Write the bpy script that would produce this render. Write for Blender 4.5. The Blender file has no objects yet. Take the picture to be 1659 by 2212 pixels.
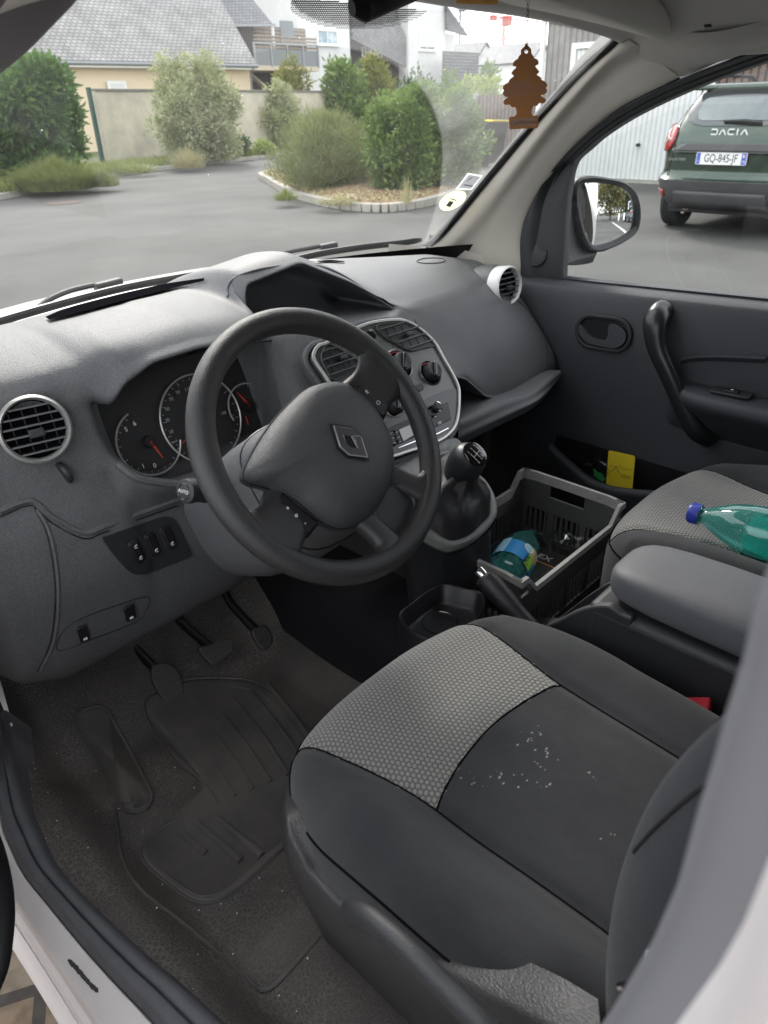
import bpy, bmesh, math, random
from math import sin, cos, radians, pi, sqrt
from mathutils import Vector as V, Matrix, noise
C = bpy.context.scene.collection
# ------------------------------------------------------------------ camera, sky, sun, exposure
F, CX, CY = 1533.0, 829.5, 1106.0            # focal length and centre for a 1659 x 2212 picture
_y, _p, _r = radians(46.0), radians(29.64), radians(1.5)
_f = V((sin(_y)*cos(_p), cos(_y)*cos(_p), -sin(_p)))
_R = V((cos(_y), -sin(_y), 0)); _U = V((sin(_y)*sin(_p), cos(_y)*sin(_p), cos(_p)))
_R, _U = _R*cos(_r)-_U*sin(_r), _U*cos(_r)+_R*sin(_r)
CAM = V((-0.932, -0.642, 1.45))
cd = bpy.data.cameras.new('camera'); cam = bpy.data.objects.new('camera', cd); C.objects.link(cam)
M4 = Matrix((_R, _U, -_f)).transposed().to_4x4(); M4.translation = CAM
cam.matrix_world = M4
cd.sensor_fit = 'VERTICAL'; cd.sensor_height = 36; cd.lens = F/2212*36
cd.clip_start = 0.02; cd.clip_end = 1000
cd.dof.use_dof = True; cd.dof.focus_distance = 1.25; cd.dof.aperture_fstop = 8.5
bpy.context.scene.camera = cam
w = bpy.data.worlds.new('World'); bpy.context.scene.world = w; w.use_nodes = True
nt = w.node_tree; bg = nt.nodes['Background']
SUN_EL, SUN_AZ = 38.0, 28.0                  # azimuth from +Y towards +X
sky = nt.nodes.new('ShaderNodeTexSky'); sky.sky_type = 'NISHITA'; sky.sun_disc = False
sky.sun_elevation = radians(SUN_EL); sky.sun_rotation = radians(SUN_AZ); sky.dust_density = 3
tc = nt.nodes.new('ShaderNodeTexCoord'); mp = nt.nodes.new('ShaderNodeMapping'); mp.inputs['Scale'].default_value = (1, 1, 2.6)
nz = nt.nodes.new('ShaderNodeTexNoise'); nz.inputs['Scale'].default_value = 2.1; nz.inputs['Detail'].default_value = 6
rp = nt.nodes.new('ShaderNodeValToRGB'); rp.color_ramp.elements[0].position = .36; rp.color_ramp.elements[1].position = .62
rp.color_ramp.elements[0].color = (6.6, 6.9, 7.4, 1); rp.color_ramp.elements[1].color = (11.5, 11.6, 11.6, 1)
mx = nt.nodes.new('ShaderNodeMix'); mx.data_type = 'RGBA'; mx.inputs['Factor'].default_value = .8
L = nt.links.new
L(tc.outputs['Generated'], mp.inputs[0]); L(mp.outputs[0], nz.inputs['Vector']); L(nz.outputs['Fac'], rp.inputs[0])
L(sky.outputs[0], mx.inputs['A']); L(rp.outputs[0], mx.inputs['B']); L(mx.outputs['Result'], bg.inputs['Color'])
bg.inputs['Strength'].default_value = 0.15
sd = bpy.data.lights.new('sun', 'SUN'); sd.energy = 1.5; sd.angle = radians(12); sd.color = (1, .96, .9)
so = bpy.data.objects.new('sun', sd); C.objects.link(so)
_az, _el = radians(SUN_AZ), radians(SUN_EL)
so.rotation_euler = V((sin(_az)*cos(_el), cos(_az)*cos(_el), sin(_el))).to_track_quat('Z', 'Y').to_euler()
so.location = (3, 3, 12)
vs = bpy.context.scene.view_settings; bpy.context.scene.display_settings.display_device = 'sRGB'
vs.view_transform = 'Standard'; vs.look = 'None'; vs.gamma = 1; vs.use_curve_mapping = False; vs.exposure = 1.08
cy = bpy.context.scene.cycles
cy.transparent_max_bounces = 16; cy.max_bounces = 9; cy.diffuse_bounces = 4; cy.use_denoising = True
# ------------------------------------------------------------------ places measured in the photograph -> metres
def ray(x, y): return _f + _R*((x-CX)/F) - _U*((y-CY)/F)
def PX(x, y, X): d = ray(x, y); return CAM + d*((X-CAM.x)/d.x)
def PY(x, y, Y): d = ray(x, y); return CAM + d*((Y-CAM.y)/d.y)
def PZ(x, y, Z=0.): d = ray(x, y); return CAM + d*((Z-CAM.z)/d.z)
def PD(x, y, D): return CAM + ray(x, y)*D
def PP(x, y, o, n): d = ray(x, y); o = V(o); n = V(n); return CAM + d*((o-CAM).dot(n)/d.dot(n))
def PW(x, y, a, b):
    d = ray(x, y); A = b*d.x**2; B = d.y+2*b*CAM.x*d.x; K = CAM.y-a+b*CAM.x**2
    return CAM + d*((-B+sqrt(B*B-4*A*K))/(2*A))
# ------------------------------------------------------------------ materials
def _n(nt, t, **k):
    n = nt.nodes.new('ShaderNode'+t)
    for a, v in k.items(): setattr(n, a, v)
    return n
MATS = {}
def mat(name, col, rough=.5, metal=0., spec=.5, grain=None, var=None, coat=0., emit=None, alpha=None, trans=0., sheen=0.):
    """grain = list of (kind, scale, strength, stretch); var = (scale, amount, colour2)"""
    m = bpy.data.materials.new(name); m.use_nodes = True; nt = m.node_tree; b = nt.nodes['Principled BSDF']; L = nt.links.new
    b.inputs['Base Color'].default_value = (*col, 1); b.inputs['Roughness'].default_value = rough
    b.inputs['Metallic'].default_value = metal; b.inputs['Specular IOR Level'].default_value = spec
    b.inputs['Coat Weight'].default_value = coat; b.inputs['Sheen Weight'].default_value = sheen
    b.inputs['Coat Roughness'].default_value = .08; b.inputs['Transmission Weight'].default_value = trans
    if emit: b.inputs['Emission Color'].default_value = (*emit[0], 1); b.inputs['Emission Strength'].default_value = emit[1]
    tc = _n(nt, 'TexCoord')
    if var:
        nz = _n(nt, 'TexNoise'); nz.inputs['Scale'].default_value = var[0]; nz.inputs['Detail'].default_value = 5; nz.inputs['Roughness'].default_value = .65
        cr = _n(nt, 'ValToRGB'); cr.color_ramp.elements[0].position = .5-var[1]; cr.color_ramp.elements[1].position = .5+var[1]
        cr.color_ramp.elements[0].color = (*col, 1); cr.color_ramp.elements[1].color = (*var[2], 1)
        L(tc.outputs['Object'], nz.inputs['Vector']); L(nz.outputs['Fac'], cr.inputs[0]); L(cr.outputs[0], b.inputs['Base Color'])
    last = None
    for (kind, sc, st, stretch) in (grain or []):
        mp = _n(nt, 'Mapping'); mp.inputs['Scale'].default_value = stretch; L(tc.outputs['Object'], mp.inputs[0])
        if kind == 'voronoi':
            t = _n(nt, 'TexVoronoi', feature='DISTANCE_TO_EDGE'); out = t.outputs['Distance']
            t.inputs['Scale'].default_value = sc
            c = _n(nt, 'Math', operation='MINIMUM'); L(out, c.inputs[0]); c.inputs[1].default_value = .12; out = c.outputs[0]
        else:
            t = _n(nt, 'TexNoise'); t.inputs['Detail'].default_value = 3; out = t.outputs['Fac']; t.inputs['Scale'].default_value = sc
        L(mp.outputs[0], t.inputs['Vector'])
        bp = _n(nt, 'Bump'); bp.inputs['Strength'].default_value = st; bp.inputs['Distance'].default_value = .002 if kind != 'voronoi' else .004
        L(out, bp.inputs['Height'])
        if last: L(last.outputs[0], bp.inputs['Normal'])
        last = bp
    if last: L(last.outputs[0], b.inputs['Normal'])
    MATS[name] = m; return m
fine = [('noise', 620, .6, (1, 1, 1)), ('voronoi', 420, .22, (1, 1, 1))]
m_dash = mat('dash_plastic', (.074, .076, .082), .44, spec=.55, grain=fine, var=(360, .12, (.112, .114, .119)))
m_dashs = mat('dash_streak_plastic', (.050, .048, .052), .42, grain=[('noise', 420, .9, (1, 1, .3))], var=(340, .16, (.078, .075, .080)))
m_dark = mat('dark_plastic', (.022, .023, .026), .5, grain=[('noise', 700, .3, (1, 1, 1))])
m_black = mat('black_plastic', (.010, .010, .012), .42)
m_handle = mat('handle_satin_black', (.018, .019, .020), .30)
m_gloss = mat('gloss_black', (.012, .012, .013), .12, coat=.5)
m_wheel = mat('wheel_leather', (.027, .027, .028), .36, grain=[('noise', 700, .5, (1, 1, 1))])
m_pad = mat('wheel_pad', (.044, .046, .050), .38, grain=[('voronoi', 420, .35, (1, 1, 1)), ('noise', 620, .5, (1, 1, 1))], var=(420, .2, (.054, .056, .060)))
m_leather = mat('boot_leather', (.016, .016, .018), .38, grain=[('voronoi', 300, .4, (1, 1, 1)), ('noise', 60, .5, (1, 1, 1))])
m_silver = mat('satin_silver', (.50, .50, .485), .33, metal=.55)
m_stack = mat('console_graphite', (.115, .115, .112), .34, metal=.4)
m_chrome = mat('chrome', (.75, .75, .76), .12, metal=1.)
m_beige = mat('pillar_trim', (.50, .465, .41), .62, grain=[('noise', 500, .15, (1, 1, 1))])
m_head = mat('headliner_felt', (.42, .40, .37), .95, grain=[('noise', 800, .6, (1, 1, 1))], var=(300, .25, (.47, .45, .42)), sheen=.2)
m_door = mat('door_plastic', (.044, .047, .055), .45, grain=fine)
m_white = mat('white_paint', (.78, .78, .77), .28, coat=.5, var=(14, .25, (.72, .71, .70)))
m_sill = mat('sill_paint', (.70, .665, .66), .42, coat=.2, var=(9, .3, (.62, .575, .57)))
m_rubber = mat('seal_rubber', (.070, .072, .082), .55, var=(22, .25, (.105, .105, .115)), grain=[('noise', 90, .2, (1, 1, 1))])
m_floor = mat('floor_rubber', (.034, .031, .030), .62, grain=[('voronoi', 165, .9, (1, 1, 1)), ('noise', 500, .2, (1, 1, 1))], var=(7, .22, (.070, .062, .056)))
m_matr = mat('moulded_rubber', (.040, .037, .036), .6, grain=[('noise', 40, .3, (1, 1, 1))], var=(9, .2, (.085, .076, .069)))
m_seatb = mat('seat_cloth_black', (.013, .014, .017), .95, grain=[('noise', 1100, .5, (1, 1, 1)), ('noise', 45, .35, (1, 1, 1))], var=(11, .22, (.027, .028, .031)), sheen=.12)
m_seats = mat('seat_cloth_side', (.011, .012, .016), .9, grain=[('noise', 1100, .5, (1, 1, 1)), ('noise', 38, .3, (1, 1, 1))], var=(14, .25, (.019, .020, .024)), sheen=.12)
m_arm = mat('armrest_vinyl', (.085, .088, .098), .55, grain=[('voronoi', 420, .35, (1, 1, 1))], var=(30, .3, (.10, .10, .11)))
m_crate = mat('crate_plastic', (.062, .062, .061), .5, var=(18, .25, (.088, .087, .085)))
m_void = mat('slot_black', (.006, .006, .007), 1., spec=0.)
m_slat2 = mat('vent_slat', (.11, .112, .115), .3)
m_cratel = mat('crate_rim', (.26, .255, .24), .55, var=(60, .3, (.40, .39, .37)))
m_red = mat('red_plastic', (.55, .035, .05), .35)
m_yellow = mat('yellow_card', (.80, .62, .03), .5)
m_redglow = mat('lit_red', (.4, .01, .01), .5, emit=((1, .06, .04), 1.1))
m_reddim = mat('needle_red', (.38, .035, .025), .5, emit=((1, .1, .06), .02))
m_ink = mat('white_ink', (.72, .72, .70), .5)
m_inkg = mat('grey_ink', (.30, .30, .30), .5)
m_inkk = mat('black_ink', (.015, .015, .015), .5)
m_lcd = mat('radio_screen', (.50, .51, .47), .3, coat=.3)

def cells(m, scale, col, amt=.8):
    """pale worn ridges of the cell grain"""
    nt = m.node_tree; b = nt.nodes['Principled BSDF']; src = b.inputs['Base Color'].links[0].from_socket; L = nt.links.new
    tc = _n(nt, 'TexCoord'); vo = _n(nt, 'TexVoronoi', feature='DISTANCE_TO_EDGE'); vo.inputs['Scale'].default_value = scale; L(tc.outputs['Object'], vo.inputs['Vector'])
    mr = _n(nt, 'MapRange'); mr.inputs['From Min'].default_value = .02; mr.inputs['From Max'].default_value = .14; mr.inputs['To Min'].default_value = 1; mr.inputs['To Max'].default_value = 0; L(vo.outputs['Distance'], mr.inputs['Value'])
    nz = _n(nt, 'TexNoise'); nz.inputs['Scale'].default_value = 5; nz.inputs['Detail'].default_value = 4; L(tc.outputs['Object'], nz.inputs['Vector'])
    m2 = _n(nt, 'MapRange'); m2.inputs['From Min'].default_value = .4; m2.inputs['From Max'].default_value = .62; m2.inputs['To Min'].default_value = .15; m2.inputs['To Max'].default_value = 1; L(nz.outputs['Fac'], m2.inputs['Value'])
    ml = _n(nt, 'Math', operation='MULTIPLY'); L(mr.outputs[0], ml.inputs[0]); L(m2.outputs[0], ml.inputs[1]); ms = _n(nt, 'Math', operation='MULTIPLY'); ms.inputs[1].default_value = amt; L(ml.outputs[0], ms.inputs[0])
    mx = _n(nt, 'Mix', data_type='RGBA'); L(ms.outputs[0], mx.inputs['Factor']); L(src, mx.inputs['A']); mx.inputs['B'].default_value = (*col, 1); L(mx.outputs['Result'], b.inputs['Base Color'])
cells(m_floor, 150, (.130, .115, .102), .8)
def hexcloth():
    m = bpy.data.materials.new('seat_cloth_honeycomb'); m.use_nodes = True; nt = m.node_tree; b = nt.nodes['Principled BSDF']; L = nt.links.new
    uv = _n(nt, 'UVMap'); acc = None; K = 2*pi/.0060
    for k in range(3):
        a = k*pi/3*2+pi/6
        d = _n(nt, 'VectorMath', operation='DOT_PRODUCT'); d.inputs[1].default_value = (cos(a)*K, sin(a)*K, 0); L(uv.outputs[0], d.inputs[0])
        s = _n(nt, 'Math', operation='COSINE'); L(d.outputs['Value'], s.inputs[0])
        if acc: q = _n(nt, 'Math', operation='ADD'); L(acc.outputs[0], q.inputs[0]); L(s.outputs[0], q.inputs[1]); acc = q
        else: acc = s
    cr = _n(nt, 'ValToRGB'); e = cr.color_ramp.elements
    mr = _n(nt, 'MapRange'); mr.inputs['From Min'].default_value = -1.5; mr.inputs['From Max'].default_value = 3
    L(acc.outputs[0], mr.inputs['Value']); L(mr.outputs[0], cr.inputs[0])
    e[0].position = .16; e[0].color = (.078, .077, .073, 1); e[1].position = .34; e[1].color = (.190, .186, .172, 1)
    L(cr.outputs[0], b.inputs['Base Color']); b.inputs['Roughness'].default_value = .9; b.inputs['Sheen Weight'].default_value = .3
    bp = _n(nt, 'Bump'); bp.inputs['Strength'].default_value = .6; bp.inputs['Distance'].default_value = .002
    L(mr.outputs[0], bp.inputs['Height']); L(bp.outputs[0], b.inputs['Normal'])
    return m
m_hex = hexcloth()

def glass(name, tint=(.93, .95, .94), dust=None, r=.0, fres=1.0):
    m = bpy.data.materials.new(name); m.use_nodes = True; nt = m.node_tree; L = nt.links.new
    for n in list(nt.nodes):
        if n.type == 'BSDF_PRINCIPLED': nt.nodes.remove(n)
    out = nt.nodes['Material Output']
    t = _n(nt, 'BsdfTransparent'); t.inputs[0].default_value = (*tint, 1)
    g = _n(nt, 'BsdfGlossy'); g.inputs['Roughness'].default_value = r
    fr = _n(nt, 'LayerWeight'); fr.inputs[0].default_value = .5
    f4 = _n(nt, 'Math', operation='POWER'); f4.inputs[1].default_value = 4.5; L(fr.outputs['Facing'], f4.inputs[0])
    fm = _n(nt, 'Math', operation='MULTIPLY_ADD', use_clamp=True); fm.inputs[1].default_value = .8*fres; fm.inputs[2].default_value = .04*fres; L(f4.outputs[0], fm.inputs[0])
    mx = _n(nt, 'MixShader'); L(fm.outputs[0], mx.inputs[0]); L(t.outputs[0], mx.inputs[1]); L(g.outputs[0], mx.inputs[2])
    last = mx
    if dust:
        piv, rad, clean, dirty = dust
        d = _n(nt, 'BsdfTranslucent'); d.inputs[0].default_value = (.9, .9, .88, 1)
        tc = _n(nt, 'TexCoord')
        vd = _n(nt, 'VectorMath', operation='DISTANCE'); vd.inputs[1].default_value = piv; L(tc.outputs['Object'], vd.inputs[0])
        gt = _n(nt, 'MapRange'); gt.inputs['From Min'].default_value = rad-.003; gt.inputs['From Max'].default_value = rad+.003
        gt.inputs['To Min'].default_value = clean; gt.inputs['To Max'].default_value = dirty
        L(vd.outputs['Value'], gt.inputs['Value'])
        vd2 = _n(nt, 'VectorMath', operation='DISTANCE'); vd2.inputs[1].default_value = (-.80, .72, 1.12); L(tc.outputs['Object'], vd2.inputs[0])
        gt2 = _n(nt, 'MapRange'); gt2.inputs['From Min'].default_value = .80; gt2.inputs['From Max'].default_value = .95; gt2.inputs['To Min'].default_value = clean; gt2.inputs['To Max'].default_value = dirty; L(vd2.outputs['Value'], gt2.inputs['Value'])
        mn_ = _n(nt, 'Math', operation='MINIMUM'); L(gt.outputs[0], mn_.inputs[0]); L(gt2.outputs[0], mn_.inputs[1]); gt = mn_
        n1 = _n(nt, 'TexNoise'); n1.inputs['Scale'].default_value = 9; n1.inputs['Detail'].default_value = 6; L(tc.outputs['Object'], n1.inputs['Vector'])
        n1m = _n(nt, 'MapRange'); n1m.inputs['From Min'].default_value = .3; n1m.inputs['From Max'].default_value = .75; n1m.inputs['To Min'].default_value = .55; n1m.inputs['To Max'].default_value = 1.5
        L(n1.outputs['Fac'], n1m.inputs['Value'])
        ml = _n(nt, 'Math', operation='MULTIPLY'); L(gt.outputs[0], ml.inputs[0]); L(n1m.outputs[0], ml.inputs[1])
        vo = _n(nt, 'TexVoronoi'); vo.inputs['Scale'].default_value = 42; L(tc.outputs['Object'], vo.inputs['Vector'])
        sp = _n(nt, 'Math', operation='LESS_THAN'); sp.inputs[1].default_value = .05; L(vo.outputs['Distance'], sp.inputs[0])
        n3 = _n(nt, 'TexNoise'); n3.inputs['Scale'].default_value = 14; L(tc.outputs['Object'], n3.inputs['Vector'])
        n3m = _n(nt, 'Math', operation='GREATER_THAN'); n3m.inputs[1].default_value = .58; L(n3.outputs['Fac'], n3m.inputs[0])
        sm = _n(nt, 'Math', operation='MULTIPLY'); L(sp.outputs[0], sm.inputs[0]); L(n3m.outputs[0], sm.inputs[1])
        s2 = _n(nt, 'Math', operation='MULTIPLY'); s2.inputs[1].default_value = .5; L(sm.outputs[0], s2.inputs[0])
        ad = _n(nt, 'Math', operation='ADD', use_clamp=True); L(ml.outputs[0], ad.inputs[0]); L(s2.outputs[0], ad.inputs[1])
        m2 = _n(nt, 'MixShader'); L(ad.outputs[0], m2.inputs[0]); L(last.outputs[0], m2.inputs[1]); L(d.outputs[0], m2.inputs[2]); last = m2
    L(last.outputs[0], out.inputs[0]); return m
m_sideglass = glass('side_glass')
def tinted(name, tint, body, fac, **k):
    m = glass(name, tint, **k); nt = m.node_tree; out = nt.nodes['Material Output']; src = out.inputs[0].links[0].from_socket
    d = _n(nt, 'BsdfTranslucent'); d.inputs[0].default_value = (*body, 1); e = _n(nt, 'BsdfDiffuse'); e.inputs[0].default_value = (*body, 1)
    a = _n(nt, 'MixShader'); nt.links.new(d.outputs[0], a.inputs[1]); nt.links.new(e.outputs[0], a.inputs[2])
    m2 = _n(nt, 'MixShader'); m2.inputs[0].default_value = fac; nt.links.new(src, m2.inputs[1]); nt.links.new(a.outputs[0], m2.inputs[2]); nt.links.new(m2.outputs[0], out.inputs[0]); return m
m_pet = tinted('teal_bottle_plastic', (.55, .90, .85), (.12, .55, .50), .24, fres=2.2, r=.03)
m_water = tinted('water_in_bottle', (.62, .95, .92), (.16, .85, .78), .38, fres=1.)
m_clearbag = glass('clear_film', (.85, .86, .85), r=.3, fres=1.6)

def backlit(name, col, fac=.6):
    m = mat(name, col, .6); nt = m.node_tree; out = nt.nodes['Material Output']; src = out.inputs[0].links[0].from_socket
    d = _n(nt, 'BsdfTranslucent'); d.inputs[0].default_value = (*col, 1); x = _n(nt, 'MixShader'); x.inputs[0].default_value = fac
    nt.links.new(src, x.inputs[1]); nt.links.new(d.outputs[0], x.inputs[2]); nt.links.new(x.outputs[0], out.inputs[0]); return m
def leafmat(name, c1, c2, c3, sc=2.2):
    m = bpy.data.materials.new(name); m.use_nodes = True; nt = m.node_tree; L = nt.links.new
    for n in list(nt.nodes):
        if n.type == 'BSDF_PRINCIPLED': nt.nodes.remove(n)
    tc = _n(nt, 'TexCoord'); nz = _n(nt, 'TexNoise'); nz.inputs['Scale'].default_value = sc; nz.inputs['Detail'].default_value = 8; nz.inputs['Roughness'].default_value = .8
    cr = _n(nt, 'ValToRGB'); e = cr.color_ramp.elements; e[0].position = .32; e[1].position = .68; x = e.new(.5)
    e[0].color = (*c1, 1); e[1].color = (*c2, 1); e[2].color = (*c3, 1)
    L(tc.outputs['Object'], nz.inputs['Vector']); L(nz.outputs['Fac'], cr.inputs[0])
    d = _n(nt, 'BsdfPrincipled'); d.inputs['Roughness'].default_value = .5; t = _n(nt, 'BsdfTranslucent')
    mx = _n(nt, 'MixShader'); mx.inputs[0].default_value = .35
    L(cr.outputs[0], d.inputs['Base Color']); L(cr.outputs[0], t.inputs[0]); L(d.outputs[0], mx.inputs[1]); L(t.outputs[0], mx.inputs[2])
    L(mx.outputs[0], nt.nodes['Material Output'].inputs[0]); return m
# ------------------------------------------------------------------ mesh building
def cr_pt(p0, p1, p2, p3, t):
    return ((p1*2)+(p2-p0)*t+(p0*2-p1*5+p2*4-p3)*t*t+(p1*3-p0-p2*3+p3)*t**3)*.5
def spline(pts, n, closed=False, lin=False):
    pts = [V(p) for p in pts]; k = len(pts); out = []
    if closed:
        for i in range(n):
            s = i/n*k; a = int(s); t = s-a
            out.append(pts[a % k].lerp(pts[(a+1) % k], t) if lin else cr_pt(pts[(a-1) % k], pts[a % k], pts[(a+1) % k], pts[(a+2) % k], t))
        return out
    for i in range(n):
        s = i/(n-1)*(k-1); a = min(int(s), k-2); t = s-a
        if lin: out.append(pts[a].lerp(pts[a+1], t)); continue
        p0 = pts[a-1] if a > 0 else pts[0]*2-pts[1]; p3 = pts[a+2] if a+2 < k else pts[-1]*2-pts[-2]
        out.append(cr_pt(p0, pts[a], pts[a+1], p3, t))
    return out
def frame(o, z, up=(0, 0, 1)):
    z = V(z).normalized(); x = V(up).cross(z)
    if x.length < 1e-4: x = V((1, 0, 0))
    x.normalize(); y = z.cross(x); m = Matrix((x, y, z)).transposed().to_4x4(); m.translation = V(o); return m
def frame3(o, x, y):
    x = V(x).normalized(); y = V(y); y = (y-x*y.dot(x)).normalized(); z = x.cross(y)
    m = Matrix((x, y, z)).transposed().to_4x4(); m.translation = V(o); return m
class MB:
    def __init__(s): s.v = []; s.f = []; s.mi = []; s.uv = {}
    def add(s, vs, fs, mi=0, M=None, uvs=None):
        b = len(s.v)
        s.v += [(M @ V(p)) if M else V(p) for p in vs]
        for f in fs: s.f.append([b+i for i in f]); s.mi.append(mi(f) if callable(mi) else mi)
        if uvs:
            for i, u in enumerate(uvs): s.uv[b+i] = u
        return s
    def grid(s, g, mi=0, M=None, cu=False, cv=False, uv=None, mif=None):
        R, K = len(g), len(g[0]); vs = [p for r in g for p in r]; fs = []; base = len(s.f)
        for i in range(R-(0 if cu else 1)):
            for j in range(K-(0 if cv else 1)):
                a = i*K+j; b_ = i*K+(j+1) % K; c = ((i+1) % R)*K+(j+1) % K; d = ((i+1) % R)*K+j
                fs.append((a, b_, c, d))
        uvs = [u for r in uv for u in r] if uv else None
        s.add(vs, fs, mi, M, uvs)
        if mif:
            n = 0
            for i in range(R-(0 if cu else 1)):
                for j in range(K-(0 if cv else 1)): s.mi[base+n] = mif(i, j); n += 1
        return s
    def patch(s, rows, nu, nv, mi=0, lin_u=False, lin_v=False, M=None, cu=False):
        rr = [spline(r, nu, lin=lin_u) for r in rows]
        cols = [spline([r[j] for r in rr], nv, closed=cu, lin=lin_v) for j in range(nu)]
        return s.grid([[cols[j][i] for j in range(nu)] for i in range(nv)], mi, M, cu=cu)
    def box(s, c, d, M=None, mi=0):
        x, y, z = [k/2 for k in d]; c = V(c)
        vs = [c+V((a*x, b*y, e*z)) for a in (-1, 1) for b in (-1, 1) for e in (-1, 1)]
        return s.add(vs, [(0, 1, 3, 2), (4, 6, 7, 5), (0, 4, 5, 1), (2, 3, 7, 6), (0, 2, 6, 4), (1, 5, 7, 3)], mi, M)
    def bar(s, a, b, w, h=None, up=(0, 0, 1), mi=0):
        a, b = V(a), V(b); return s.box((0, 0, (b-a).length/2), (w, h or w, (b-a).length), frame(a, b-a, up), mi)
    def prism(s, pts, d, M=None, mi=0, z0=0.):
        n = len(pts); vs = [V((p[0], p[1], z0)) for p in pts]+[V((p[0], p[1], z0+d)) for p in pts]
        A = sum(pts[i][0]*pts[(i+1) % n][1]-pts[(i+1) % n][0]*pts[i][1] for i in range(n))
        fs = [tuple(range(n)[::-1]), tuple(range(n, 2*n))]+[(i, (i+1) % n, n+(i+1) % n, n+i) for i in range(n)]
        if A < 0: fs = [f[::-1] for f in fs]
        return s.add(vs, fs, mi, M)
    def ring(s, outer, inner, d, M=None, mi=0, z0=0.):
        n = len(outer); g = []
        for z, P in ((z0, inner), (z0+d, inner), (z0+d, outer), (z0, outer)): g.append([V((p[0], p[1], z)) for p in P])
        return s.grid(g, mi, M, cu=True, cv=True)
    def tube(s, pts, r, n=10, closed=False, cap=True, mi=0, flat=1., up=None, M=None):
        pts = [V(p) for p in pts]; k = len(pts); rr = r if isinstance(r, (list, tuple)) else [r]*k; g = []; x = None
        for i, p in enumerate(pts):
            if closed: t = pts[(i+1) % k]-pts[i-1]
            else: t = pts[min(i+1, k-1)]-pts[max(i-1, 0)]
            t.normalize()
            if up is not None: x = V(up).cross(t)
            elif x is None: x = t.orthogonal()
            else: x = x-t*x.dot(t)
            x.normalize(); y = t.cross(x)
            g.append([p+x*(cos(a)*rr[i])+y*(sin(a)*rr[i]*flat) for a in [2*pi*j/n for j in range(n)]])
        s.grid(g, mi, M, cu=closed, cv=True)
        if cap and not closed:
            s.add(g[0], [tuple(range(n))[::-1]], mi, M); s.add(g[-1], [tuple(range(n))], mi, M)
        return s
    def lathe(s, prof, M, n=32, mi=0, sy=1., a0=0, a1=2*pi):
        full = abs(a1-a0-2*pi) < 1e-6; k = n if full else n+1
        g = [[V((r*cos(a0+(a1-a0)*j/n), r*sin(a0+(a1-a0)*j/n)*sy, z)) for j in range(k)] for r, z in prof]
        return s.grid(g, mi, M, cv=full)
    def build(s, name, mats, parent=None, smooth=40, bevel=0., solid=0., sub=0, seg=2, off=-1, label=None):
        me = bpy.data.meshes.new(name); me.from_pydata([tuple(p) for p in s.v], [], s.f)
        for m in (mats if isinstance(mats, (list, tuple)) else [mats]): me.materials.append(m)
        me.polygons.foreach_set('material_index', s.mi)
        if s.uv:
            ul = me.uv_layers.new(name='UVMap')
            for lp in me.loops: ul.data[lp.index].uv = s.uv.get(lp.vertex_index, (0, 0))
        bm = bmesh.new(); bm.from_mesh(me)
        bmesh.ops.remove_doubles(bm, verts=bm.verts, dist=1e-6)
        if not solid and len(bm.faces) < 60000: bmesh.ops.recalc_face_normals(bm, faces=bm.faces)
        bm.to_mesh(me); bm.free()
        if smooth:
            me.polygons.foreach_set('use_smooth', [True]*len(me.polygons))
            me.set_sharp_from_angle(angle=radians(smooth))
        o = bpy.data.objects.new(name, me); C.objects.link(o)
        if parent: o.parent = parent
        if solid: q = o.modifiers.new('s', 'SOLIDIFY'); q.thickness = solid; q.offset = off; q.use_even_offset = False
        if bevel: q = o.modifiers.new('b', 'BEVEL'); q.width = bevel; q.segments = seg; q.limit_method = 'ANGLE'; q.angle_limit = radians(35)
        if sub: q = o.modifiers.new('u', 'SUBSURF'); q.levels = sub; q.render_levels = sub
        if label: o['label'] = label
        return o
def rrect(w, h, r, n=5, cx=0, cy=0):
    out = []
    for (sx, sy, a0) in ((1, 1, 0), (-1, 1, 90), (-1, -1, 180), (1, -1, 270)):
        for i in range(n+1):
            a = radians(a0+90*i/n); out.append((cx+sx*(w/2-r)+r*cos(a), cy+sy*(h/2-r)+r*sin(a)))
    return out
def ell(a, b, n=36, cx=0, cy=0): return [(cx+a*cos(2*pi*i/n), cy+b*sin(2*pi*i/n)) for i in range(n)]
def smooth2(pts, n): return [(p.x, p.y) for p in spline([(a, b, 0) for a, b in pts], n, closed=True)]
def text(name, body, M, size, m, parent, depth=.0004, align='CENTER', shear=0., sx=1.):
    cu = bpy.data.curves.new(name, 'FONT'); cu.body = body; cu.size = size; cu.extrude = depth; cu.align_x = align; cu.align_y = 'CENTER'; cu.shear = shear
    o = bpy.data.objects.new(name, cu); C.objects.link(o); bpy.context.view_layer.update()
    me = bpy.data.meshes.new_from_object(o.evaluated_get(bpy.context.evaluated_depsgraph_get())); bpy.data.objects.remove(o)
    me.transform(M @ Matrix.Diagonal((sx, 1, 1, 1))); me.materials.clear(); me.materials.append(m); me.name = name
    o = bpy.data.objects.new(name, me); C.objects.link(o)
    if parent: o.parent = parent
    return o
def tag(o, label, cat, group=None, kind=None):
    if label: o['label'] = label
    if cat: o['category'] = cat
    if group: o['group'] = group
    if kind: o['kind'] = kind
    return o
def thing(name, label, cat, loc=(0, 0, 0), group=None):
    o = bpy.data.objects.new(name, None); o.empty_display_size = .1; C.objects.link(o); o['at'] = list(loc)
    return tag(o, label, cat, group)
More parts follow.
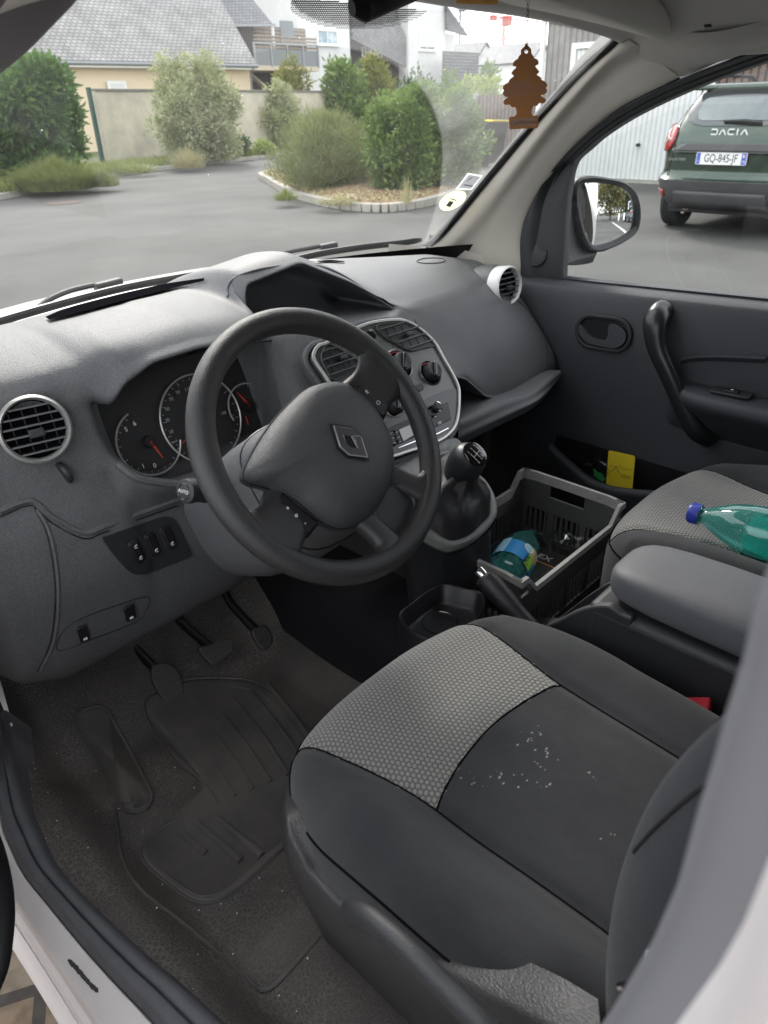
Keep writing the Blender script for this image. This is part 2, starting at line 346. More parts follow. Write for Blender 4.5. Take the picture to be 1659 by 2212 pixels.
def settle(root, loc=None):
    """parts were built in world coordinates: move the Empty to the thing's base and re-base the parts"""
    loc = V(loc) if loc is not None else V(root['at'])
    if 'at' in root.keys(): del root['at']
    T = Matrix.Translation(-loc)
    def rec(o):
        for ch in [q for q in bpy.data.objects if q.parent == o]:
            if ch.data: ch.data.transform(T)
            rec(ch)
    if root.data: root.data.transform(T)
    rec(root); root.location = loc
def struct(o): o['kind'] = 'structure'; return o
def copy_tree(o, parent=None):
    c = o.copy(); C.objects.link(c)
    if parent: c.parent = parent
    for ch in [q for q in list(bpy.data.objects) if q.parent == o]: copy_tree(ch, c)
    return c
# ================================================================== ground and other setting
rnd = random.Random(7)
m_asph = mat('asphalt', (.042, .042, .040), .85, grain=[('noise', 300, 1., (1, 1, 1)), ('voronoi', 90, .5, (1, 1, 1))], var=(170, .14, (.104, .103, .096)))
def patchy(m):
    nt = m.node_tree; b = nt.nodes['Principled BSDF']; src = b.inputs['Base Color'].links[0].from_socket
    tc = _n(nt, 'TexCoord'); nz = _n(nt, 'TexNoise'); nz.inputs['Scale'].default_value = .55; nz.inputs['Detail'].default_value = 5
    mr = _n(nt, 'MapRange'); mr.inputs['From Min'].default_value = .3; mr.inputs['From Max'].default_value = .7; mr.inputs['To Min'].default_value = .68; mr.inputs['To Max'].default_value = 1.3
    nt.links.new(tc.outputs['Object'], nz.inputs['Vector']); nt.links.new(nz.outputs['Fac'], mr.inputs['Value'])
    mm = _n(nt, 'VectorMath', operation='SCALE'); nt.links.new(src, mm.inputs[0]); nt.links.new(mr.outputs[0], mm.inputs['Scale']); nt.links.new(mm.outputs[0], b.inputs['Base Color'])
patchy(m_asph)
m_soil = mat('verge_soil', (.085, .075, .04), .95, grain=[('noise', 60, 1., (1, 1, 1))], var=(4, .2, (.10, .13, .045)))
m_kerb = mat('kerb_stone', (.30, .285, .25), .85, grain=[('noise', 120, .6, (1, 1, 1))], var=(6, .25, (.42, .40, .35)))
m_mulch = mat('island_mulch', (.22, .13, .075), .95, grain=[('noise', 40, 1., (1, 1, 1))], var=(9, .2, (.36, .27, .16)))
m_paint = mat('road_paint', (.62, .61, .57), .7, var=(12, .25, (.40, .39, .37)))
m_stucco = mat('old_render', (.66, .60, .47), .9, grain=[('noise', 60, .4, (1, 1, 1))], var=(1.3, .2, (.42, .385, .31)))
m_cap = mat('mossy_coping', (.14, .13, .115), .9, var=(5, .2, (.22, .21, .18)))
m_cream = mat('cream_render', (.78, .64, .46), .9, grain=[('noise', 80, .3, (1, 1, 1))])
m_facade = mat('white_render', (.74, .74, .72), .85, var=(.8, .25, (.64, .64, .62)))
m_pane = mat('window_pane', (.06, .09, .11), .08, spec=.8)
m_shut = mat('roller_shutter', (.66, .66, .65), .5, grain=[('noise', 30, .3, (.1, .1, 6))])
m_pvc = mat('white_pvc', (.78, .78, .77), .4)
m_bgrey = mat('balcony_grey', (.30, .32, .33), .5)
m_green = mat('green_coated_steel', (.02, .07, .055), .45)
m_pale = mat('pale_boards', (.55, .47, .37), .8)
def stripes(name, c1, c2, axis, scale, rough=.8, bump=.5, var=None, sharp=.1):
    m = mat(name, c1, rough); nt = m.node_tree; b = nt.nodes['Principled BSDF']; L = nt.links.new
    tc = _n(nt, 'TexCoord'); wv = _n(nt, 'TexWave', bands_direction=axis); wv.inputs['Scale'].default_value = scale; wv.inputs['Distortion'].default_value = .6
    wv.inputs['Detail'].default_value = 3; wv.inputs['Detail Scale'].default_value = 1.2
    L(tc.outputs['Object'], wv.inputs['Vector']); cr = _n(nt, 'ValToRGB'); e = cr.color_ramp.elements
    e[0].position = sharp; e[1].position = sharp+.25; e[0].color = (*c2, 1); e[1].color = (*c1, 1); L(wv.outputs['Fac'], cr.inputs[0])
    nz = _n(nt, 'TexNoise'); nz.inputs['Scale'].default_value = 5; nz.inputs['Detail'].default_value = 6; L(tc.outputs['Object'], nz.inputs['Vector'])
    mr = _n(nt, 'MapRange'); mr.inputs['From Min'].default_value = .3; mr.inputs['From Max'].default_value = .7; mr.inputs['To Min'].default_value = .7; mr.inputs['To Max'].default_value = 1.25; L(nz.outputs['Fac'], mr.inputs['Value'])
    mm = _n(nt, 'VectorMath', operation='SCALE'); L(cr.outputs[0], mm.inputs[0]); L(mr.outputs[0], mm.inputs['Scale']); L(mm.outputs[0], b.inputs['Base Color'])
    bp = _n(nt, 'Bump'); bp.inputs['Strength'].default_value = bump; bp.inputs['Distance'].default_value = .02; L(wv.outputs['Fac'], bp.inputs['Height']); L(bp.outputs[0], b.inputs['Normal'])
    return m
m_wood = stripes('weathered_cladding', (.155, .145, .135), (.05, .045, .042), 'Y', 2.4)
m_woodx = stripes('dark_cladding', (.085, .075, .065), (.03, .026, .024), 'X', 1.6)
m_woodb = stripes('brown_cladding', (.15, .105, .085), (.04, .03, .026), 'Y', 2.4)
m_slat = stripes('balcony_boards', (.27, .215, .17), (.07, .055, .045), 'Z', 1.6)
m_gslat = stripes('grey_fence_boards', (.17, .175, .18), (.09, .09, .095), 'Z', 1.5)

def slate(name, c1, c2, s):
    m = mat(name, c1, .6); nt = m.node_tree; b = nt.nodes['Principled BSDF']; L = nt.links.new
    uv = _n(nt, 'UVMap'); br = _n(nt, 'TexBrick'); br.inputs['Scale'].default_value = s; br.inputs['Color1'].default_value = (*c1, 1); br.inputs['Color2'].default_value = (*c2, 1)
    br.inputs['Mortar'].default_value = (c1[0]*.45, c1[1]*.45, c1[2]*.45, 1); br.inputs['Mortar Size'].default_value = .025; br.inputs['Brick Width'].default_value = .3; br.inputs['Row Height'].default_value = .22
    L(uv.outputs[0], br.inputs[0]); nz = _n(nt, 'TexNoise'); nz.inputs['Scale'].default_value = 1.2; nz.inputs['Detail'].default_value = 7; L(uv.outputs[0], nz.inputs['Vector'])
    mr = _n(nt, 'MapRange'); mr.inputs['From Min'].default_value = .3; mr.inputs['From Max'].default_value = .7; mr.inputs['To Min'].default_value = .8; mr.inputs['To Max'].default_value = 1.25; L(nz.outputs['Fac'], mr.inputs['Value'])
    mm = _n(nt, 'VectorMath', operation='SCALE'); L(br.outputs[0], mm.inputs[0]); L(mr.outputs[0], mm.inputs['Scale']); L(mm.outputs[0], b.inputs['Base Color'])
    bp = _n(nt, 'Bump'); bp.inputs['Strength'].default_value = .6; bp.inputs['Distance'].default_value = .02; L(br.outputs['Fac'], bp.inputs['Height']); bp.invert = True; L(bp.outputs[0], b.inputs['Normal'])
    return m
m_slate = slate('slate_roof', (.275, .265, .26), (.33, .32, .31), 1.3)
m_slated = slate('dark_slate_roof', (.15, .155, .165), (.20, .20, .21), 1.1)

o = MB().grid([[V((x, y, 0)) for x in (-300, -20, 0, 20, 60, 400)] for y in (-300, -30, 0, 30, 60, 400)][::-1]).build('road', m_asph); struct(o)
# pavers beside the driver's door
def pavermat():
    m = mat('concrete_pavers', (.16, .13, .10), .9); nt = m.node_tree; b = nt.nodes['Principled BSDF']; L = nt.links.new
    tc = _n(nt, 'TexCoord'); mp = _n(nt, 'Mapping'); mp.inputs['Rotation'].default_value = (0, 0, .5); br = _n(nt, 'TexBrick')
    br.inputs['Scale'].default_value = 2.4; br.inputs['Color1'].default_value = (.17, .125, .085, 1); br.inputs['Color2'].default_value = (.20, .16, .12, 1); br.inputs['Mortar'].default_value = (.05, .042, .036, 1)
    br.inputs['Mortar Size'].default_value = .03; L(tc.outputs['Object'], mp.inputs[0]); L(mp.outputs[0], br.inputs[0])
    nz = _n(nt, 'TexNoise'); nz.inputs['Scale'].default_value = 30; nz.inputs['Detail'].default_value = 6; L(tc.outputs['Object'], nz.inputs['Vector'])
    mx = _n(nt, 'Mix', data_type='RGBA', blend_type='MULTIPLY'); mx.inputs['Factor'].default_value = .8; L(br.outputs[0], mx.inputs['A'])
    cr = _n(nt, 'ValToRGB'); cr.color_ramp.elements[0].position = .3; cr.color_ramp.elements[0].color = (.45, .42, .4, 1); cr.color_ramp.elements[1].position = .6; L(nz.outputs['Fac'], cr.inputs[0])
    L(cr.outputs[0], mx.inputs['B']); L(mx.outputs['Result'], b.inputs['Base Color']); return m
o = MB().grid([[V((x, y, .004)) for x in (-.55, -3.4)] for y in (3, -4)]).build('pavement', pavermat()); struct(o)

def path_pts(pix): return [PZ(x, y) for x, y in pix]
kl = [V((-9, 6.5, 0)), V((0, 12.6, 0))]+path_pts([(0, 432), (120, 410), (235, 385), (400, 362), (580, 342)])+[V((24, 22.6, 0)), V((34, 24, 0))]
def kerb(pts, n, closed=False, w=.14, h=.12):
    mb = MB(); sp = spline(pts, n, closed=closed)
    for i in range(len(sp)-(0 if closed else 1)):       # separate stones with joints
        a, b = sp[i], sp[(i+1) % len(sp)]; d = (b-a).normalized()*.008
        mb.bar(a+d+V((0, 0, h/2)), b-d+V((0, 0, h/2)), w, h)
    return mb
struct(kerb(kl, 62).build('kerb', m_kerb, bevel=.012))
sp = spline(kl, 40)
struct(MB().grid([[p+V((0, 0, .09)) for p in sp], [p+V((-1.2, 4.5, .12)) for p in sp], [p+V((-6, 24, .1)) for p in sp]]).build('verge', m_soil))
isl = path_pts([(585, 397), (612, 414), (650, 431), (720, 449), (800, 458), (860, 456), (930, 443)])+[V((10.9, 8.5, 0)), V((13.3, 10.6, 0)), V((14.2, 13.4, 0)), V((13, 15.4, 0)), V((11.4, 15.2, 0))]
isp = spline(isl, 60, closed=True)
struct(kerb(isl, 44, closed=True, w=.15, h=.13).build('kerb', m_kerb, bevel=.012))
cen = sum(isl, V())/len(isl)
struct(MB().grid([[cen+(p-cen)*k+V((0, 0, .10+.16*(1-k)+rnd.random()*.01)) for p in isp] for k in (.985, .8, .5, .2, .02)], cv=True).build('planting_bed', m_mulch))
# manhole cover far left on the road
o = MB().prism(ell(.34, .34, 28), .006, Matrix.Translation(PZ(135, 438)+V((0, 0, .001)))).build('manhole_cover', mat('rusty_iron', (.13, .075, .055), .8, var=(9, .2, (.10, .09, .085))))
tag(o, 'rust brown manhole cover set in the asphalt near the left kerb', 'manhole cover')
tag(o, None, None)
# ------------------------------------------------------------------ plants
def leaf(mb, c, d, L_, W_, R, mi=0):
    d = d.normalized(); s = d.orthogonal().normalized(); a = R.random()*6.28; s = (s*cos(a)+d.cross(s)*sin(a))
    n = d.cross(s); m = c+d*L_*.5+n*L_*.08
    mb.add([c, m+s*W_*.5, c+d*L_, m-s*W_*.5], [(0, 1, 2, 3)], mi)
def crown_mb(c, rx, ry, rz, n, ll, lw, seed, clumps=26, up=.35, power=2.0, rough=.28, flat=0.):
    ll *= 1.25; lw *= 1.7; n = int(n*1.15)
    R = random.Random(seed); mb = MB(); cl = []
    for i in range(clumps):
        t = R.random()*2*pi; z = R.uniform(-.95, 1); r = (1-abs(z)**power)**.5*R.uniform(.45, 1.06)
        cl.append((V((r*cos(t), r*sin(t), z*.90)), R.uniform(.17, .40)))
    cl += [(V((0, 0, 0)), .78), (V((.3, .1, -.62)), .5), (V((-.35, 0, -.62)), .5), (V((0, -.3, -.7)), .45), (V((0, 0, .4)), .5)]
    tot = sum(k**2 for _, k in cl)
    for q, k in cl:
        for j in range(int(n*k*k/tot)):
            d = V((R.gauss(0, 1), R.gauss(0, 1), R.gauss(0, 1))).normalized(); rr = k*(R.random()**.3)*(1+R.gauss(0, rough*.35)+(.35*R.random() if R.random() < .10 else 0))
            p = q+d*rr
            if p.z < -1.0: continue
            P = V((c.x+p.x*rx, c.y+p.y*ry, c.z+p.z*rz))
            dd = (d+V((R.gauss(0, .5), R.gauss(0, .5), up+R.gauss(0, .4))))
            leaf(mb, P, dd, ll*R.uniform(.6, 1.3), lw*R.uniform(.7, 1.3), R)
    return mb
def trunk_mb(b, h, r, seed, limbs=5, spread=.5):
    R = random.Random(seed); mb = MB()
    top = b+V((R.uniform(-.1, .1)*h, R.uniform(-.1, .1)*h, h))
    mb.tube([b+V((0, 0, -.05)), b.lerp(top, .4)+V((.03*h, 0, 0)), top], [r, r*.75, r*.35], 9)
    for i in range(limbs):
        a = R.random()*6.28; s = b.lerp(top, R.uniform(.25, .8)); e = s+V((cos(a)*spread*h, sin(a)*spread*h, h*R.uniform(.3, .5)))
        mb.tube([s, s.lerp(e, .5)+V((0, 0, .04*h)), e], [r*.5, r*.3, r*.12], 6)
    return mb
m_bark = mat('bark', (.09, .07, .05), .95, grain=[('noise', 40, 1., (1, 1, .3))])
L_laurel = leafmat('laurel_leaves', (0.039, 0.085, 0.021), (0.091, 0.177, 0.040), (0.221, 0.355, 0.092))
L_var = leafmat('variegated_leaves', (.17, .21, .10), (.38, .41, .22), (.62, .61, .38), 3)
L_green = leafmat('bright_leaves', (.060, .105, .026), (.15, .235, .05), (.27, .35, .10))
L_broom = leafmat('broom_twigs', (0.098, 0.121, 0.040), (0.195, 0.227, 0.081), (0.312, 0.334, 0.138))
L_dark = leafmat('dark_leaves', (0.033, 0.064, 0.023), (0.065, 0.114, 0.040), (0.130, 0.199, 0.069))
L_con = leafmat('conifer_bronze', (0.117, 0.135, 0.029), (0.234, 0.241, 0.057), (0.351, 0.341, 0.092))
L_yel = leafmat('pale_hedge_leaves', (0.156, 0.213, 0.057), (0.312, 0.383, 0.115), (0.468, 0.525, 0.196))
L_mix = leafmat('reddish_leaves', (0.065, 0.114, 0.034), (0.182, 0.185, 0.069), (0.364, 0.241, 0.127), 1.)
L_grass = leafmat('grass_blades', (0.091, 0.142, 0.029), (0.208, 0.256, 0.069), (0.416, 0.383, 0.161), 6)
L_dry = leafmat('dry_grass', (0.260, 0.241, 0.115), (0.429, 0.398, 0.218), (0.585, 0.540, 0.333), 6)
def spot(px, pyb, pyt, hw, z0=.1):
    if isinstance(pyb, tuple):
        d = ray(px, 300); d.z = 0; d.normalize(); B = V((CAM.x, CAM.y, z0))+d*pyb[0]
    else: B = PZ(px, pyb, z0)
    D = (B-CAM).dot(_f); d = V((B.x-CAM.x, B.y-CAM.y, 0)).normalized()
    T = PP(px, pyt, B, d); return B, max(.2, T.z-z0), hw*D/F
def shrub(px, pyb, pyt, hw, lm, n, label, seed, ll=.09, lw=.03, z0=.1, clumps=26, depth=1., up=.35, power=2., cat='bush', name='shrub', group=None, back=0.):
    B, h, r = spot(px, pyb, pyt, hw, z0)
    dirh = V((B.x-CAM.x, B.y-CAM.y, 0)).normalized(); B = B+dirh*(back+r*.6*depth)
    t = thing(name, label, cat, B, group)
    crown_mb(B+V((0, 0, h*.52)), r*1.04, r*depth, h*.50, n, ll, lw, seed, clumps, up, power).build('crown', lm, t, smooth=0)
    trunk_mb(B, h*.6, max(.03, r*.05), seed).build('trunk', m_bark, t)
    settle(t); return t
def tuft(px, pyb, pyt, hw, lm, n, label, seed, bend=.5, w=.006, z0=.1, cat='grass tuft', plume=False):
    B, h, r = spot(px, pyb, pyt, hw, z0); R = random.Random(seed); mb = MB()
    for i in range(n):
        a = R.random()*6.28; q = R.random()**.7; root = B+V((cos(a), sin(a), 0))*r*.75*q; hh = h*R.uniform(.55, 1.05)*(1-.35*q)
        out = V((cos(a+R.gauss(0, .5)), sin(a+R.gauss(0, .5)), 0)); s = V((-out.y, out.x, 0))*w*R.uniform(.6, 1.5)
        pts = [root+out*(r*.3*q*bend*2*t*t)+V((0, 0, hh*(t-.25*bend*t*t*q))) for t in (0, .35, .7, 1)]
        vs = []
        for k, p in enumerate(pts): vs += [p-s*(1-k/3.2), p+s*(1-k/3.2)]
        mb.add(vs, [(0, 1, 3, 2), (2, 3, 5, 4), (4, 5, 7, 6)])
    o = mb.build('grass_tuft', lm, smooth=0); tag(o, label, cat); settle2(o, B); return o
def settle2(o, loc): o.data.transform(Matrix.Translation(-V(loc))); o.location = loc
shrub(72, 400, 118, 114, L_laurel, 20000, 'tall dark green laurel with big glossy leaves at the left edge of the view', 1, .16, .055, clumps=46, power=3, depth=.8)
shrub(118, (38,), 84, 60, L_dark, 5000, 'dark tree crown showing just above the tall laurel', 2, .14, .04, back=9, cat='tree', name='tree')
tuft(128, 408, 322, 98, L_grass, 4200, 'big clump of green ornamental grass in front of the laurel', 3, .8, .008)
tuft(228, 402, 358, 40, L_grass, 700, 'small tuft of green grass at the foot of the green post', 31, .7)
shrub(432, 352, 136, 82, L_var, 14000, 'large rounded bush with pale cream edged leaves against the garden wall', 4, .11, .035, clumps=50, power=5, depth=.75)
tuft(408, 362, 303, 48, L_dry, 900, 'dry feathery grass at the foot of the large pale bush', 5, .9)
tuft(290, 372, 345, 60, L_grass, 700, 'low weeds along the foot of the garden wall left of the large pale bush', 51, .7)
shrub(520, 340, 292, 24, L_dark, 1200, 'small dark green shrub between the two pale bushes', 6, .08, .025, clumps=12)
shrub(613, 322, 182, 54, L_var, 6500, 'smaller conical pale leaved bush against the garden wall behind the island', 7, .11, .035, clumps=26, power=1.4, depth=.8)
shrub(572, 336, 305, 26, L_yel, 900, 'low yellow flowered plant near the far end of the kerb', 8, .08, .03, clumps=10)
# bushes on the island
Bi, hi, ri = spot(712, 415, 240, 120)
shrub(716, 412, 258, 140, L_broom, 17000, 'wide olive brown broom bush with thin twigs on the road island', 9, .13, .007, clumps=46, power=4, depth=.75, up=1.1)
shrub(880, 415, 204, 88, L_green, 14000, 'tall bright green bush on the road island right of the broom', 10, .075, .028, clumps=50, power=5, depth=.8)
shrub(972, 405, 214, 80, L_green, 9000, 'bright green bush at the right end of the road island by the bins', 11, .075, .028, clumps=40, power=4, depth=.8)
tuft(878, 440, 362, 20, L_dry, 60, 'thin dry grass stalks standing on the front of the island', 12, .35)
tuft(618, 432, 400, 34, L_grass, 420, 'short weeds at the left tip of the island kerb', 13, .9)
tuft(735, 440, 412, 60, L_dry, 500, 'short dry straw under the broom bush', 14, 1.)
# behind the garden wall
shrub(637, (33,), 143, 52, L_con, 4500, 'bronze green conifer behind the wall under the balcony', 15, .2, .04, back=2, z0=.0, clumps=22, cat='bush', up=.1)
shrub(745, (34,), 126, 50, L_green, 4500, 'bright green shrub with big leaves behind the wall', 16, .2, .07, back=1.5, z0=0., clumps=24)
shrub(812, (35,), 133, 62, L_con, 5000, 'bronze green conifer behind the wall right of the bright green shrub', 17, .2, .04, back=2.5, z0=0., clumps=22, up=.1)
shrub(905, (33,), 158, 50, L_dark, 2600, 'dark green bush at the right end of the garden wall', 18, .16, .05, back=2, z0=0.)
shrub(1040, (27,), 166, 90, L_yel, 6000, 'long pale yellow green hedge behind the dark fence', 19, .15, .05, back=4, z0=0., clumps=30, depth=.5, power=6)
shrub(965, (38,), 146, 44, L_green, 2200, 'distant green bush left of the pale hedge', 20, .2, .06, back=9, z0=0.)
shrub(1048, (36,), 114, 30, L_green, 1800, 'young tree rising above the pale hedge', 21, .2, .06, back=8, z0=0., cat='tree', name='tree', clumps=16)
# ground cover: stuff
R = random.Random(40); mb = MB()
for i in range(9000):
    k = R.random(); a = spline(kl[2:7], 60)[min(59, int(k*60))]; p = a+V((R.uniform(-.5, .5), R.uniform(.05, 1.5)**1.3, .1))
    for j in range(2):
        leaf(mb, p, V((R.gauss(0, .35), R.gauss(0, .35), 1)), R.uniform(.06, .30), .02, R)
o = mb.build('grass', L_grass, smooth=0); o['kind'] = 'stuff'; tag(o, 'uneven grass and weeds growing along the left kerb', 'grass')
mb = MB()
for i in range(5000):
    p = isp[R.randrange(60)]; q = cen+(p-cen)*(R.random()**.5*.97)+V((0, 0, .13))
    leaf(mb, q+V((0, 0, R.random()*.03)), V((R.gauss(0, 1), R.gauss(0, 1), .3)), R.uniform(.04, .12), .03, R, R.randrange(2))
o = mb.build('leaf_litter', [L_dry, m_mulch], smooth=0); o['kind'] = 'stuff'; tag(o, 'dry leaves and twigs scattered over the island bed', 'leaf litter')
# ------------------------------------------------------------------ garden wall, posts, screen
def wallrun(pts, h, th, name, label, body, cap=None, cat='wall'):
    t = thing(name, label, cat, pts[0])
    mb = MB(); mc = MB()
    for a, b in zip(pts, pts[1:]):
        mb.bar(a+V((0, 0, h/2)), b+V((0, 0, h/2)), th, h, mi=0)
        if cap: mc.bar(a+V((0, 0, h+.03)), b+V((0, 0, h+.03)), th+.08, .07)
    mb.build('panel', body, t)
    if cap: mc.build('coping', cap, t, bevel=.01)
    settle(t); return t
W0 = V((11.3, 23.05, 0)); W1 = V((30, 27.35, 0))
wallrun([W0, W1], 2.1, .2, 'garden_wall', 'long stained cream garden wall with a dark mossy coping behind the bushes', m_stucco, m_cap)
o = MB().bar(W0+V((-.18, -.12, 0)), W0+V((-.18, -.12, 2.2)), .12).build('fence_post', m_green, bevel=.01); tag(o, 'thick dark green steel post at the left end of the garden wall', 'post'); settle2(o, W0+V((-.18, -.12, 0)))
p0 = PZ(57, 410, 0)
o = MB().tube([p0, p0+V((0, 0, 1.3))], .03, 10).build('fence_post', m_green); tag(o, 'thin green steel post standing in front of the tall laurel', 'post'); settle2(o, p0)
t = thing('board_screen', 'pale wooden board screen glimpsed between the laurel and the green post', 'fence', W0+V((-2.4, 1, 0)))
for i in range(10):
    a = W0+V((-2.4+i*.23, 1+.05*i, 0)); MB().bar(a, a+V((0, 0, 1.3+.02*(i % 3))), .2, .03).build('board', m_pale, t)
settle(t)
# ------------------------------------------------------------------ houses
def pane_window(parent, x0, x1, z0, z1, M, shutter=0., framemat=None, dark=m_pane):
    """window in a local facade frame: x along facade, z up, y = -outwards"""
    fm = framemat or m_pvc; w, h = x1-x0, z1-z0
    g = MB(); g.ring(rrect(w+.1, h+.1, .01, 1), rrect(w-.12, h-.12, .01, 1), .09, M @ Matrix.Translation(((x0+x1)/2, -.0, (z0+z1)/2)) @ Matrix.Rotation(pi/2, 4, 'X'))
    g.box(((x0+x1)/2, -.04, (z0+z1)/2), (.07, .07, h-.1), M)
    f = g.build('window', fm, parent, bevel=.005)
    MB().box(((x0+x1)/2, -.015, (z0+z1)/2), (w-.1, .02, h-.1), M).build('pane', dark, f)
    MB().box(((x0+x1)/2, -.08, z0-.08), (w+.25, .16, .06), M).build('sill', m_pvc, f)
    if shutter: MB().box(((x0+x1)/2, -.07, z1-h*shutter/2), (w-.02, .03, h*shutter), M).build('shutter', m_shut, f)
def roof_mb(ridge, eaves, th=.18):
    """one roof plane: ridge=(a,b) eaves=(c,d) quad with uv in metres"""
    a, b = ridge; c, d = eaves; mb = MB(); n = (b-a).cross(c-a).normalized()
    if n.z < 0: n = -n
    u = (b-a).normalized()
    def uv(p): q = p-a; return (q.dot(u), (q-u*q.dot(u)).length)
    mb.add([c, d, b, a], [(0, 1, 2, 3)], uvs=[uv(c), uv(d), uv(b), uv(a)])
    mb.add([p-n*th for p in (c, d, b, a)], [(3, 2, 1, 0), (0, 1, 5, 4), (1, 2, 6, 5), (2, 3, 7, 6), (3, 0, 4, 7)] if 0 else [(3, 2, 1, 0)], uvs=[(0, 0)]*4)
    for p, q in ((c, d), (d, b), (b, a), (a, c)): mb.add([p, q, q-n*th, p-n*th], [(0, 1, 2, 3)], uvs=[(0, 0)]*4)
    return mb
# house one: cream bungalow with big slate roof
Q = V((23.35, 30.77, 0)); xd = V((-1, .08, 0)).normalized(); yd = V((-.08, -1, 0)).normalized()*-1
MH = Matrix((-xd, yd, V((0, 0, 1)))).transposed().to_4x4(); MH.translation = Q   # local x to the right, y away, z up
def hp(x, y, z): return MH @ V((x, y, z))
t = thing('cream_house', 'cream bungalow under a huge grey slate roof behind the garden wall', 'house', Q)
MB().box((-9, 4.5, 1.65), (18, 8.8, 3.3), MH).build('wall', m_cream, t)
g = MB(); g.add([hp(0.0, .1, 3.3), hp(0, 8.9, 3.3), hp(0, 4.5, 7.6), hp(-.2, .1, 3.3), hp(-.2, 8.9, 3.3), hp(-.2, 4.5, 7.6)], [(0, 1, 2), (5, 4, 3), (0, 2, 5, 3), (1, 4, 5, 2), (0, 3, 4, 1)]); g.build('gable', m_cream, t, smooth=0)
rf = roof_mb((hp(-20, 5.2, 9.3), hp(.15, 5.2, 9.3)), (hp(-20, -.35, 3.38), hp(.15, -.35, 3.38))).build('roof', m_slate, t, smooth=0)
roof_mb((hp(-20, 5.2, 9.3), hp(.15, 5.2, 9.3)), (hp(-20, 10.8, 3.38), hp(.15, 10.8, 3.38))).build('roof', m_slate, t, smooth=0)
MB().tube([hp(-20, -.42, 3.28), hp(.15, -.42, 3.28)], .075, 8).build('gutter', mat('zinc', (.25, .26, .27), .45, metal=.5), t)
MB().box((-9.9, -.2, 3.2), (20, .4, .1), MH).build('soffit', m_pvc, t)
MB().tube([hp(-.1, -.4, 3.2), hp(-.1, -.12, 2.9), hp(-.1, -.12, 0)], .05, 8).build('downpipe', MATS['zinc'], t)
a = PP(235, 193, Q, yd); b = PP(268, 178, Q, yd); la = MH.inverted() @ a; lb = MH.inverted() @ b
pane_window(t, la.x, lb.x, lb.z-1.15, lb.z, MH, shutter=.95)
settle(t)
o = MB().box((-16.5, 6, 9.6), (1.5, .8, 1.2), MH).build('chimney', m_cap); o.parent = None
bpy.data.objects.remove(o)
# house two (timber and white) : measured on the plane Y = 42
YH = 42.
def F2(x, y, Y=YH): return PY(x, y, Y)
def rect2(x0, y0, x1, y1, Y=YH):
    ym, xm = (y0+y1)/2, (x0+x1)/2
    return F2(x0, ym, Y).x, F2(x1, ym, Y).x, F2(xm, y1, Y).z, F2(xm, y0, Y).z
def slab(name, r, Y, depth, m, parent, **k):
    x0, x1, z0, z1 = r; return MB().box(((x0+x1)/2, Y+depth/2, (z0+z1)/2), (x1-x0, depth, z1-z0)).build(name, m, parent, **k)
def win2(parent, px, Y, shutter=.3, dark=m_pane):
    x0, x1, z0, z1 = rect2(*px, Y); M = Matrix.Translation((0, Y, 0)); pane_window(parent, x0, x1, z0, z1, M, shutter, dark=dark)
t = thing('timber_house', 'dark timber clad house with a slatted balcony and a grey slate roof', 'house', (31, YH, 0))
x0, x1, _, z1 = rect2(455, 55, 640, 300); slab('wall', (x0, x1, 0, z1), YH, 9, m_woodx, t)
bx0, bx1, bz0, bz1 = rect2(550, 60, 655, 158); slab('wall', (bx0, bx1, bz0, bz1), YH-.35, .3, m_slat, t)
e0 = F2(440, 57, YH-1); e1 = F2(588, 50, YH-1)
roof_mb((e0+V((-2, 6, 7.0)), e1+V((-2.6, 6, 7.0))), (e0+V((-3, 0, 0)), e1)).build('roof', m_slated, t, smooth=0)
MB().bar(e0+V((-3, -.1, -.1)), e1+V((.1, -.1, -.1)), .2, .14).build('gutter', m_bgrey, t)
b0 = F2(548, 92, YH-2.4); b1 = F2(686, 92, YH-2.4); bl = F2(548, 142, YH-2.4).z
bal = MB(); bal.box(((b0.x+b1.x)/2, YH-1.2, bl-.1), (b1.x-b0.x, 2.4, .25)); bo = bal.build('balcony', m_pale, t)
g = MB(); n = 5
for i in range(n): x = b0.x+(b1.x-b0.x)*i/(n-1); g.box((x, YH-2.38, (bl+b0.z)/2), (.1, .1, b0.z-bl+.1))
g.box(((b0.x+b1.x)/2, YH-2.38, b0.z), (b1.x-b0.x+.1, .12, .08)); g.build('rail', m_bgrey, bo)
MB().box(((b0.x+b1.x)/2, YH-2.36, bl+.45), (b1.x-b0.x-.1, .04, .9)).build('rail_panel', mat('balcony_panel', (.20, .215, .22), .35), bo)
g = MB()
for k in range(4): g.box(((b0.x+b1.x)/2, YH-2.36, bl+1.0+k*.17), (b1.x-b0.x-.1, .03, .12))
g.build('rail_slats', m_slat, bo)
x0, x1, z0, z1 = rect2(606, 45, 634, 95, YH-.4); slab('window', (x0, x1, z0, z1), YH-.42, .06, m_pane, t)
MB().tube([F2(588, 52, YH-1.1), F2(592, 105, YH-1.1)], .09, 8).build('downpipe', m_pvc, t)
s0, s1 = F2(526, 150, YH-.2), F2(568, 186, YH-.2); MB().bar(s0, s1, .14, .5, up=(0, 1, 0)).build('outdoor_stair', m_pale, t)
settle(t)
t = thing('white_house', 'white rendered house with a half lowered roller shutter and a blue curtain', 'house', (40, YH, 0))
x0, x1, _, z1 = rect2(652, -60, 762, 240); slab('wall', (x0, x1, 0, z1+3), YH+.3, 8, m_facade, t)
win2(t, (684, 48, 727, 96), YH+.3, .42, mat('curtained_pane', (.10, .22, .30), .15, var=(1., .1, (.45, .55, .6))))
x0, x1, _, z1 = rect2(762, -60, 884, 240); slab('wall', (x0, x1, 0, z1+2), YH+1, 8, m_woodx, t)
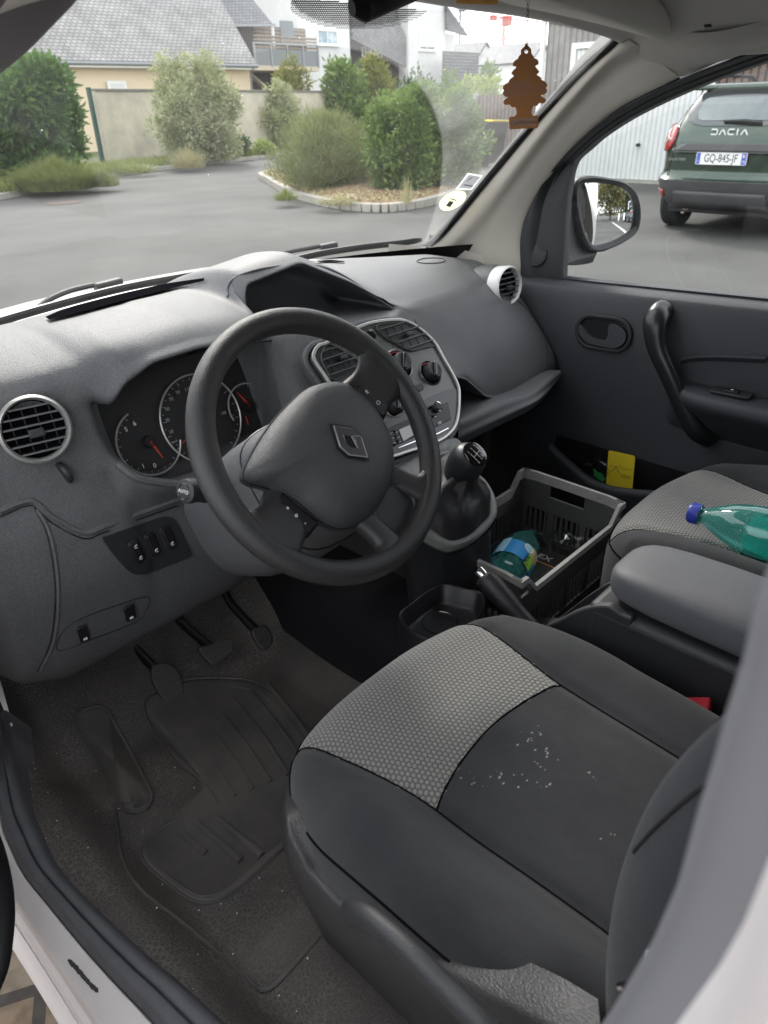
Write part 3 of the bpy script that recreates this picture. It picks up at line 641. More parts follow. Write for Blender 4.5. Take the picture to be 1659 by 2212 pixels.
win2(t, (846, 60, 863, 126), YH+1, 0, m_pvc); win2(t, (782, 103, 796, 125), YH+1, 0)
a, b, c, d = F2(762, 85, YH+.2), F2(800, 30, YH+.2), F2(884, 148, YH+.2), F2(858, 30, YH+2.5)
rf = MB(); rf.add([a+V((0, 0, 4)), a, c, c+V((0, .0, 1.6)), b+V((1.0, .0, 2.2))], [(0, 1, 2, 3, 4)], uvs=[(0, 4), (0, 0), (6, 0), (6, 2), (2, 5)]); rf.build('roof', m_slated, t, smooth=0, solid=.15)
settle(t)
t = thing('white_house', 'second white rendered house with a closed pale shutter and a steep slate gable', 'house', (49, YH, 0))
x0, x1, _, z1 = rect2(882, -60, 962, 240); slab('wall', (x0, x1, 0, z1), YH, 8, m_facade, t)
x0, x1, z0, z1 = rect2(962, 70, 1002, 158); slab('wall', (x0, x1, 0, z1), YH+1, 7, m_facade, t)
win2(t, (905, 64, 938, 108), YH, .86)
a, b, c = F2(960, 10, YH-.1), F2(1008, 78, YH-.1), F2(962, 66, YH-.1)
MB().add([a, b, c], [(0, 1, 2)], uvs=[(0, 3), (3, 0), (0, 0)]).build('roof', m_slated, t, smooth=0, solid=.2)
x0, x1, z0, z1 = rect2(958, 112, 1034, 152, YH-2); slab('balcony', (x0, x1, z0-2, z1), YH-2, .12, m_gslat, t)
settle(t)
for (x0, xm, x1, yt, ye, Y, lab) in ((1032, 1048, 1068, 92, 118, 70, 'distant grey roofed house left of the red crane mast'), (1100, 1120, 1150, 100, 122, 66, 'distant pale house with a white gable below the crane'), (1145, 1172, 1192, 92, 130, 60, 'distant house with a dark roof beside the white downpipe')):
    t = thing('distant_house', lab, 'house', (PY(xm, 200, Y).x, Y, 0)); a, m_, b = PY(x0, ye, Y), PY(xm, yt, Y), PY(x1, ye, Y)
    g = MB(); g.box(((a.x+b.x)/2, Y+4, a.z/2), (b.x-a.x, 8, a.z)); g.add([a, b, m_, a+V((0, 8, 0)), b+V((0, 8, 0)), m_+V((0, 8, 0))], [(0, 1, 2), (5, 4, 3)]); g.build('wall', m_facade, t, smooth=0)
    for q in (a, b):
        o_ = V(((q-m_).x*.15, 0, (q-m_).z*.15)); roof_mb((m_+V((0, -.3, .12)), m_+V((0, 8.3, .12))), (q+o_+V((0, -.3, .12)), q+o_+V((0, 8.3, .12)))).build('roof', m_slated, t, smooth=0)
    x_ = (a.x+b.x)/2; MB().box((x_, Y-.05, a.z*.55), (.9, .06, 1.1)).build('window', m_pane, t)
    settle(t)
# cranes
def crane(px, pyt, Y, jx0, jx1, col, label, jy):
    T = PY(px, pyt, Y); t = thing('tower_crane', label, 'crane', (T.x, Y, 0)); g = MB(); s = .55
    for dx in (-s, s):
        for dy in (-s, s): g.bar((T.x+dx, Y+dy, 0), (T.x+dx, Y+dy, T.z), .16)
    k = 0; z = 0
    while z < T.z-1.5:
        for (a, b) in (((-s, -s), (s, -s)), ((s, s), (-s, s)), ((-s, s), (-s, -s)), ((s, -s), (s, s))):
            if k % 2: a, b = b, a
            g.bar((T.x+a[0], Y+a[1], z), (T.x+b[0], Y+b[1], z+1.5), .09)
        z += 1.5; k += 1
    g.build('mast', col, t)
    xa, xb = PY(jx0, jy, Y).x, PY(jx1, jy, Y).x; zj = PY((jx0+jx1)/2, jy, Y).z; g = MB()
    for dz in (0, .9): g.bar((xa, Y, zj+dz), (xb, Y, zj+dz), .15)
    n = 18
    for i in range(n):
        x0 = xa+(xb-xa)*i/n; x1 = xa+(xb-xa)*(i+1)/n; g.bar((x0, Y, zj+(0 if i % 2 else .9)), (x1, Y, zj+(.9 if i % 2 else 0)), .1)
    g.build('jib', col if jx0 > 1040 else m_bgrey, t)
    MB().box((T.x, Y-.6, zj-.4), (1.5, 1.4, 1.5)).build('cab', col, t, bevel=.1)
    MB().box((xa+.8, Y, zj-.1), (1.3, .8, .8)).build('counterweight', col, t)
    settle(t)
crane(1090, 36, 95, 1060, 1196, mat('crane_red', (.55, .13, .11), .6), 'red tower crane with a long jib seen through the windscreen', 44)
crane(995, 8, 110, 985, 1052, m_bgrey, 'grey lattice tower crane left of the red one, at the top edge', 12)
# fence with bins
f0, f1 = PX(968, 300, 18.5), PX(1100, 300, 18.5)
t = thing('dark_fence', 'low dark brown panel fence behind the wheelie bins', 'fence', (18.5, f0.y, 0))
g = MB(); g.box((18.5, 12.9, .86), (.08, 6, 1.7)); g.build('panel', m_woodb, t)
for i in range(4): MB().box((18.44, 10.2+i*1.85, .88), (.12, .12, 1.78)).build('post', m_bgrey, t)
settle(t)
def bin_(px, X, label):
    P = PX(px, 300, X); t = thing('wheelie_bin', label, 'bin', (X, P.y, 0), 'wheelie bins by the dark fence'); M = Matrix.Translation((X, P.y, 0))
    g = MB(); g.grid([[V((a*w_/2*1.0, b*w_/2, z)) for a, b in ((-1, -1), (1, -1), (1, 1), (-1, 1))] for z, w_ in ((.1, .52), (1.0, .66), (1.06, .72))], M=M, cv=True); g.add([V((a*.26, b*.26, .1)) for a, b in ((-1, -1), (1, -1), (1, 1), (-1, 1))], [(3, 2, 1, 0)], M=M); g.build('body', m_black, t, bevel=.02)
    MB().prism(rrect(.76, .74, .06), .05, M @ Matrix.Translation((0, 0, 1.06)) @ Matrix.Rotation(.04, 4, 'Y')).build('lid', mat('bin_lid_yellow', (.80, .62, .02), .45), t, bevel=.015)
    MB().box((-.325, 0, .78), (.012, .2, .17), M).build('sticker', m_ink, t)
    for s in (-1, 1): MB().lathe([(.0, -.03), (.1, -.03), (.1, .03), (0, .03)], M @ Matrix.Translation((.24, s*.24, .1)) @ Matrix.Rotation(pi/2, 4, 'X'), 16).build('wheel', m_black, t)
    settle(t)
bin_(1019, 16.6, 'left one of two black wheelie bins with yellow lids'); bin_(1058, 16.6, 'right one of two black wheelie bins with yellow lids')
# garage building
t = thing('garage_building', 'grey timber clad garage with a white ribbed up and over door', 'garage', (14.2, 8.9, 0))
XG = 14.2
def gbox(nm, y0, y1, z0, z1, x0, x1, m, par=t, **k): return MB().box(((x0+x1)/2, (y0+y1)/2, (z0+z1)/2), (x1-x0, abs(y1-y0), z1-z0)).build(nm, m, par, **k)
gbox('wall', 8.32, 8.92, 0, 4.6, XG, XG+6, m_wood); gbox('wall', 5.3, 8.32, 2.5, 4.6, XG, XG+6, m_wood); gbox('wall', -3, 5.3, 0, 4.6, XG, XG+6, m_woodb)
gbox('interior_wall', 5.3, 8.32, 0, 2.5, XG+.4, XG+.5, m_black)
gbox('door_frame', 8.22, 8.32, 0, 2.5, XG-.03, XG+.1, m_pvc); gbox('door_frame', 5.3, 5.4, 0, 2.5, XG-.03, XG+.1, m_pvc); gbox('door_frame', 5.4, 8.22, 2.4, 2.5, XG-.03, XG+.1, m_pvc)
g = MB(); pr = []; y = 8.2
while y > 5.42:
    pr += [(y, 0.), (y-.062, 0.), (y-.070, .022), (y-.092, .022), (y-.100, 0)]; y -= .1
m_gdoor = mat('garage_door_paint', (.70, .72, .71), .5, var=(2, .25, (.62, .64, .63)))
g.grid([[V((XG+.02+q, yy, z)) for yy, q in pr] for z in (.06, 2.38)]); gd = g.build('garage_door', m_gdoor, t, smooth=0)
g = MB(); g.lathe([(0, 0), (.035, 0), (.035, .015), (.015, .02), (.015, .05), (.03, .055), (.03, .08), (0, .085)], frame((XG+.0, PX(1380, 313, XG).y, PX(1380, 313, XG).z), (-1, 0, 0)), 16); g.build('handle', m_black, gd)
gbox('threshold', 5.3, 8.32, 0, .05, XG-.05, XG+.3, m_kerb)
MB().tube([V((XG-.06, 8.98, 0)), V((XG-.06, 8.98, 4.6))], .055, 10).build('downpipe', m_pvc, t)
gbox('roof', -3.2, 9.1, 4.6, 4.75, XG-.2, XG+6.2, m_cap)
settle(t)
# ================================================================== the green car parked in front of the garage
m_cargreen = mat('dark_green_paint', (.035, .060, .042), .22, metal=.35, coat=1.)
m_clad = mat('grey_cladding', (.075, .075, .078), .62, grain=[('noise', 300, .4, (1, 1, 1))])
m_tyre = mat('tyre', (.030, .030, .030), .75, grain=[('noise', 90, .5, (1, 1, 1))])
m_alloy = mat('alloy', (.35, .35, .36), .35, metal=.8)
m_carglass = mat('car_window', (.02, .028, .03), .05, spec=.9, coat=1.)
m_tail = mat('tail_lamp_red', (.33, .012, .016), .12, coat=1.)
m_lens = mat('lamp_lens', (.75, .60, .58), .15, coat=1.)
YC, XR = 2.76, 8.4
MD = Matrix(((0, 1, 0, XR), (-1, 0, 0, YC), (0, 0, 1, 0), (0, 0, 0, 1)))     # local x = right in the picture, y = away, z = up
PROF = [(.30, .80, .16), (.40, .86, .04), (.55, .885, -.04), (.615, .885, -.07), (.645, .875, -.03), (.70, .865, .0), (.80, .862, -.01), (.92, .865, -.02), (1.02, .862, .0), (1.12, .85, .04), (1.22, .815, .10), (1.33, .765, .17), (1.45, .70, .25), (1.54, .65, .31), (1.585, .62, .30), (1.605, .60, .33)]
def dprof(z):
    P = PROF
    if z <= P[0][0]: return P[0][1:]
    for a, b in zip(P, P[1:]):
        if z <= b[0]:
            t = (z-a[0])/(b[0]-a[0]); return (a[1]+(b[1]-a[1])*t, a[2]+(b[2]-a[2])*t)
    return P[-1][1:]
def DS(x, z, off=0.):
    """rear surface of the body"""
    w_, y0 = dprof(z); u = min(1., abs(x)/w_); y = y0+.05*u**2+.30*max(0, (u-.62)/.38)**2.6
    return V((x, y-off, z))
def dring(z, side=3.9):
    w_, y0 = dprof(z); pts = []
    for k in range(13): pts.append(DS(-w_+w_*2*k/12*.5, z))
    left = pts; right = [V((-p.x, p.y, p.z)) for p in left[::-1]][1:]
    fy = side-.25*max(0, (z-.6)); 
    return [V((-w_*.98, fy, z)), V((-w_*1.01, fy*.7, z)), V((-w_*1.012, fy*.35, z)), V((-w_*1.005, .9, z))]+left+right+[V((w_*1.005, .9, z)), V((w_*1.012, fy*.35, z)), V((w_*1.01, fy*.7, z)), V((w_*.98, fy, z))]
car = thing('parked_car', 'dark green car with roof rails parked by the white garage door', 'car', (XR+2.1, YC, 0))
def zs(a, b, n): return [a+(b-a)*i/(n-1) for i in range(n)]
def hood_ring(z):      # above the waist the body shortens into windscreen
    r = dring(z, 4.05 if z < .95 else 3.9-(z-.95)*3.2); return r
g = MB(); rings = [hood_ring(z) for z in zs(.62, 1.605, 44)]
g.grid(rings, M=MD); top = rings[-1]; nt_ = len(top)
# roof: bridge from ring inward
crown = [[V((p.x*(1-k), p.y+(1.6-p.y)*k, p.z+.03*sin(k*pi/2))) for p in top] for k in (0, .15, .4, .7, .98)]
g.grid(crown, M=MD); body = g.build('body', m_cargreen, car, smooth=50)
g = MB(); g.grid([hood_ring(z) for z in zs(.29, .638, 14)], M=MD)
for r in [hood_ring(z) for z in [.29]]: g.add([p for p in r], [tuple(range(len(r)))], M=MD)
g.build('bumper', m_clad, car, smooth=45)
def dpatch(outline_fn, x0, x1, z0, z1, off, m, nm, par=None, nx=20, nz=10, th=0):
    g = MB(); gr = []
    for j in range(nz):
        z = z0+(z1-z0)*j/(nz-1); a, b = outline_fn(z); gr.append([DS(a+(b-a)*i/(nx-1), z, off) for i in range(nx)])
    g.grid(gr, M=MD); return g.build(nm, m, par or car, solid=th, off=0)
def mirror_fn(pts):
    def f(z):
        for (za, wa), (zb, wb) in zip(pts, pts[1:]):
            if za <= z <= zb: q = wa+(wb-wa)*(z-za)/(zb-za); return -q, q
        return -pts[-1][1], pts[-1][1]
    return f
gl = dpatch(mirror_fn([(1.185, .35), (1.20, .46), (1.25, .56), (1.33, .615), (1.47, .55), (1.52, .50)]), 0, 0, 1.185, 1.52, .008, m_carglass, 'rear_window', nz=18)
dpatch(mirror_fn([(1.24, .38), (1.26, .44), (1.33, .47), (1.44, .44), (1.47, .40)]), 0, 0, 1.24, 1.47, .014, mat('clear_rear_glass', (.19, .22, .21), .08, coat=1., var=(1.5, .2, (.07, .09, .10))), 'rear_window_glass', nz=14)
g = MB(); g.prism([(-.60, 1.545), (.60, 1.545), (.55, 1.60), (-.55, 1.60)], .12, MD @ Matrix.Translation((0, .36, 0)) @ Matrix.Rotation(pi/2, 4, 'X')); g.build('spoiler', m_cargreen, car, bevel=.02, seg=3)
# garnish, tailgate seams
g = MB(); gr = []
for z, a in ((.925, .60), (.94, .60), (.97, .55), (.995, .49), (1.0, .46)): gr.append([DS(-a+2*a*i/16, z, .022) for i in range(17)])
g.grid(gr, M=MD); g.build('garnish', m_clad, car, solid=.03, off=1)
for _s in (1, -1):
  g = MB(); g.tube([DS(_s*x, z, .004) for x, z in ((-.66, .66), (-.67, .74), (-.64, .86), (-.62, .98), (-.63, 1.1), (-.655, 1.2), (-.62, 1.38), (-.56, 1.53))], .005, 6, M=MD)
  g.build('tailgate_seam', m_black, car)
g = MB(); g.tube([DS(x, .905, .006) for x in zs(-.55, .55, 12)], .008, 6, M=MD); g.build('badge_shadow_line', m_black, car)
# lamps
for s in (-1, 1):
    g = MB(); gr = []
    for z, a, b in ((.915, .74, .80), (.935, .70, .855), (.98, .66, .875), (1.05, .645, .872), (1.12, .64, .862), (1.18, .66, .845), (1.205, .70, .82)):
        gr.append([DS(s*(a+(b-a)*i/8), z, .02) for i in range(9)])
    g.grid(gr, M=MD); lamp = g.build('tail_lamp', m_tail, car, solid=.03, off=0)
    g = MB(); g.tube([DS(s*.68, 1.06, .04), DS(s*.75, 1.06, .04), DS(s*.80, 1.12, .045), DS(s*.81, 1.16, .045)], .012, 6, M=MD, flat=.6)
    g.tube([DS(s*.68, 1.045, .04), DS(s*.75, 1.045, .04), DS(s*.83, .985, .05)], .012, 6, M=MD, flat=.6); g.build('light_guide', m_lens, lamp)
    g = MB(); g.grid([[DS(s*x, z, .012) for x in zs(.70, .84, 5)] for z in (.41, .455, .49)], M=MD); g.build('reflector', m_tail, car, solid=.02, off=0)
    MB().tube([V((s*.58, .55, 1.60)), V((s*.585, .62, 1.66)), V((s*.59, .9, 1.705)), V((s*.59, 2.0, 1.70)), V((s*.585, 2.3, 1.62))], .024, 8, M=MD, flat=.7).build('roof_rail', m_clad, car)
g = MB(); g.grid([[DS(x, z, .03) for x in zs(-.52-.1*(.6-z), .52+.1*(.6-z), 12)] for z in (.31, .40, .47, .5)], M=MD); g.build('skid_plate', m_clad, car, solid=.03, off=1)
# exhaust, wheels, aerial, wiper
MB().lathe([(.03, 0), (.036, .0), (.036, .22), (.03, .22), (.03, 0)], MD @ frame((-.40, .10, .305), (0, 1, -.05)), 18).build('exhaust_pipe', mat('rusty_steel', (.28, .15, .09), .6, metal=.6, var=(20, .2, (.4, .36, .33))), car)
for s in (-1, 1):
    for yy in (.75, 3.3):
        M = MD @ Matrix.Translation((s*.765, yy, .335)) @ Matrix.Rotation(pi/2, 4, 'Y')
        wl = thing('wheel', None, None); wl.parent = car
        del wl['at']
        prof = [(.21, -.11), (.29, -.115), (.325, -.105)]
        for q in (-.08, -.045, -.01, .03, .065): prof += [(.335, q-.0), (.335, q+.026), (.326, q+.028), (.326, q+.033)]
        prof += [(.325, .105), (.29, .115), (.21, .11)]
        MB().lathe(prof, M, 40).build('tyre', m_tyre, wl, smooth=30)
        g = MB(); g.lathe([(.21, -.10), (.20, .0), (.19, .08), (.21, .105)], M, 30)
        for k in range(5): g.bar((.03*cos(k*1.257), .03*sin(k*1.257), s*.07), (.2*cos(k*1.257), .2*sin(k*1.257), s*.07), .05, .02, mi=0) if 0 else g.box((0, 0, 0), (.05, .2, .02), M @ Matrix.Translation((0, 0, s*.07)) @ Matrix.Rotation(k*1.257, 4, 'Z') @ Matrix.Translation((0, .1, 0)))
        g.build('rim', m_alloy, wl)
MB().box((0, 2.1, .36), (1.5, 3.4, .30), MD).build('underbody', m_black, car)
MB().lathe([(.09, -.55), (.09, .55)], MD @ frame((0, .75, .33), (1, 0, 0)), 12).build('axle', m_black, car)
MB().tube([V((.05, .62, 1.62)), V((.05, .72, 1.80))], .005, 6, M=MD).build('aerial', m_black, car)
g = MB(); g.tube([DS(.30, 1.215, .03), DS(.12, 1.23, .035), DS(-.12, 1.232, .035)], [.018, .022, .012], 8, M=MD); g.build('rear_wiper', m_black, car)
# number plate
pl = (DS(-.025, .855, .03)).copy(); ML = MD @ Matrix.Translation(pl) @ Matrix.Rotation(pi/2, 4, 'X'); PWd, PHt = .575, .128
plate = MB().prism(rrect(PWd, PHt, .012), .008, ML).build('number_plate', m_pvc, car)
MP = ML @ Matrix.Translation((0, 0, .009)); m_eu = mat('plate_blue', (.07, .11, .50), .4)
g = MB(); g.prism(rrect(.042, PHt-.012, .004, cx=-PWd/2+.028), .001, MP); g.prism(rrect(.052, PHt-.012, .004, cx=PWd/2-.033), .001, MP); g.build('plate_band', m_eu, plate)
text('plate_lettering', 'GQ-845-JF', MP @ Matrix.Translation((-.004, .0, .0006)), .118, m_inkk, plate, sx=.73)
text('plate_lettering', '79', MP @ Matrix.Translation((PWd/2-.033, -.034, .0016)), .05, m_ink, plate, sx=.8)
text('plate_lettering', 'F', MP @ Matrix.Translation((-PWd/2+.028, -.03, .0016)), .032, m_ink, plate)
g = MB(); g.prism([(-.014, .014), (.014, .014), (.014, -.008), (0, -.018), (-.014, -.008)], .0012, MP @ Matrix.Translation((PWd/2-.033, .028, .001))); g.build('plate_shield', m_ink, plate)
MB().prism(rrect(.015, .014, .002), .001, MP @ Matrix.Translation((PWd/2-.028, .03, .0024))).build('plate_shield_mark', mat('shield_red', (.6, .05, .05), .5), plate)
# stylised maker's lettering across the tailgate
ML2 = MD @ Matrix.Translation(DS(.0, 1.125, .012)) @ Matrix.Rotation(pi/2, 4, 'X'); g = MB()
def stroke(pts, w_=.013):
    for a, b in zip(pts, pts[1:]): g.bar((a[0], a[1], 0), (b[0], b[1], 0), w_, .006, up=(0, 0, 1))
h_ = .026; x0 = -.205
def st(pts, cx): stroke([(cx+x, y) for x, y in pts], .013)
st([(-.036, h_), (.022, h_), (.036, .0), (.022, -h_), (-.038, -h_)], -.185)
st([(-.036, -h_-.004), (0, h_), (.036, -h_-.004)], -.092)
st([(.036, h_), (-.02, h_), (-.036, 0), (-.02, -h_), (.034, -h_)], .0)
st([(.0, h_+.004), (-.004, -h_-.004)], .075)
st([(-.036, -h_-.004), (0, h_), (.036, -h_-.004)], .15)
g2 = MB()
for v_, f_ in ((g.v, g.f),): g2.add([(p.x, p.y, p.z) for p in v_], f_, M=ML2 @ Matrix.Rotation(0, 4, 'Z'))
g2.build('tailgate_lettering', m_pvc, car, smooth=0)
text('model_lettering', 'DUSTER', MD @ Matrix.Translation(DS(-.56, .835, .012)) @ Matrix.Rotation(pi/2, 4, 'X'), .04, m_alloy, car, sx=1.5)
settle(car)
# ================================================================== what the door mirror shows: the street behind
def far_car(loc, rz, col, label, tall=1.0):
    t = thing('parked_car', label, 'car', (0, 0, 0), 'cars parked along the street behind'); del t['at']
    sec = [(-2.1, .35, .75, .75), (-2.05, .3, .95, .84), (-1.5, .25, 1.0, .87), (-.9, .25, 1.02, .87), (0, .25, 1.04, .88), (1.2, .25, 1.05, .87), (1.9, .28, 1.0, .85), (2.1, .35, .9, .8)]
    g = MB(); rr = []
    for y, z0, z1, w_ in sec:
        rr.append([V((-w_*.95, y, z0)), V((-w_, y, (z0+z1)/2)), V((-w_*.96, y, z1*.95)), V((-w_*.8, y, z1)), V((w_*.8, y, z1)), V((w_*.96, y, z1*.95)), V((w_, y, (z0+z1)/2)), V((w_*.95, y, z0))])
    g.grid(rr, cv=True); g.add(rr[0], [tuple(range(8))]); g.add(rr[-1], [tuple(range(8))[::-1]])
    g.build('body', col, t, sub=1)
    g = MB(); rr = []
    for y, z1, w_ in ((-1.0, 1.0, .8), (-.35, 1.42*tall, .66), (.8, 1.48*tall, .66), (1.6, 1.4*tall, .62), (2.0, 1.0, .74)): rr.append([V((-.82, y, .98)), V((-w_, y, z1)), V((w_, y, z1)), V((.82, y, .98))])
    g.grid(rr); g.build('cabin', m_carglass, t, sub=1)
    MB().grid([[V((-.6, -.3, 1.44*tall)), V((.6, -.3, 1.44*tall))], [V((-.62, .8, 1.5*tall)), V((.62, .8, 1.5*tall))], [V((-.58, 1.55, 1.42*tall)), V((.58, 1.55, 1.42*tall))]]).build('roof', col, t, solid=.05, off=1)
    for s in (-1, 1):
        for y in (-1.35, 1.4):
            wl = MB().lathe([(.0, -.1), (.2, -.1), (.31, -.09), (.32, 0), (.31, .09), (.2, .1), (0, .1)], Matrix.Translation((s*.8, y, .32)) @ Matrix.Rotation(pi/2, 4, 'Y'), 24).build('wheel', m_tyre, t)
            MB().lathe([(0, .105*s), (.19, .105*s)], Matrix.Translation((s*.8, y, .32)) @ Matrix.Rotation(pi/2, 4, 'Y'), 16).build('rim', m_alloy, wl)
        MB().box((s*.7, -2.03, .72), (.3, .1, .14)).build('headlight', m_lens, t, bevel=.02)
        MB().box((s*.76, 2.08, .85), (.16, .08, .24)).build('tail_lamp', m_tail, t, bevel=.02)
    t.location = loc; t.rotation_euler.z = rz; return t
m_cw = mat('white_car_paint', (.72, .72, .72), .25, coat=1.); m_cb = mat('blue_car_paint', (.22, .33, .42), .25, metal=.3, coat=1.); m_cg = mat('silver_car_paint', (.5, .5, .51), .25, metal=.5, coat=1.)
far_car((5.7, -8.2, 0), 0, m_cg, 'silver parked car nearest in the door mirror', 1.0)
far_car((6.0, -13.8, 0), 0, m_cw, 'white parked car with a red tail lamp, middle one in the door mirror', 1.12)
far_car((5.6, -21, 0), 0, m_cb, 'pale blue parked car farthest back in the door mirror', 1.0)
def wtree(B, h, r, lm, n, label, seed, **k):
    t = thing('tree', label, 'tree', B); crown_mb(B+V((0, 0, h*.56)), r, r, h*.46, n, .3, .11, seed, 34).build('crown', lm, t, smooth=0)
    trunk_mb(B, h*.7, .16, seed).build('trunk', m_bark, t); settle(t)
wtree(V((3.2, -31, 0)), 7.4, 3.0, L_mix, 7000, 'reddish leaved tree by the street in the door mirror', 60)
wtree(V((7.8, -34, 0)), 8.6, 4.2, L_dark, 8000, 'dark green tree right of the reddish one in the door mirror', 61)
wtree(V((13, -30, 0)), 7, 3.4, L_green, 5000, 'green tree behind the parked cars in the door mirror', 62)
t = thing('gabled_house', 'cream gabled house with a dark slate roof seen in the door mirror', 'house', (-6, -33, 0))
MB().box((-6, -33, 1.8), (10, 9, 3.6)).build('wall', m_cream, t)
MB().add([(-1, -37.5, 3.6), (-1, -28.5, 3.6), (-1, -33, 8.6), (-11, -37.5, 3.6), (-11, -28.5, 3.6), (-11, -33, 8.6)], [(0, 1, 2), (5, 4, 3), (0, 2, 5, 3), (1, 4, 5, 2), (0, 3, 4, 1)]).build('gable', m_cream, t, smooth=0)
roof_mb((V((-11.3, -33, 8.8)), V((-.8, -33, 8.8))), (V((-11.3, -28, 3.4)), V((-.8, -28, 3.4)))).build('roof', m_slated, t, smooth=0)
roof_mb((V((-11.3, -33, 8.8)), V((-.8, -33, 8.8))), (V((-11.3, -38, 3.4)), V((-.8, -38, 3.4)))).build('roof', m_slated, t, smooth=0)
pane_window(t, -7.5, -6.2, 1.0, 2.2, Matrix.Translation((0, -28.45, 0)) @ Matrix.Rotation(pi, 4, 'Z') @ Matrix.Translation((0, 0, 0)))
settle(t)
struct(MB().grid([[V((3.1+.12*s, y, .005)) for s in (-1, 1)] for y in (-2, -9, -16, -24)][::-1]).build('road_marking', m_paint))
t = thing('concrete_bollard', 'left one of two pale bollards at the road end in the door mirror', 'bollard', (4.4, -27, 0)); MB().lathe([(0, 0), (.14, 0), (.13, .8), (.09, .88), (0, .9)], Matrix.Translation((4.4, -27, 0)), 14).build('post', m_pvc, t); settle(t)
t = thing('concrete_bollard', 'right one of two pale bollards at the road end in the door mirror', 'bollard', (5.3, -27, 0)); MB().lathe([(0, 0), (.14, 0), (.13, .8), (.09, .88), (0, .9)], Matrix.Translation((5.3, -27, 0)), 14).build('post', m_pvc, t); settle(t)
t = thing('street_house', 'pale house behind the parked cars in the door mirror', 'house', (13, -16, 0))
MB().box((14, -16, 2.6), (5, 9, 5.2)).build('wall', m_facade, t); roof_mb((V((14, -20.7, 7.8)), V((14, -11.3, 7.8))), (V((11.2, -20.7, 5)), V((11.2, -11.3, 5)))).build('roof', m_slated, t, smooth=0)
roof_mb((V((14, -20.7, 7.8)), V((14, -11.3, 7.8))), (V((16.8, -20.7, 5)), V((16.8, -11.3, 5)))).build('roof', m_slated, t, smooth=0)
settle(t)
# ================================================================== the van we look into
from mathutils.bvhtree import BVHTree
van = thing('van', 'white delivery van seen from its open driver door, grey dashboard, two cloth seats', 'van'); del van['at']
def bvh(o): return BVHTree.FromPolygons([v.co for v in o.data.vertices], [tuple(p.vertices) for p in o.data.polygons])
def PS(tree, x, y, off=0.):
    d = ray(x, y).normalized(); h = tree.ray_cast(CAM, d)
    if h[0] is None: return None
    n = h[1] if h[1].dot(d) < 0 else -h[1]
    return h[0]+n*off
def PN(tree, x, y):
    d = ray(x, y).normalized(); h = tree.ray_cast(CAM, d); return h[1] if h[1].dot(d) < 0 else -h[1]
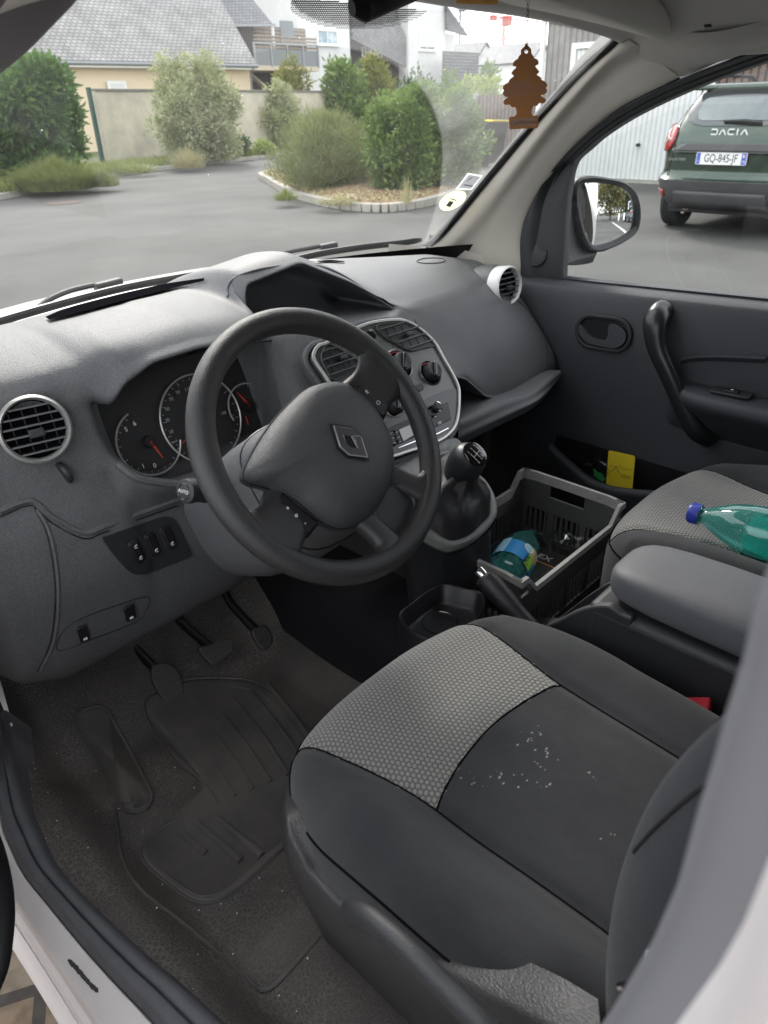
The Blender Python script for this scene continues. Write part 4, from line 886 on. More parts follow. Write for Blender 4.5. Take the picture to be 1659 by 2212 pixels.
# ------------------------------------------------------------------ dashboard moulding
KEYS = {
-.755: [(.66, 1.13), (.62, 1.12), (.58, 1.11), (.55, 1.10), (.53, 1.08), (.52, 1.06), (.51, 1.04), (.50, 1.01), (.49, .98), (.48, .94), (.46, .88), (.44, .78), (.44, .68), (.55, .66)],
-.72: [(.52, 1.15), (.48, 1.145), (.44, 1.135), (.41, 1.12), (.395, 1.10), (.385, 1.08), (.38, 1.06), (.375, 1.03), (.37, 1.00), (.36, .96), (.345, .90), (.335, .80), (.35, .68), (.46, .64)],
-.66: [(.56, 1.155), (.52, 1.153), (.47, 1.148), (.42, 1.132), (.395, 1.112), (.385, 1.09), (.378, 1.06), (.373, 1.03), (.365, .99), (.355, .955), (.335, .90), (.32, .80), (.34, .66), (.45, .62)],
-.56: [(.60, 1.158), (.55, 1.16), (.48, 1.158), (.40, 1.142), (.372, 1.125), (.365, 1.10), (.36, 1.07), (.352, 1.03), (.345, .99), (.338, .955), (.325, .90), (.312, .80), (.34, .66), (.45, .62)],
-.512: [(.607, 1.158), (.55, 1.162), (.47, 1.161), (.385, 1.145), (.355, 1.122), (.348, 1.10), (.352, 1.075), (.350, 1.035), (.340, .99), (.335, .955), (.322, .90), (.311, .80), (.34, .66), (.45, .62)],
-.497: [(.612, 1.157), (.55, 1.165), (.46, 1.167), (.375, 1.150), (.342, 1.110), (.336, 1.075), (.40, 1.060), (.39, 1.01), (.330, .980), (.318, .955), (.328, .90), (.315, .80), (.34, .66), (.45, .62)],
-.465: [(.63, 1.155), (.565, 1.167), (.465, 1.171), (.372, 1.160), (.334, 1.132), (.328, 1.108), (.44, 1.090), (.395, .945), (.322, .948), (.310, .932), (.326, .885), (.312, .79), (.34, .66), (.45, .62)],
-.42: [(.645, 1.153), (.58, 1.168), (.47, 1.174), (.37, 1.163), (.330, 1.142), (.324, 1.126), (.45, 1.11), (.40, .925), (.318, .935), (.306, .922), (.324, .88), (.310, .79), (.34, .66), (.45, .62)],
-.34: [(.68, 1.148), (.60, 1.166), (.48, 1.176), (.375, 1.166), (.332, 1.145), (.326, 1.128), (.46, 1.115), (.40, .92), (.318, .93), (.306, .918), (.322, .875), (.308, .78), (.34, .66), (.45, .62)],
-.193: [(.71, 1.142), (.62, 1.158), (.50, 1.163), (.39, 1.15), (.338, 1.127), (.332, 1.112), (.44, 1.095), (.40, .93), (.325, .94), (.312, .928), (.318, .88), (.305, .78), (.36, .66), (.45, .62)],
-.179: [(.715, 1.142), (.63, 1.165), (.53, 1.178), (.46, 1.178), (.425, 1.160), (.41, 1.14), (.39, 1.12), (.375, 1.10), (.36, 1.09), (.335, 1.05), (.30, .98), (.28, .88), (.28, .80), (.4, .70)],
-.165: [(.725, 1.141), (.64, 1.172), (.54, 1.196), (.47, 1.203), (.438, 1.192), (.43, 1.18), (.49, 1.165), (.47, 1.12), (.375, 1.112), (.335, 1.07), (.29, 1.0), (.26, .92), (.26, .84), (.4, .75)],
-.05: [(.74, 1.141), (.65, 1.178), (.55, 1.210), (.46, 1.222), (.418, 1.214), (.410, 1.203), (.49, 1.19), (.46, 1.12), (.362, 1.103), (.332, 1.08), (.28, 1.0), (.24, .92), (.22, .85), (.35, .78)],
.05: [(.738, 1.141), (.65, 1.165), (.55, 1.182), (.45, 1.182), (.395, 1.166), (.386, 1.155), (.47, 1.145), (.44, 1.10), (.358, 1.094), (.332, 1.078), (.28, 1.0), (.24, .92), (.22, .85), (.35, .78)],
.12: [(.73, 1.141), (.65, 1.15), (.55, 1.155), (.45, 1.145), (.385, 1.124), (.376, 1.114), (.48, 1.105), (.48, 1.095), (.352, 1.088), (.33, 1.07), (.27, .99), (.23, .92), (.22, .85), (.35, .80)],
.165: [(.725, 1.140), (.65, 1.142), (.55, 1.138), (.45, 1.122), (.385, 1.100), (.372, 1.095), (.366, 1.092), (.360, 1.088), (.354, 1.082), (.335, 1.06), (.27, .985), (.235, .94), (.24, .90), (.35, .89)],
.20: [(.72, 1.138), (.65, 1.138), (.55, 1.131), (.45, 1.113), (.39, 1.092), (.372, 1.086), (.362, 1.08), (.354, 1.07), (.345, 1.06), (.32, 1.03), (.27, .98), (.242, .965), (.25, .955), (.36, .955)],
.27: [(.70, 1.135), (.63, 1.135), (.54, 1.127), (.46, 1.110), (.40, 1.088), (.38, 1.078), (.365, 1.066), (.35, 1.05), (.335, 1.03), (.305, .99), (.272, .955), (.262, .936), (.27, .928), (.38, .93)],
.33: [(.685, 1.131), (.62, 1.131), (.54, 1.124), (.47, 1.108), (.41, 1.086), (.388, 1.076), (.37, 1.062), (.35, 1.043), (.33, 1.02), (.295, .97), (.262, .915), (.25, .883), (.258, .873), (.38, .875)],
.40: [(.66, 1.126), (.61, 1.126), (.54, 1.119), (.48, 1.104), (.42, 1.084), (.397, 1.074), (.378, 1.06), (.355, 1.038), (.332, 1.01), (.296, .955), (.268, .895), (.258, .857), (.266, .848), (.38, .85)],
.55: [(.61, 1.117), (.58, 1.116), (.54, 1.110), (.50, 1.098), (.45, 1.080), (.425, 1.068), (.402, 1.052), (.375, 1.03), (.348, 1.0), (.306, .945), (.272, .885), (.262, .855), (.272, .846), (.38, .85)],
.68: [(.55, 1.09), (.535, 1.088), (.51, 1.082), (.485, 1.074), (.46, 1.062), (.442, 1.05), (.422, 1.035), (.395, 1.012), (.366, .985), (.320, .935), (.282, .885), (.272, .855), (.285, .846), (.38, .85)],
.705: [(.57, 1.06), (.56, 1.055), (.54, 1.05), (.52, 1.045), (.50, 1.035), (.485, 1.025), (.47, 1.01), (.45, .99), (.42, .965), (.38, .925), (.34, .88), (.33, .855), (.34, .85), (.40, .85)],
}
def dash_grid(nx=230, npf=118):
    xs = sorted(KEYS); rows = [spline([V((x, a, b)) for a, b in KEYS[x]], npf) for x in xs]
    out = []
    for i in range(nx):
        X = xs[0]+(xs[-1]-xs[0])*i/(nx-1); k = max(j for j in range(len(xs)) if xs[j] <= X+1e-9); k = min(k, len(xs)-2); t = (X-xs[k])/(xs[k+1]-xs[k])
        q = t*t*(3-2*t) if xs[k+1]-xs[k] < .05 else t
        r0 = rows[max(0, k-1)]; r1 = rows[k]; r2 = rows[k+1]; r3 = rows[min(len(xs)-1, k+2)]
        row = []
        for j in range(npf):
            p = r1[j].lerp(r2[j], q); p.x = X; row.append(p)
        out.append(row)
    # light smoothing across the width
    for it in range(2):
        new = [r[:] for r in out]
        for i in range(1, nx-1):
            for j in range(npf):
                a, b, c = out[i-1][j], out[i][j], out[i+1][j]
                if (a-c).length < .06: new[i][j] = b*.5+(a+c)*.25; new[i][j].x = b.x
        out = new
    return out
dash = MB().grid(dash_grid()).build('dashboard', [m_dash], van, smooth=50)
T = bvh(dash)
def on(x, y, off=0.): return PS(T, x, y, off)
def band(parent, tree, pts, r, m, nm, closed=False, off=0., n=40, flat=1., sides=8):
    pp_ = [p for p in [PS(tree, x, y, off) for x, y in pts] if p]
    if len(pp_) < 2: print('no hits', nm); return None
    sp = spline(pp_, n, closed=closed); return MB().tube(sp, r, sides, closed=closed, flat=flat).build(nm, m, parent)
# windscreen-edge demister slot and speaker grille on the top pad
def slot(pts, m, nm, off=.0015):
    sp = smooth2([(x, y) for x, y in pts], 40); P = [PS(T, x, y, off) for x, y in sp]; P = [p for p in P if p]
    c = sum(P, V())/len(P); return MB().add(P+[c], [(i, (i+1) % len(P), len(P)) for i in range(len(P))]).build(nm, m, dash, smooth=0)
def ribbon(up, lo, m, nm, off=.0045, n=40):
    a = spline([V((x, y, 0)) for x, y in up], n); b = spline([V((x, y, 0)) for x, y in lo], n); g = [[PS(T, p.x, p.y, off) for p in r] for r in (a, b)]
    ok = [j for j in range(n) if g[0][j] and g[1][j]]; return MB().grid([[g[0][j] for j in ok], [g[1][j] for j in ok]]).build(nm, m, dash, smooth=0)
ribbon([(100, 690), (150, 670), (250, 643), (350, 619), (445, 603)], [(108, 696), (160, 684), (250, 660), (350, 634), (445, 609)], m_void, 'demister_slot')
ribbon([(684, 567), (712, 564), (745, 567)], [(686, 569), (712, 568), (743, 569)], m_void, 'demister_slot', .003)
c_ = on(942, 563, .001)
band(dash, T, [(900, 565), (915, 559), (945, 558), (962, 562), (950, 568), (915, 569)], .0012, m_dark, 'speaker_grille_ring', True, .0008)
# cluster
G0 = V((-.385, .425, 1.045)); Gn = V((0, -.93, .36)).normalized()
MG = frame3(G0, (1, 0, 0), (0, .36, .93))
def gl_(x, y): p = MG.inverted() @ PP(x, y, G0, Gn); return p.x, p.y
m_face = mat('gauge_face', (.024, .024, .025), .4)
gf = MB().grid([[MG @ V((x, y, -.004)) for x in (-.17, .2)] for y in (-.12, .12)]).build('instrument_cluster', m_face, van, smooth=0)
band(gf, T, [(330, 800), (400, 768), (500, 742), (585, 735)], .003, m_dark, 'cluster_bezel', False, .001, 60)
band(gf, T, [(252, 1002), (290, 1030), (340, 1042), (385, 1045)], .007, m_dash, 'cluster_bezel', False, .001, 30)
def gauge(cx, cy, rx, ry, nm, a0, a1, ticks, lab=None, col=m_silver):
    x, y = gl_(cx, cy); xr, _ = gl_(cx+rx, cy); _, yt = gl_(cx, cy-ry); r = ((xr-x)+(yt-y))/2
    pts = [MG @ V((x+r*cos(radians(a0+(a1-a0)*i/40)), y+r*sin(radians(a0+(a1-a0)*i/40)), .001)) for i in range(41)]
    rg_ = MB().tube(pts, .0017, 8)
    g = MB()
    for i in range(ticks):
        a = radians(a1+(a0-a1)*(.04+.92*i/(ticks-1))); q = .90 if i % 2 else .86
        g.bar((x+r*q*cos(a), y+r*q*sin(a), 0), (x+r*.94*cos(a), y+r*.94*sin(a), 0), .0011, .0008)
    rg_.add([tuple(p) for p in g.v], g.f, 1, M=MG); ring = rg_.build(nm, [col, m_inkg], gf)
    MB().lathe([(0, .006), (.010, .006), (.011, 0)], MG @ Matrix.Translation((x, y, 0)), 20).build('gauge_hub', m_black, ring)
    return x, y, r, ring
def needle(g, ang, L_, m=m_reddim):
    x, y, r, ring = g; a = radians(ang); d = V((cos(a), sin(a), 0)); s = V((-d.y, d.x, 0)); c = V((x, y, .006))
    MB().add([c+s*.0022, c-s*.0022, c+d*r*L_-s*.0007, c+d*r*L_+s*.0007], [(0, 1, 2, 3)], M=MG).build('needle', m, ring, smooth=0, solid=.001)
def gtext(px, py, s, size, ring, m=m_inkg, rot=0.): x, y = gl_(px, py); text('gauge_numeral', s, MG @ Matrix.Translation((x, y, .001)) @ Matrix.Rotation(rot, 4, 'Z'), size, m, ring)
g1 = gauge(322, 954, 76, 72, 'tachometer', 108, 345, 17); needle(g1, -72, .62); MATS['x'] = 0
for px, py, s in ((272, 928, '5'), (290, 915, '6'), (309, 1007, '1'), (334, 1006, '0')): gtext(px, py, s, .011, g1[3], m_ink)
g2_ = gauge(436, 904, 96, 92, 'speedometer', -70, 285, 33); needle(g2_, 208, .78)
for px, py, s in ((369, 933, '10'), (361, 908, '30'), (361, 884, '50'), (369, 863, '70'), (384, 848, '90'), (405, 841, '110'), (482, 893, '190')): gtext(px, py, s, .0085, g2_[3])
gtext(377, 954, 'km/h', .006, g2_[3])
x, y = gl_(424, 966); lcd = MB().box((x+.012, y, .0008), (.045, .024, .001), MG).build('trip_display', mat('lit_red_display', (.12, .008, .008), .5, emit=((1, .05, .03), .16)), gf)
text('trip_digits', '12', MG @ Matrix.Translation((x+.012, y, .0016)), .013, m_redglow, lcd)
g3 = gauge(537, 878, 48, 48, 'fuel_gauge', -60, 200, 9, col=m_inkg); needle(g3, 118, .8); x, y = gl_(533, 908)
MB().box((x, y, .001), (.0018, .016, .001), MG).build('needle', m_reddim, g3[3])
x, y = gl_(572, 903); g = MB(); g.box((x, y, .002), (.007, .007, .001), MG); g.lathe([(.0022, 0), (.0036, 0), (.0036, .001), (.0022, .001)], MG @ Matrix.Translation((x, y+.005, .002)), 14); g.build('seatbelt_lamp', m_redglow, gf, smooth=0)
# storage pocket liner and its lip
band(dash, T, [(492, 640), (491, 625), (500, 606), (530, 590), (580, 578), (650, 574), (700, 578), (745, 598), (800, 636), (848, 667)], .003, m_dash, 'pocket_lip', False, -.0005, 60)
# vents
def vent(P, n, r, nm, ringm, nslat=6, depth=.02, up=(0, 0, 1), sleeve=0.):
    M = frame(P, n, up)
    rg = MB(); rg.lathe([(r*.84, -.012), (r*.86, .0), (r*.92, .006), (r*.98, .003), (r, -.004-sleeve*.0), (r*.97, -.014-sleeve)], M, 48); o = rg.build(nm, ringm, van)
    MB().lathe([(0, -depth), (r*.8, -depth), (r*.86, -.01)], M, 40).build('vent_throat', m_void, o)
    for k in range(nslat):
        yy = r*.78*(-1+2*(k+.5)/nslat); hw = sqrt(max(0, (r*.84)**2-yy*yy)); MB().box((0, yy, -.006), (hw*2, .0024, .012), M).build('slat', m_slat2, o)
    g = MB()
    for k in range(4): xx = r*(-.55+.37*k); g.box((xx, 0, -.0165), (.0015, 1.45*r, .002), M)
    g.build('rear_vanes', m_dark, o)
    MB().box((0, -r*.1, .002), (r*.42, .012, .010), M).build('tab', m_dark, o, bevel=.002)
    return o
Pl = PP(66, 925, (-.62, .372, 1.06), (-.25, -1, .25)); vent(Pl+V((-.05, -1, .2)).normalized()*.022, V((-.22, -1, .28)), .0485, 'air_vent', m_silver, depth=.018)
band(dash, T, [(62, 1002), (95, 990), (130, 960), (150, 950)], .001, m_dash, 'vent_surround', False, 0, 12)
d_ = PS(T, 138, 1020, .003); MB().lathe([(0, -.004), (.016, -.004), (.018, 0), (.016, .004), (0, .004)], frame(d_, (1, 0, .25)), 28).build('vent_thumbwheel', m_dark, van)
Pr = PP(1099, 617, (.6, .385, 1.06), (0, -1, .1)); nr = V((-.10, -1, .12)); vo = vent(Pr, nr, .0475, 'air_vent', m_pvc, 6, .02, sleeve=.028)
MB().lathe([(.046, -.03), (.050, -.045), (.048, -.09), (.030, -.15), (.008, -.20)], frame(Pr, nr), 32).build('vent_pod', m_dash, vo)
d_ = PS(T, 1140, 664, .002)
if d_: MB().lathe([(0, -.004), (.012, -.004), (.014, 0), (.012, .004), (0, .004)], frame(d_, (1, 0, .2)), 24).build('vent_thumbwheel', m_dark, van)
# ------------------------------------------------------------------ centre stack
S0 = V((.02, .262, 1.0)); Sn = V((0, -.78, .625)).normalized(); MS = frame3(S0, (1, 0, 0), (0, .625, .78))
def sl(x, y, off=0.):
    p = MS.inverted() @ PP(x, y, S0+Sn*off, Sn); return (p.x, p.y)
def sshape(pts, off, d, m, nm, par, n=0, bevel=0.):
    q = [sl(x, y, off+d) for x, y in pts]
    if n: q = smooth2(q, n)
    return MB().prism(q, d, MS, z0=off).build(nm, m, par, bevel=bevel)
OUT = [(703, 737), (688, 742), (677, 757), (678, 777), (709, 824), (735, 880), (775, 960), (810, 995), (858, 986), (876, 980), (944, 957), (974, 938), (991, 911), (996, 861), (992, 828), (965, 777), (941, 736), (906, 704), (876, 689), (846, 687), (802, 693), (763, 707), (730, 722)]
o2 = smooth2([sl(x, y, .012) for x, y in OUT], 110); cx_ = sum(p[0] for p in o2)/110; cy_ = sum(p[1] for p in o2)/110
def inset(P, d):
    n = len(P); out = []
    A = sum(P[i][0]*P[(i+1) % n][1]-P[(i+1) % n][0]*P[i][1] for i in range(n)); s = 1 if A > 0 else -1
    for i in range(n):
        tx, ty = P[(i+1) % n][0]-P[i-1][0], P[(i+1) % n][1]-P[i-1][1]; l = sqrt(tx*tx+ty*ty); out.append((P[i][0]-s*ty/l*d, P[i][1]+s*tx/l*d))
    return out
stack = MB().prism(inset(o2, .003), .055, MS, z0=-.049).build('centre_console_panel', m_stack, van, bevel=.002)
g = MB(); g.ring(o2, inset(o2, .006), .006, MS, z0=.006); g.build('silver_trim', m_silver, stack, bevel=.0015, seg=3)
MB().ring(inset(o2, -.012), inset(o2, -.0), .045, MS, z0=-.045).build('trim_surround', m_dash, stack, bevel=.004, seg=3)
def svent(pts, nm, off=.0075, n=4, tab=True):
    q = [sl(x, y, off) for x, y in pts]; q = smooth2(q, 40); o = MB().prism(q, .002, MS, z0=off-.0015).build(nm, m_black, stack)
    xs_ = [p[0] for p in q]; ys_ = [p[1] for p in q]; y0, y1 = min(ys_), max(ys_)
    def span(y):
        c = []
        for i in range(len(q)):
            a, b = q[i], q[(i+1) % len(q)]
            if (a[1]-y)*(b[1]-y) < 0: c.append(a[0]+(b[0]-a[0])*(y-a[1])/(b[1]-a[1]))
        return (min(c), max(c)) if c else None
    for k in range(n):
        y = y0+(y1-y0)*(k+.6)/(n+.2); s = span(y)
        if s: MB().box(((s[0]+s[1])/2, y, off+.0035), ((s[1]-s[0])*.97, .0018, .007), MS).build('slat', m_slat2, o)
    g = MB()
    for k in range(5): g.box((min(xs_)+(max(xs_)-min(xs_))*(k+1)/6, (y0+y1)/2, off+.0008), (.0012, (y1-y0)*.7, .001), MS)
    g.build('rear_vanes', m_dark, o)
    if tab: MB().box(((min(xs_)+max(xs_))/2+.004, (y0+y1)/2, off+.007), (.018, .007, .006), MS).build('tab', m_dark, o, bevel=.001)
    MB().ring(inset(q, -.002), q, .004, MS, z0=off-.001).build('vent_frame', m_stack, o, bevel=.001)
svent([(812, 706), (845, 700), (876, 697), (898, 702), (921, 727), (940, 744), (915, 751), (891, 757), (874, 753), (852, 740), (833, 730)], 'centre_vent')
svent([(694, 774), (700, 753), (712, 746), (735, 757), (784, 789), (784, 797), (750, 808), (718, 820), (705, 800)], 'centre_vent')
sshape([(790, 716), (806, 710), (822, 733), (808, 741)], .006, .002, m_stack, 'thumbwheel_plate', stack, bevel=.001)
P_ = sl(803, 722, .01); MB().lathe([(0, -.003), (.010, -.003), (.011, 0), (.010, .003), (0, .003)], MS @ Matrix.Translation((P_[0], P_[1], .008)) @ Matrix.Rotation(.4, 4, 'Z') @ Matrix.Rotation(pi/2, 4, 'Y'), 24).build('vent_thumbwheel', m_black, stack)
def knob(px, py, r, kr, nm, rim=m_black):
    x, y = sl(px, py, .006); M = MS @ Matrix.Translation((x, y, .0062))
    o = MB().lathe([(r*.88, 0.), (r*.95, .003), (r, .002), (r*1.03, 0.)], M, 40).build(nm, m_silver if rim is m_silver else m_stack, stack)
    MB().lathe([(0, .0005), (r*.9, .0005)], M, 36).build('dial_plate', m_void, o)
    MB().lathe([(kr, 0), (kr*.98, .014), (kr*.85, .018), (kr*.6, .0175), (0, .0165)], M, 28).build('knob', m_dark, o)
    MB().box((0, 0, .0185), (kr*.42, kr*1.7, .006), M @ Matrix.Rotation(-.6, 4, 'Z')).build('grip', m_gloss, o, bevel=.002)
    MB().tube([M @ V((r*.8*cos(a), r*.8*sin(a), .0012)) for a in [radians(60+8*i) for i in range(8)]], .0009, 6).build('red_scale', m_red, o)
    return x, y
knob(862, 788, .0325, .0205, 'fan_control', m_silver); knob(929, 806, .0265, .0185, 'temperature_control'); knob(850, 878, .024, .016, 'air_flow_control', m_silver)
MB().prism(rrect(.020, .014, .006), .004, MS @ Matrix.Translation((*sl(905, 838, .006), .006)) @ Matrix.Rotation(.1, 4, 'Z')).build('recirculation_button', m_black, stack, bevel=.001)
sshape([(912, 866), (945, 850), (979, 839), (987, 850), (989, 911), (975, 927), (941, 944), (858, 976), (835, 978), (822, 940), (830, 914), (870, 890)], .006, .002, mat('console_dark_brown', (.014, .012, .012), .28, coat=.2), 'radio_panel', stack, n=60)
rad = sshape([(838, 925), (905, 895), (968, 868), (975, 905), (935, 925), (855, 962), (846, 958)], .008, .004, m_black, 'radio', stack, bevel=.001)
sshape([(862, 928), (885, 918), (893, 940), (872, 953)], .0125, .001, m_lcd, 'radio_screen', rad)
x, y = sl(942, 881, .012); MB().lathe([(0, .010), (.007, .010), (.009, .006), (.0092, 0)], MS @ Matrix.Translation((x, y, .012)), 28).build('volume_knob', m_dark, rad); MB().lathe([(.0085, .006), (.0102, .006), (.0102, .008), (.0085, .0085)], MS @ Matrix.Translation((x, y, .012)), 28).build('knob_ring', m_chrome, rad)
for i, (px, py) in enumerate(((843, 932), (846, 943), (849, 953), (855, 930), (858, 941), (862, 951), (907, 906), (917, 902), (927, 900), (938, 897))):
    x, y = sl(px, py, .0135); MB().prism(rrect(.009, .0058, .0015), .003, MS @ Matrix.Translation((x, y, .012))).build('button', m_dark, rad, bevel=.0006)
    MB().box((x, y-.0036, .0145), (.007, .0006, .001), MS).build('button_line', m_silver, rad)
x, y = sl(949, 914, .0125); MB().box((x, y, .013), (.010, .0042, .002), MS).build('usb_socket', m_silver, rad); MB().box((x, y, .0142), (.008, .0022, .001), MS).build('usb_slot', m_black, rad)
x, y = sl(934, 917, .0125); MB().lathe([(0, .001), (.0025, .001), (.003, 0)], MS @ Matrix.Translation((x, y, .0125)), 14).build('audio_socket', m_black, rad)
g = MB(); g.tube([MS @ V((*sl(x, y, .008), .008)) for x, y in ((860, 968), (900, 952), (945, 937), (968, 925))], .0016, 6); g.build('lower_trim_line', m_chrome, stack)
# closed storage knob at foot of hood, left of stack
c0 = on(607, 728, .002)
# ------------------------------------------------------------------ parcel ledge under the passenger side
LT = [PX(x, y, X) for x, y, X in ((985, 905, .17), (1000, 903, .2), (1084, 865, .35), (1139, 848, .45), (1192, 812, .58), (1208, 800, .64))]
LB = [PX(x, y, X) for x, y, X in ((985, 952, .155), (1000, 946, .185), (1100, 899, .35), (1160, 868, .46), (1192, 836, .58), (1209, 812, .64))]
led = MB().patch([[p+V((0, .30, .0)) for p in LT], [p+V((0, .06, -.004)) for p in LT], LT, [p*.5+q*.5+V((0, -.006, 0)) for p, q in zip(LT, LB)], LB, [p+V((0, .05, -.035)) for p in LB], [p+V((0, .3, -.05)) for p in LB]], 60, 40).build('parcel_ledge', m_dash, van)
MB().grid([[V((x, .58, z)) for x in (.13, .72)] for z in (.84, 1.0)]).build('shelf_back', m_black, van)
mb = MB(); mb.grid([[V((x, .735-.45*x*x+.03, 1.13)) for x in [i/10-.78 for i in range(17)]], [V((x, .76-.15*x*x, .95)) for x in [i/10-.78 for i in range(17)]], [V((x, .76, .35)) for x in [i/10-.78 for i in range(17)]]])
for s_ in (-1, 1): mb.grid([[V((s_*.785, .46 if s_ < 0 else .44, z)), V((s_*.785, .80, z))] for z in (.35, 1.12)])
mb.build('bulkhead_light_block', m_black, van)  # unseen firewall and side panels, added to stop light leaking into the footwell
MB().box((.40, .30, .74), (.03, .03, .16)).build('ledge_bracket', m_dark, van, bevel=.004)
# ------------------------------------------------------------------ steering wheel
a_ = radians(36.2); WC = V((-.37, 0, 1.072)); Wn = V((0, -cos(a_), sin(a_))); ph = radians(26)
_e1 = V((1, 0, 0)); _e2 = V((0, sin(a_), cos(a_))); MW = frame3(WC, _e1*cos(ph)+_e2*sin(ph), _e2*cos(ph)-_e1*sin(ph))
rim = []
for i in range(96):
    a = 2*pi*i/96; bulge = 1+.10*max(0, cos((a-radians(35))*1.0))**8+.10*max(0, cos(a-radians(145)))**8
    c = V((.172*cos(a), .172*sin(a), 0)); rad_ = V((cos(a), sin(a), 0)); rim.append([MW @ (c+rad_*(.0165*bulge*cos(b))+V((0, 0, .0150*bulge*sin(b)))) for b in [2*pi*j/20 for j in range(20)]])
wheel = MB().grid(rim, cu=True, cv=True).build('steering_wheel', m_wheel, van)
def spoke(pts, nm, m=m_wheel, n=24):
    """pts: (x, y, z, half width, half thickness) along the spoke"""
    P = spline([V(p[:3]) for p in pts], n); Wd = spline([V((p[3], p[4], 0)) for p in pts], n); g = []
    for i, p in enumerate(P):
        t = (P[min(i+1, n-1)]-P[max(i-1, 0)]).normalized(); s = V((0, 0, 1)).cross(t).normalized(); u = t.cross(s)
        g.append([MW @ (p+s*(Wd[i].x*math.copysign(abs(cos(b))**.75, cos(b)))+u*(Wd[i].y*math.copysign(abs(sin(b))**.75, sin(b)))) for b in [2*pi*j/24 for j in range(24)]])
    b_ = MB().grid(g, cv=True); b_.add(g[0], [tuple(range(24))[::-1]]); b_.add(g[-1], [tuple(range(24))]); return b_.build(nm, m, wheel)
for s in (-1, 1):
    spoke([(s*.05, -.01, -.022, .045, .016), (s*.10, -.012, -.018, .040, .014), (s*.135, -.012, -.008, .036, .012), (s*.165, -.010, .0, .050, .013), (s*.174, -.01, 0, .056, .010)], 'spoke')
    spoke([(s*.040, -.06, -.024, .026, .014), (s*.042, -.10, -.018, .018, .013), (s*.050, -.14, -.008, .018, .013), (s*.062, -.160, 0, .034, .012)], 'spoke')
# bottom spoke infill with its recess
MB().prism(smooth2([(-.05, -.06), (.05, -.06), (.052, -.10), (.062, -.150), (.03, -.164), (-.03, -.164), (-.062, -.150), (-.052, -.10)], 50), .014, MW @ Matrix.Translation((0, 0, -.022))).build('lower_spoke_panel', m_wheel, wheel, bevel=.003)
so = smooth2([(-.028, -.112), (0, -.108), (.028, -.112), (.034, -.135), (.026, -.152), (0, -.155), (-.026, -.152), (-.034, -.135)], 48)
MB().ring(inset(so, -.006), so, .007, MW @ Matrix.Translation((0, 0, -.010))).build('spoke_recess', m_wheel, wheel, bevel=.003, seg=3); MB().prism(so, .001, MW @ Matrix.Translation((0, 0, -.0078))).build('recess_floor', m_dark, wheel)
PAD = [(-.116, .052), (-.105, .064), (-.05, .071), (0, .070), (.05, .062), (.085, .042), (.100, .022), (.104, -.01), (.098, -.045), (.078, -.078), (.045, -.100), (0, -.110), (-.045, -.104), (-.080, -.080), (-.092, -.045), (-.095, -.005), (-.105, .028)]
pd = smooth2(PAD, 96); rings = []
for k, (sc, z) in enumerate(((.93, -.03), (1.0, -.022), (1.0, -.010), (.985, -.004), (.95, .003), (.85, .013), (.7, .021), (.5, .027), (.3, .030), (.12, .031), (.01, .031))):
    rings.append([MW @ V((p[0]*sc, p[1]*sc-.01*(1-sc), z+ (.006*(1-sc)*0))) for p in pd])
pad = MB().grid(rings, cv=True).build('airbag_cover', m_pad, wheel, smooth=60)
MB().tube(rings[2][::2], .0013, 6, closed=True).build('cover_seam', m_black, wheel)
# diamond emblem on the cover
def dia(k): return [(-.0*k, .031*k), (.018*k, .008*k), (.018*k, -.008*k), (0, -.031*k), (-.018*k, -.008*k), (-.018*k, .008*k)]
ME = MW @ Matrix.Translation((.002, -.016, .031))
em = MB().prism(dia(1.16), .0015, ME, z0=-.001).build('emblem', m_black, wheel)
MB().ring(dia(1.0), [(0, .0125), (.0068, .0032), (.0068, -.0032), (0, -.0125), (-.0068, -.0032), (-.0068, .0032)], .0032, ME).build('emblem_diamond', mat('emblem_grey', (.20, .20, .21), .28, metal=.8), em, bevel=.001)
g = MB()
for A, B in (((0, .030), (-.0172, .0075)), ((-.0172, .0075), (-.0172, -.0075)), ((.0172, -.0075), (0, -.030)), ((-.0172, -.0075), (0, -.030)), ((.0068, .0032), (0, -.0125)), ((.0068, .003), (.0168, -.006))): g.bar(ME @ V((*A, .0030)), ME @ V((*B, .0030)), .0012, .0012, up=Wn)
g.build('emblem_bars', m_silver, em)
def wbutton(cx, cy, nm, s, marks):
    M = MW @ Matrix.Translation((cx, cy, -.010)) @ Matrix.Rotation(s*.0, 4, 'Z')
    q = [(-.012, .028), (.010, .026), (.017, .012), (.017, -.012), (.010, -.026), (-.012, -.028)] if s > 0 else [(.012, .028), (-.010, .026), (-.017, .012), (-.017, -.012), (-.010, -.026), (.012, -.028)]
    o = MB().prism(q, .008, M).build(nm, m_black, wheel, bevel=.002); MB().ring([(a*1.12, b*1.1) for a, b in q], q, .005, M @ Matrix.Translation((0, 0, .001))).build('button_frame', m_gloss, o, bevel=.001)
    for tx, y in marks: text('button_mark', tx, M @ Matrix.Translation((0, y, .0086)) @ Matrix.Rotation(-ph*.6, 4, 'Z'), .009, m_ink, o)
wbutton(.112, -.018, 'cruise_button', 1, (('R', .012), ('O', -.010))); wbutton(-.112, -.020, 'cruise_button', -1, (('+', .014), ('o', .001), ('-', -.014)))
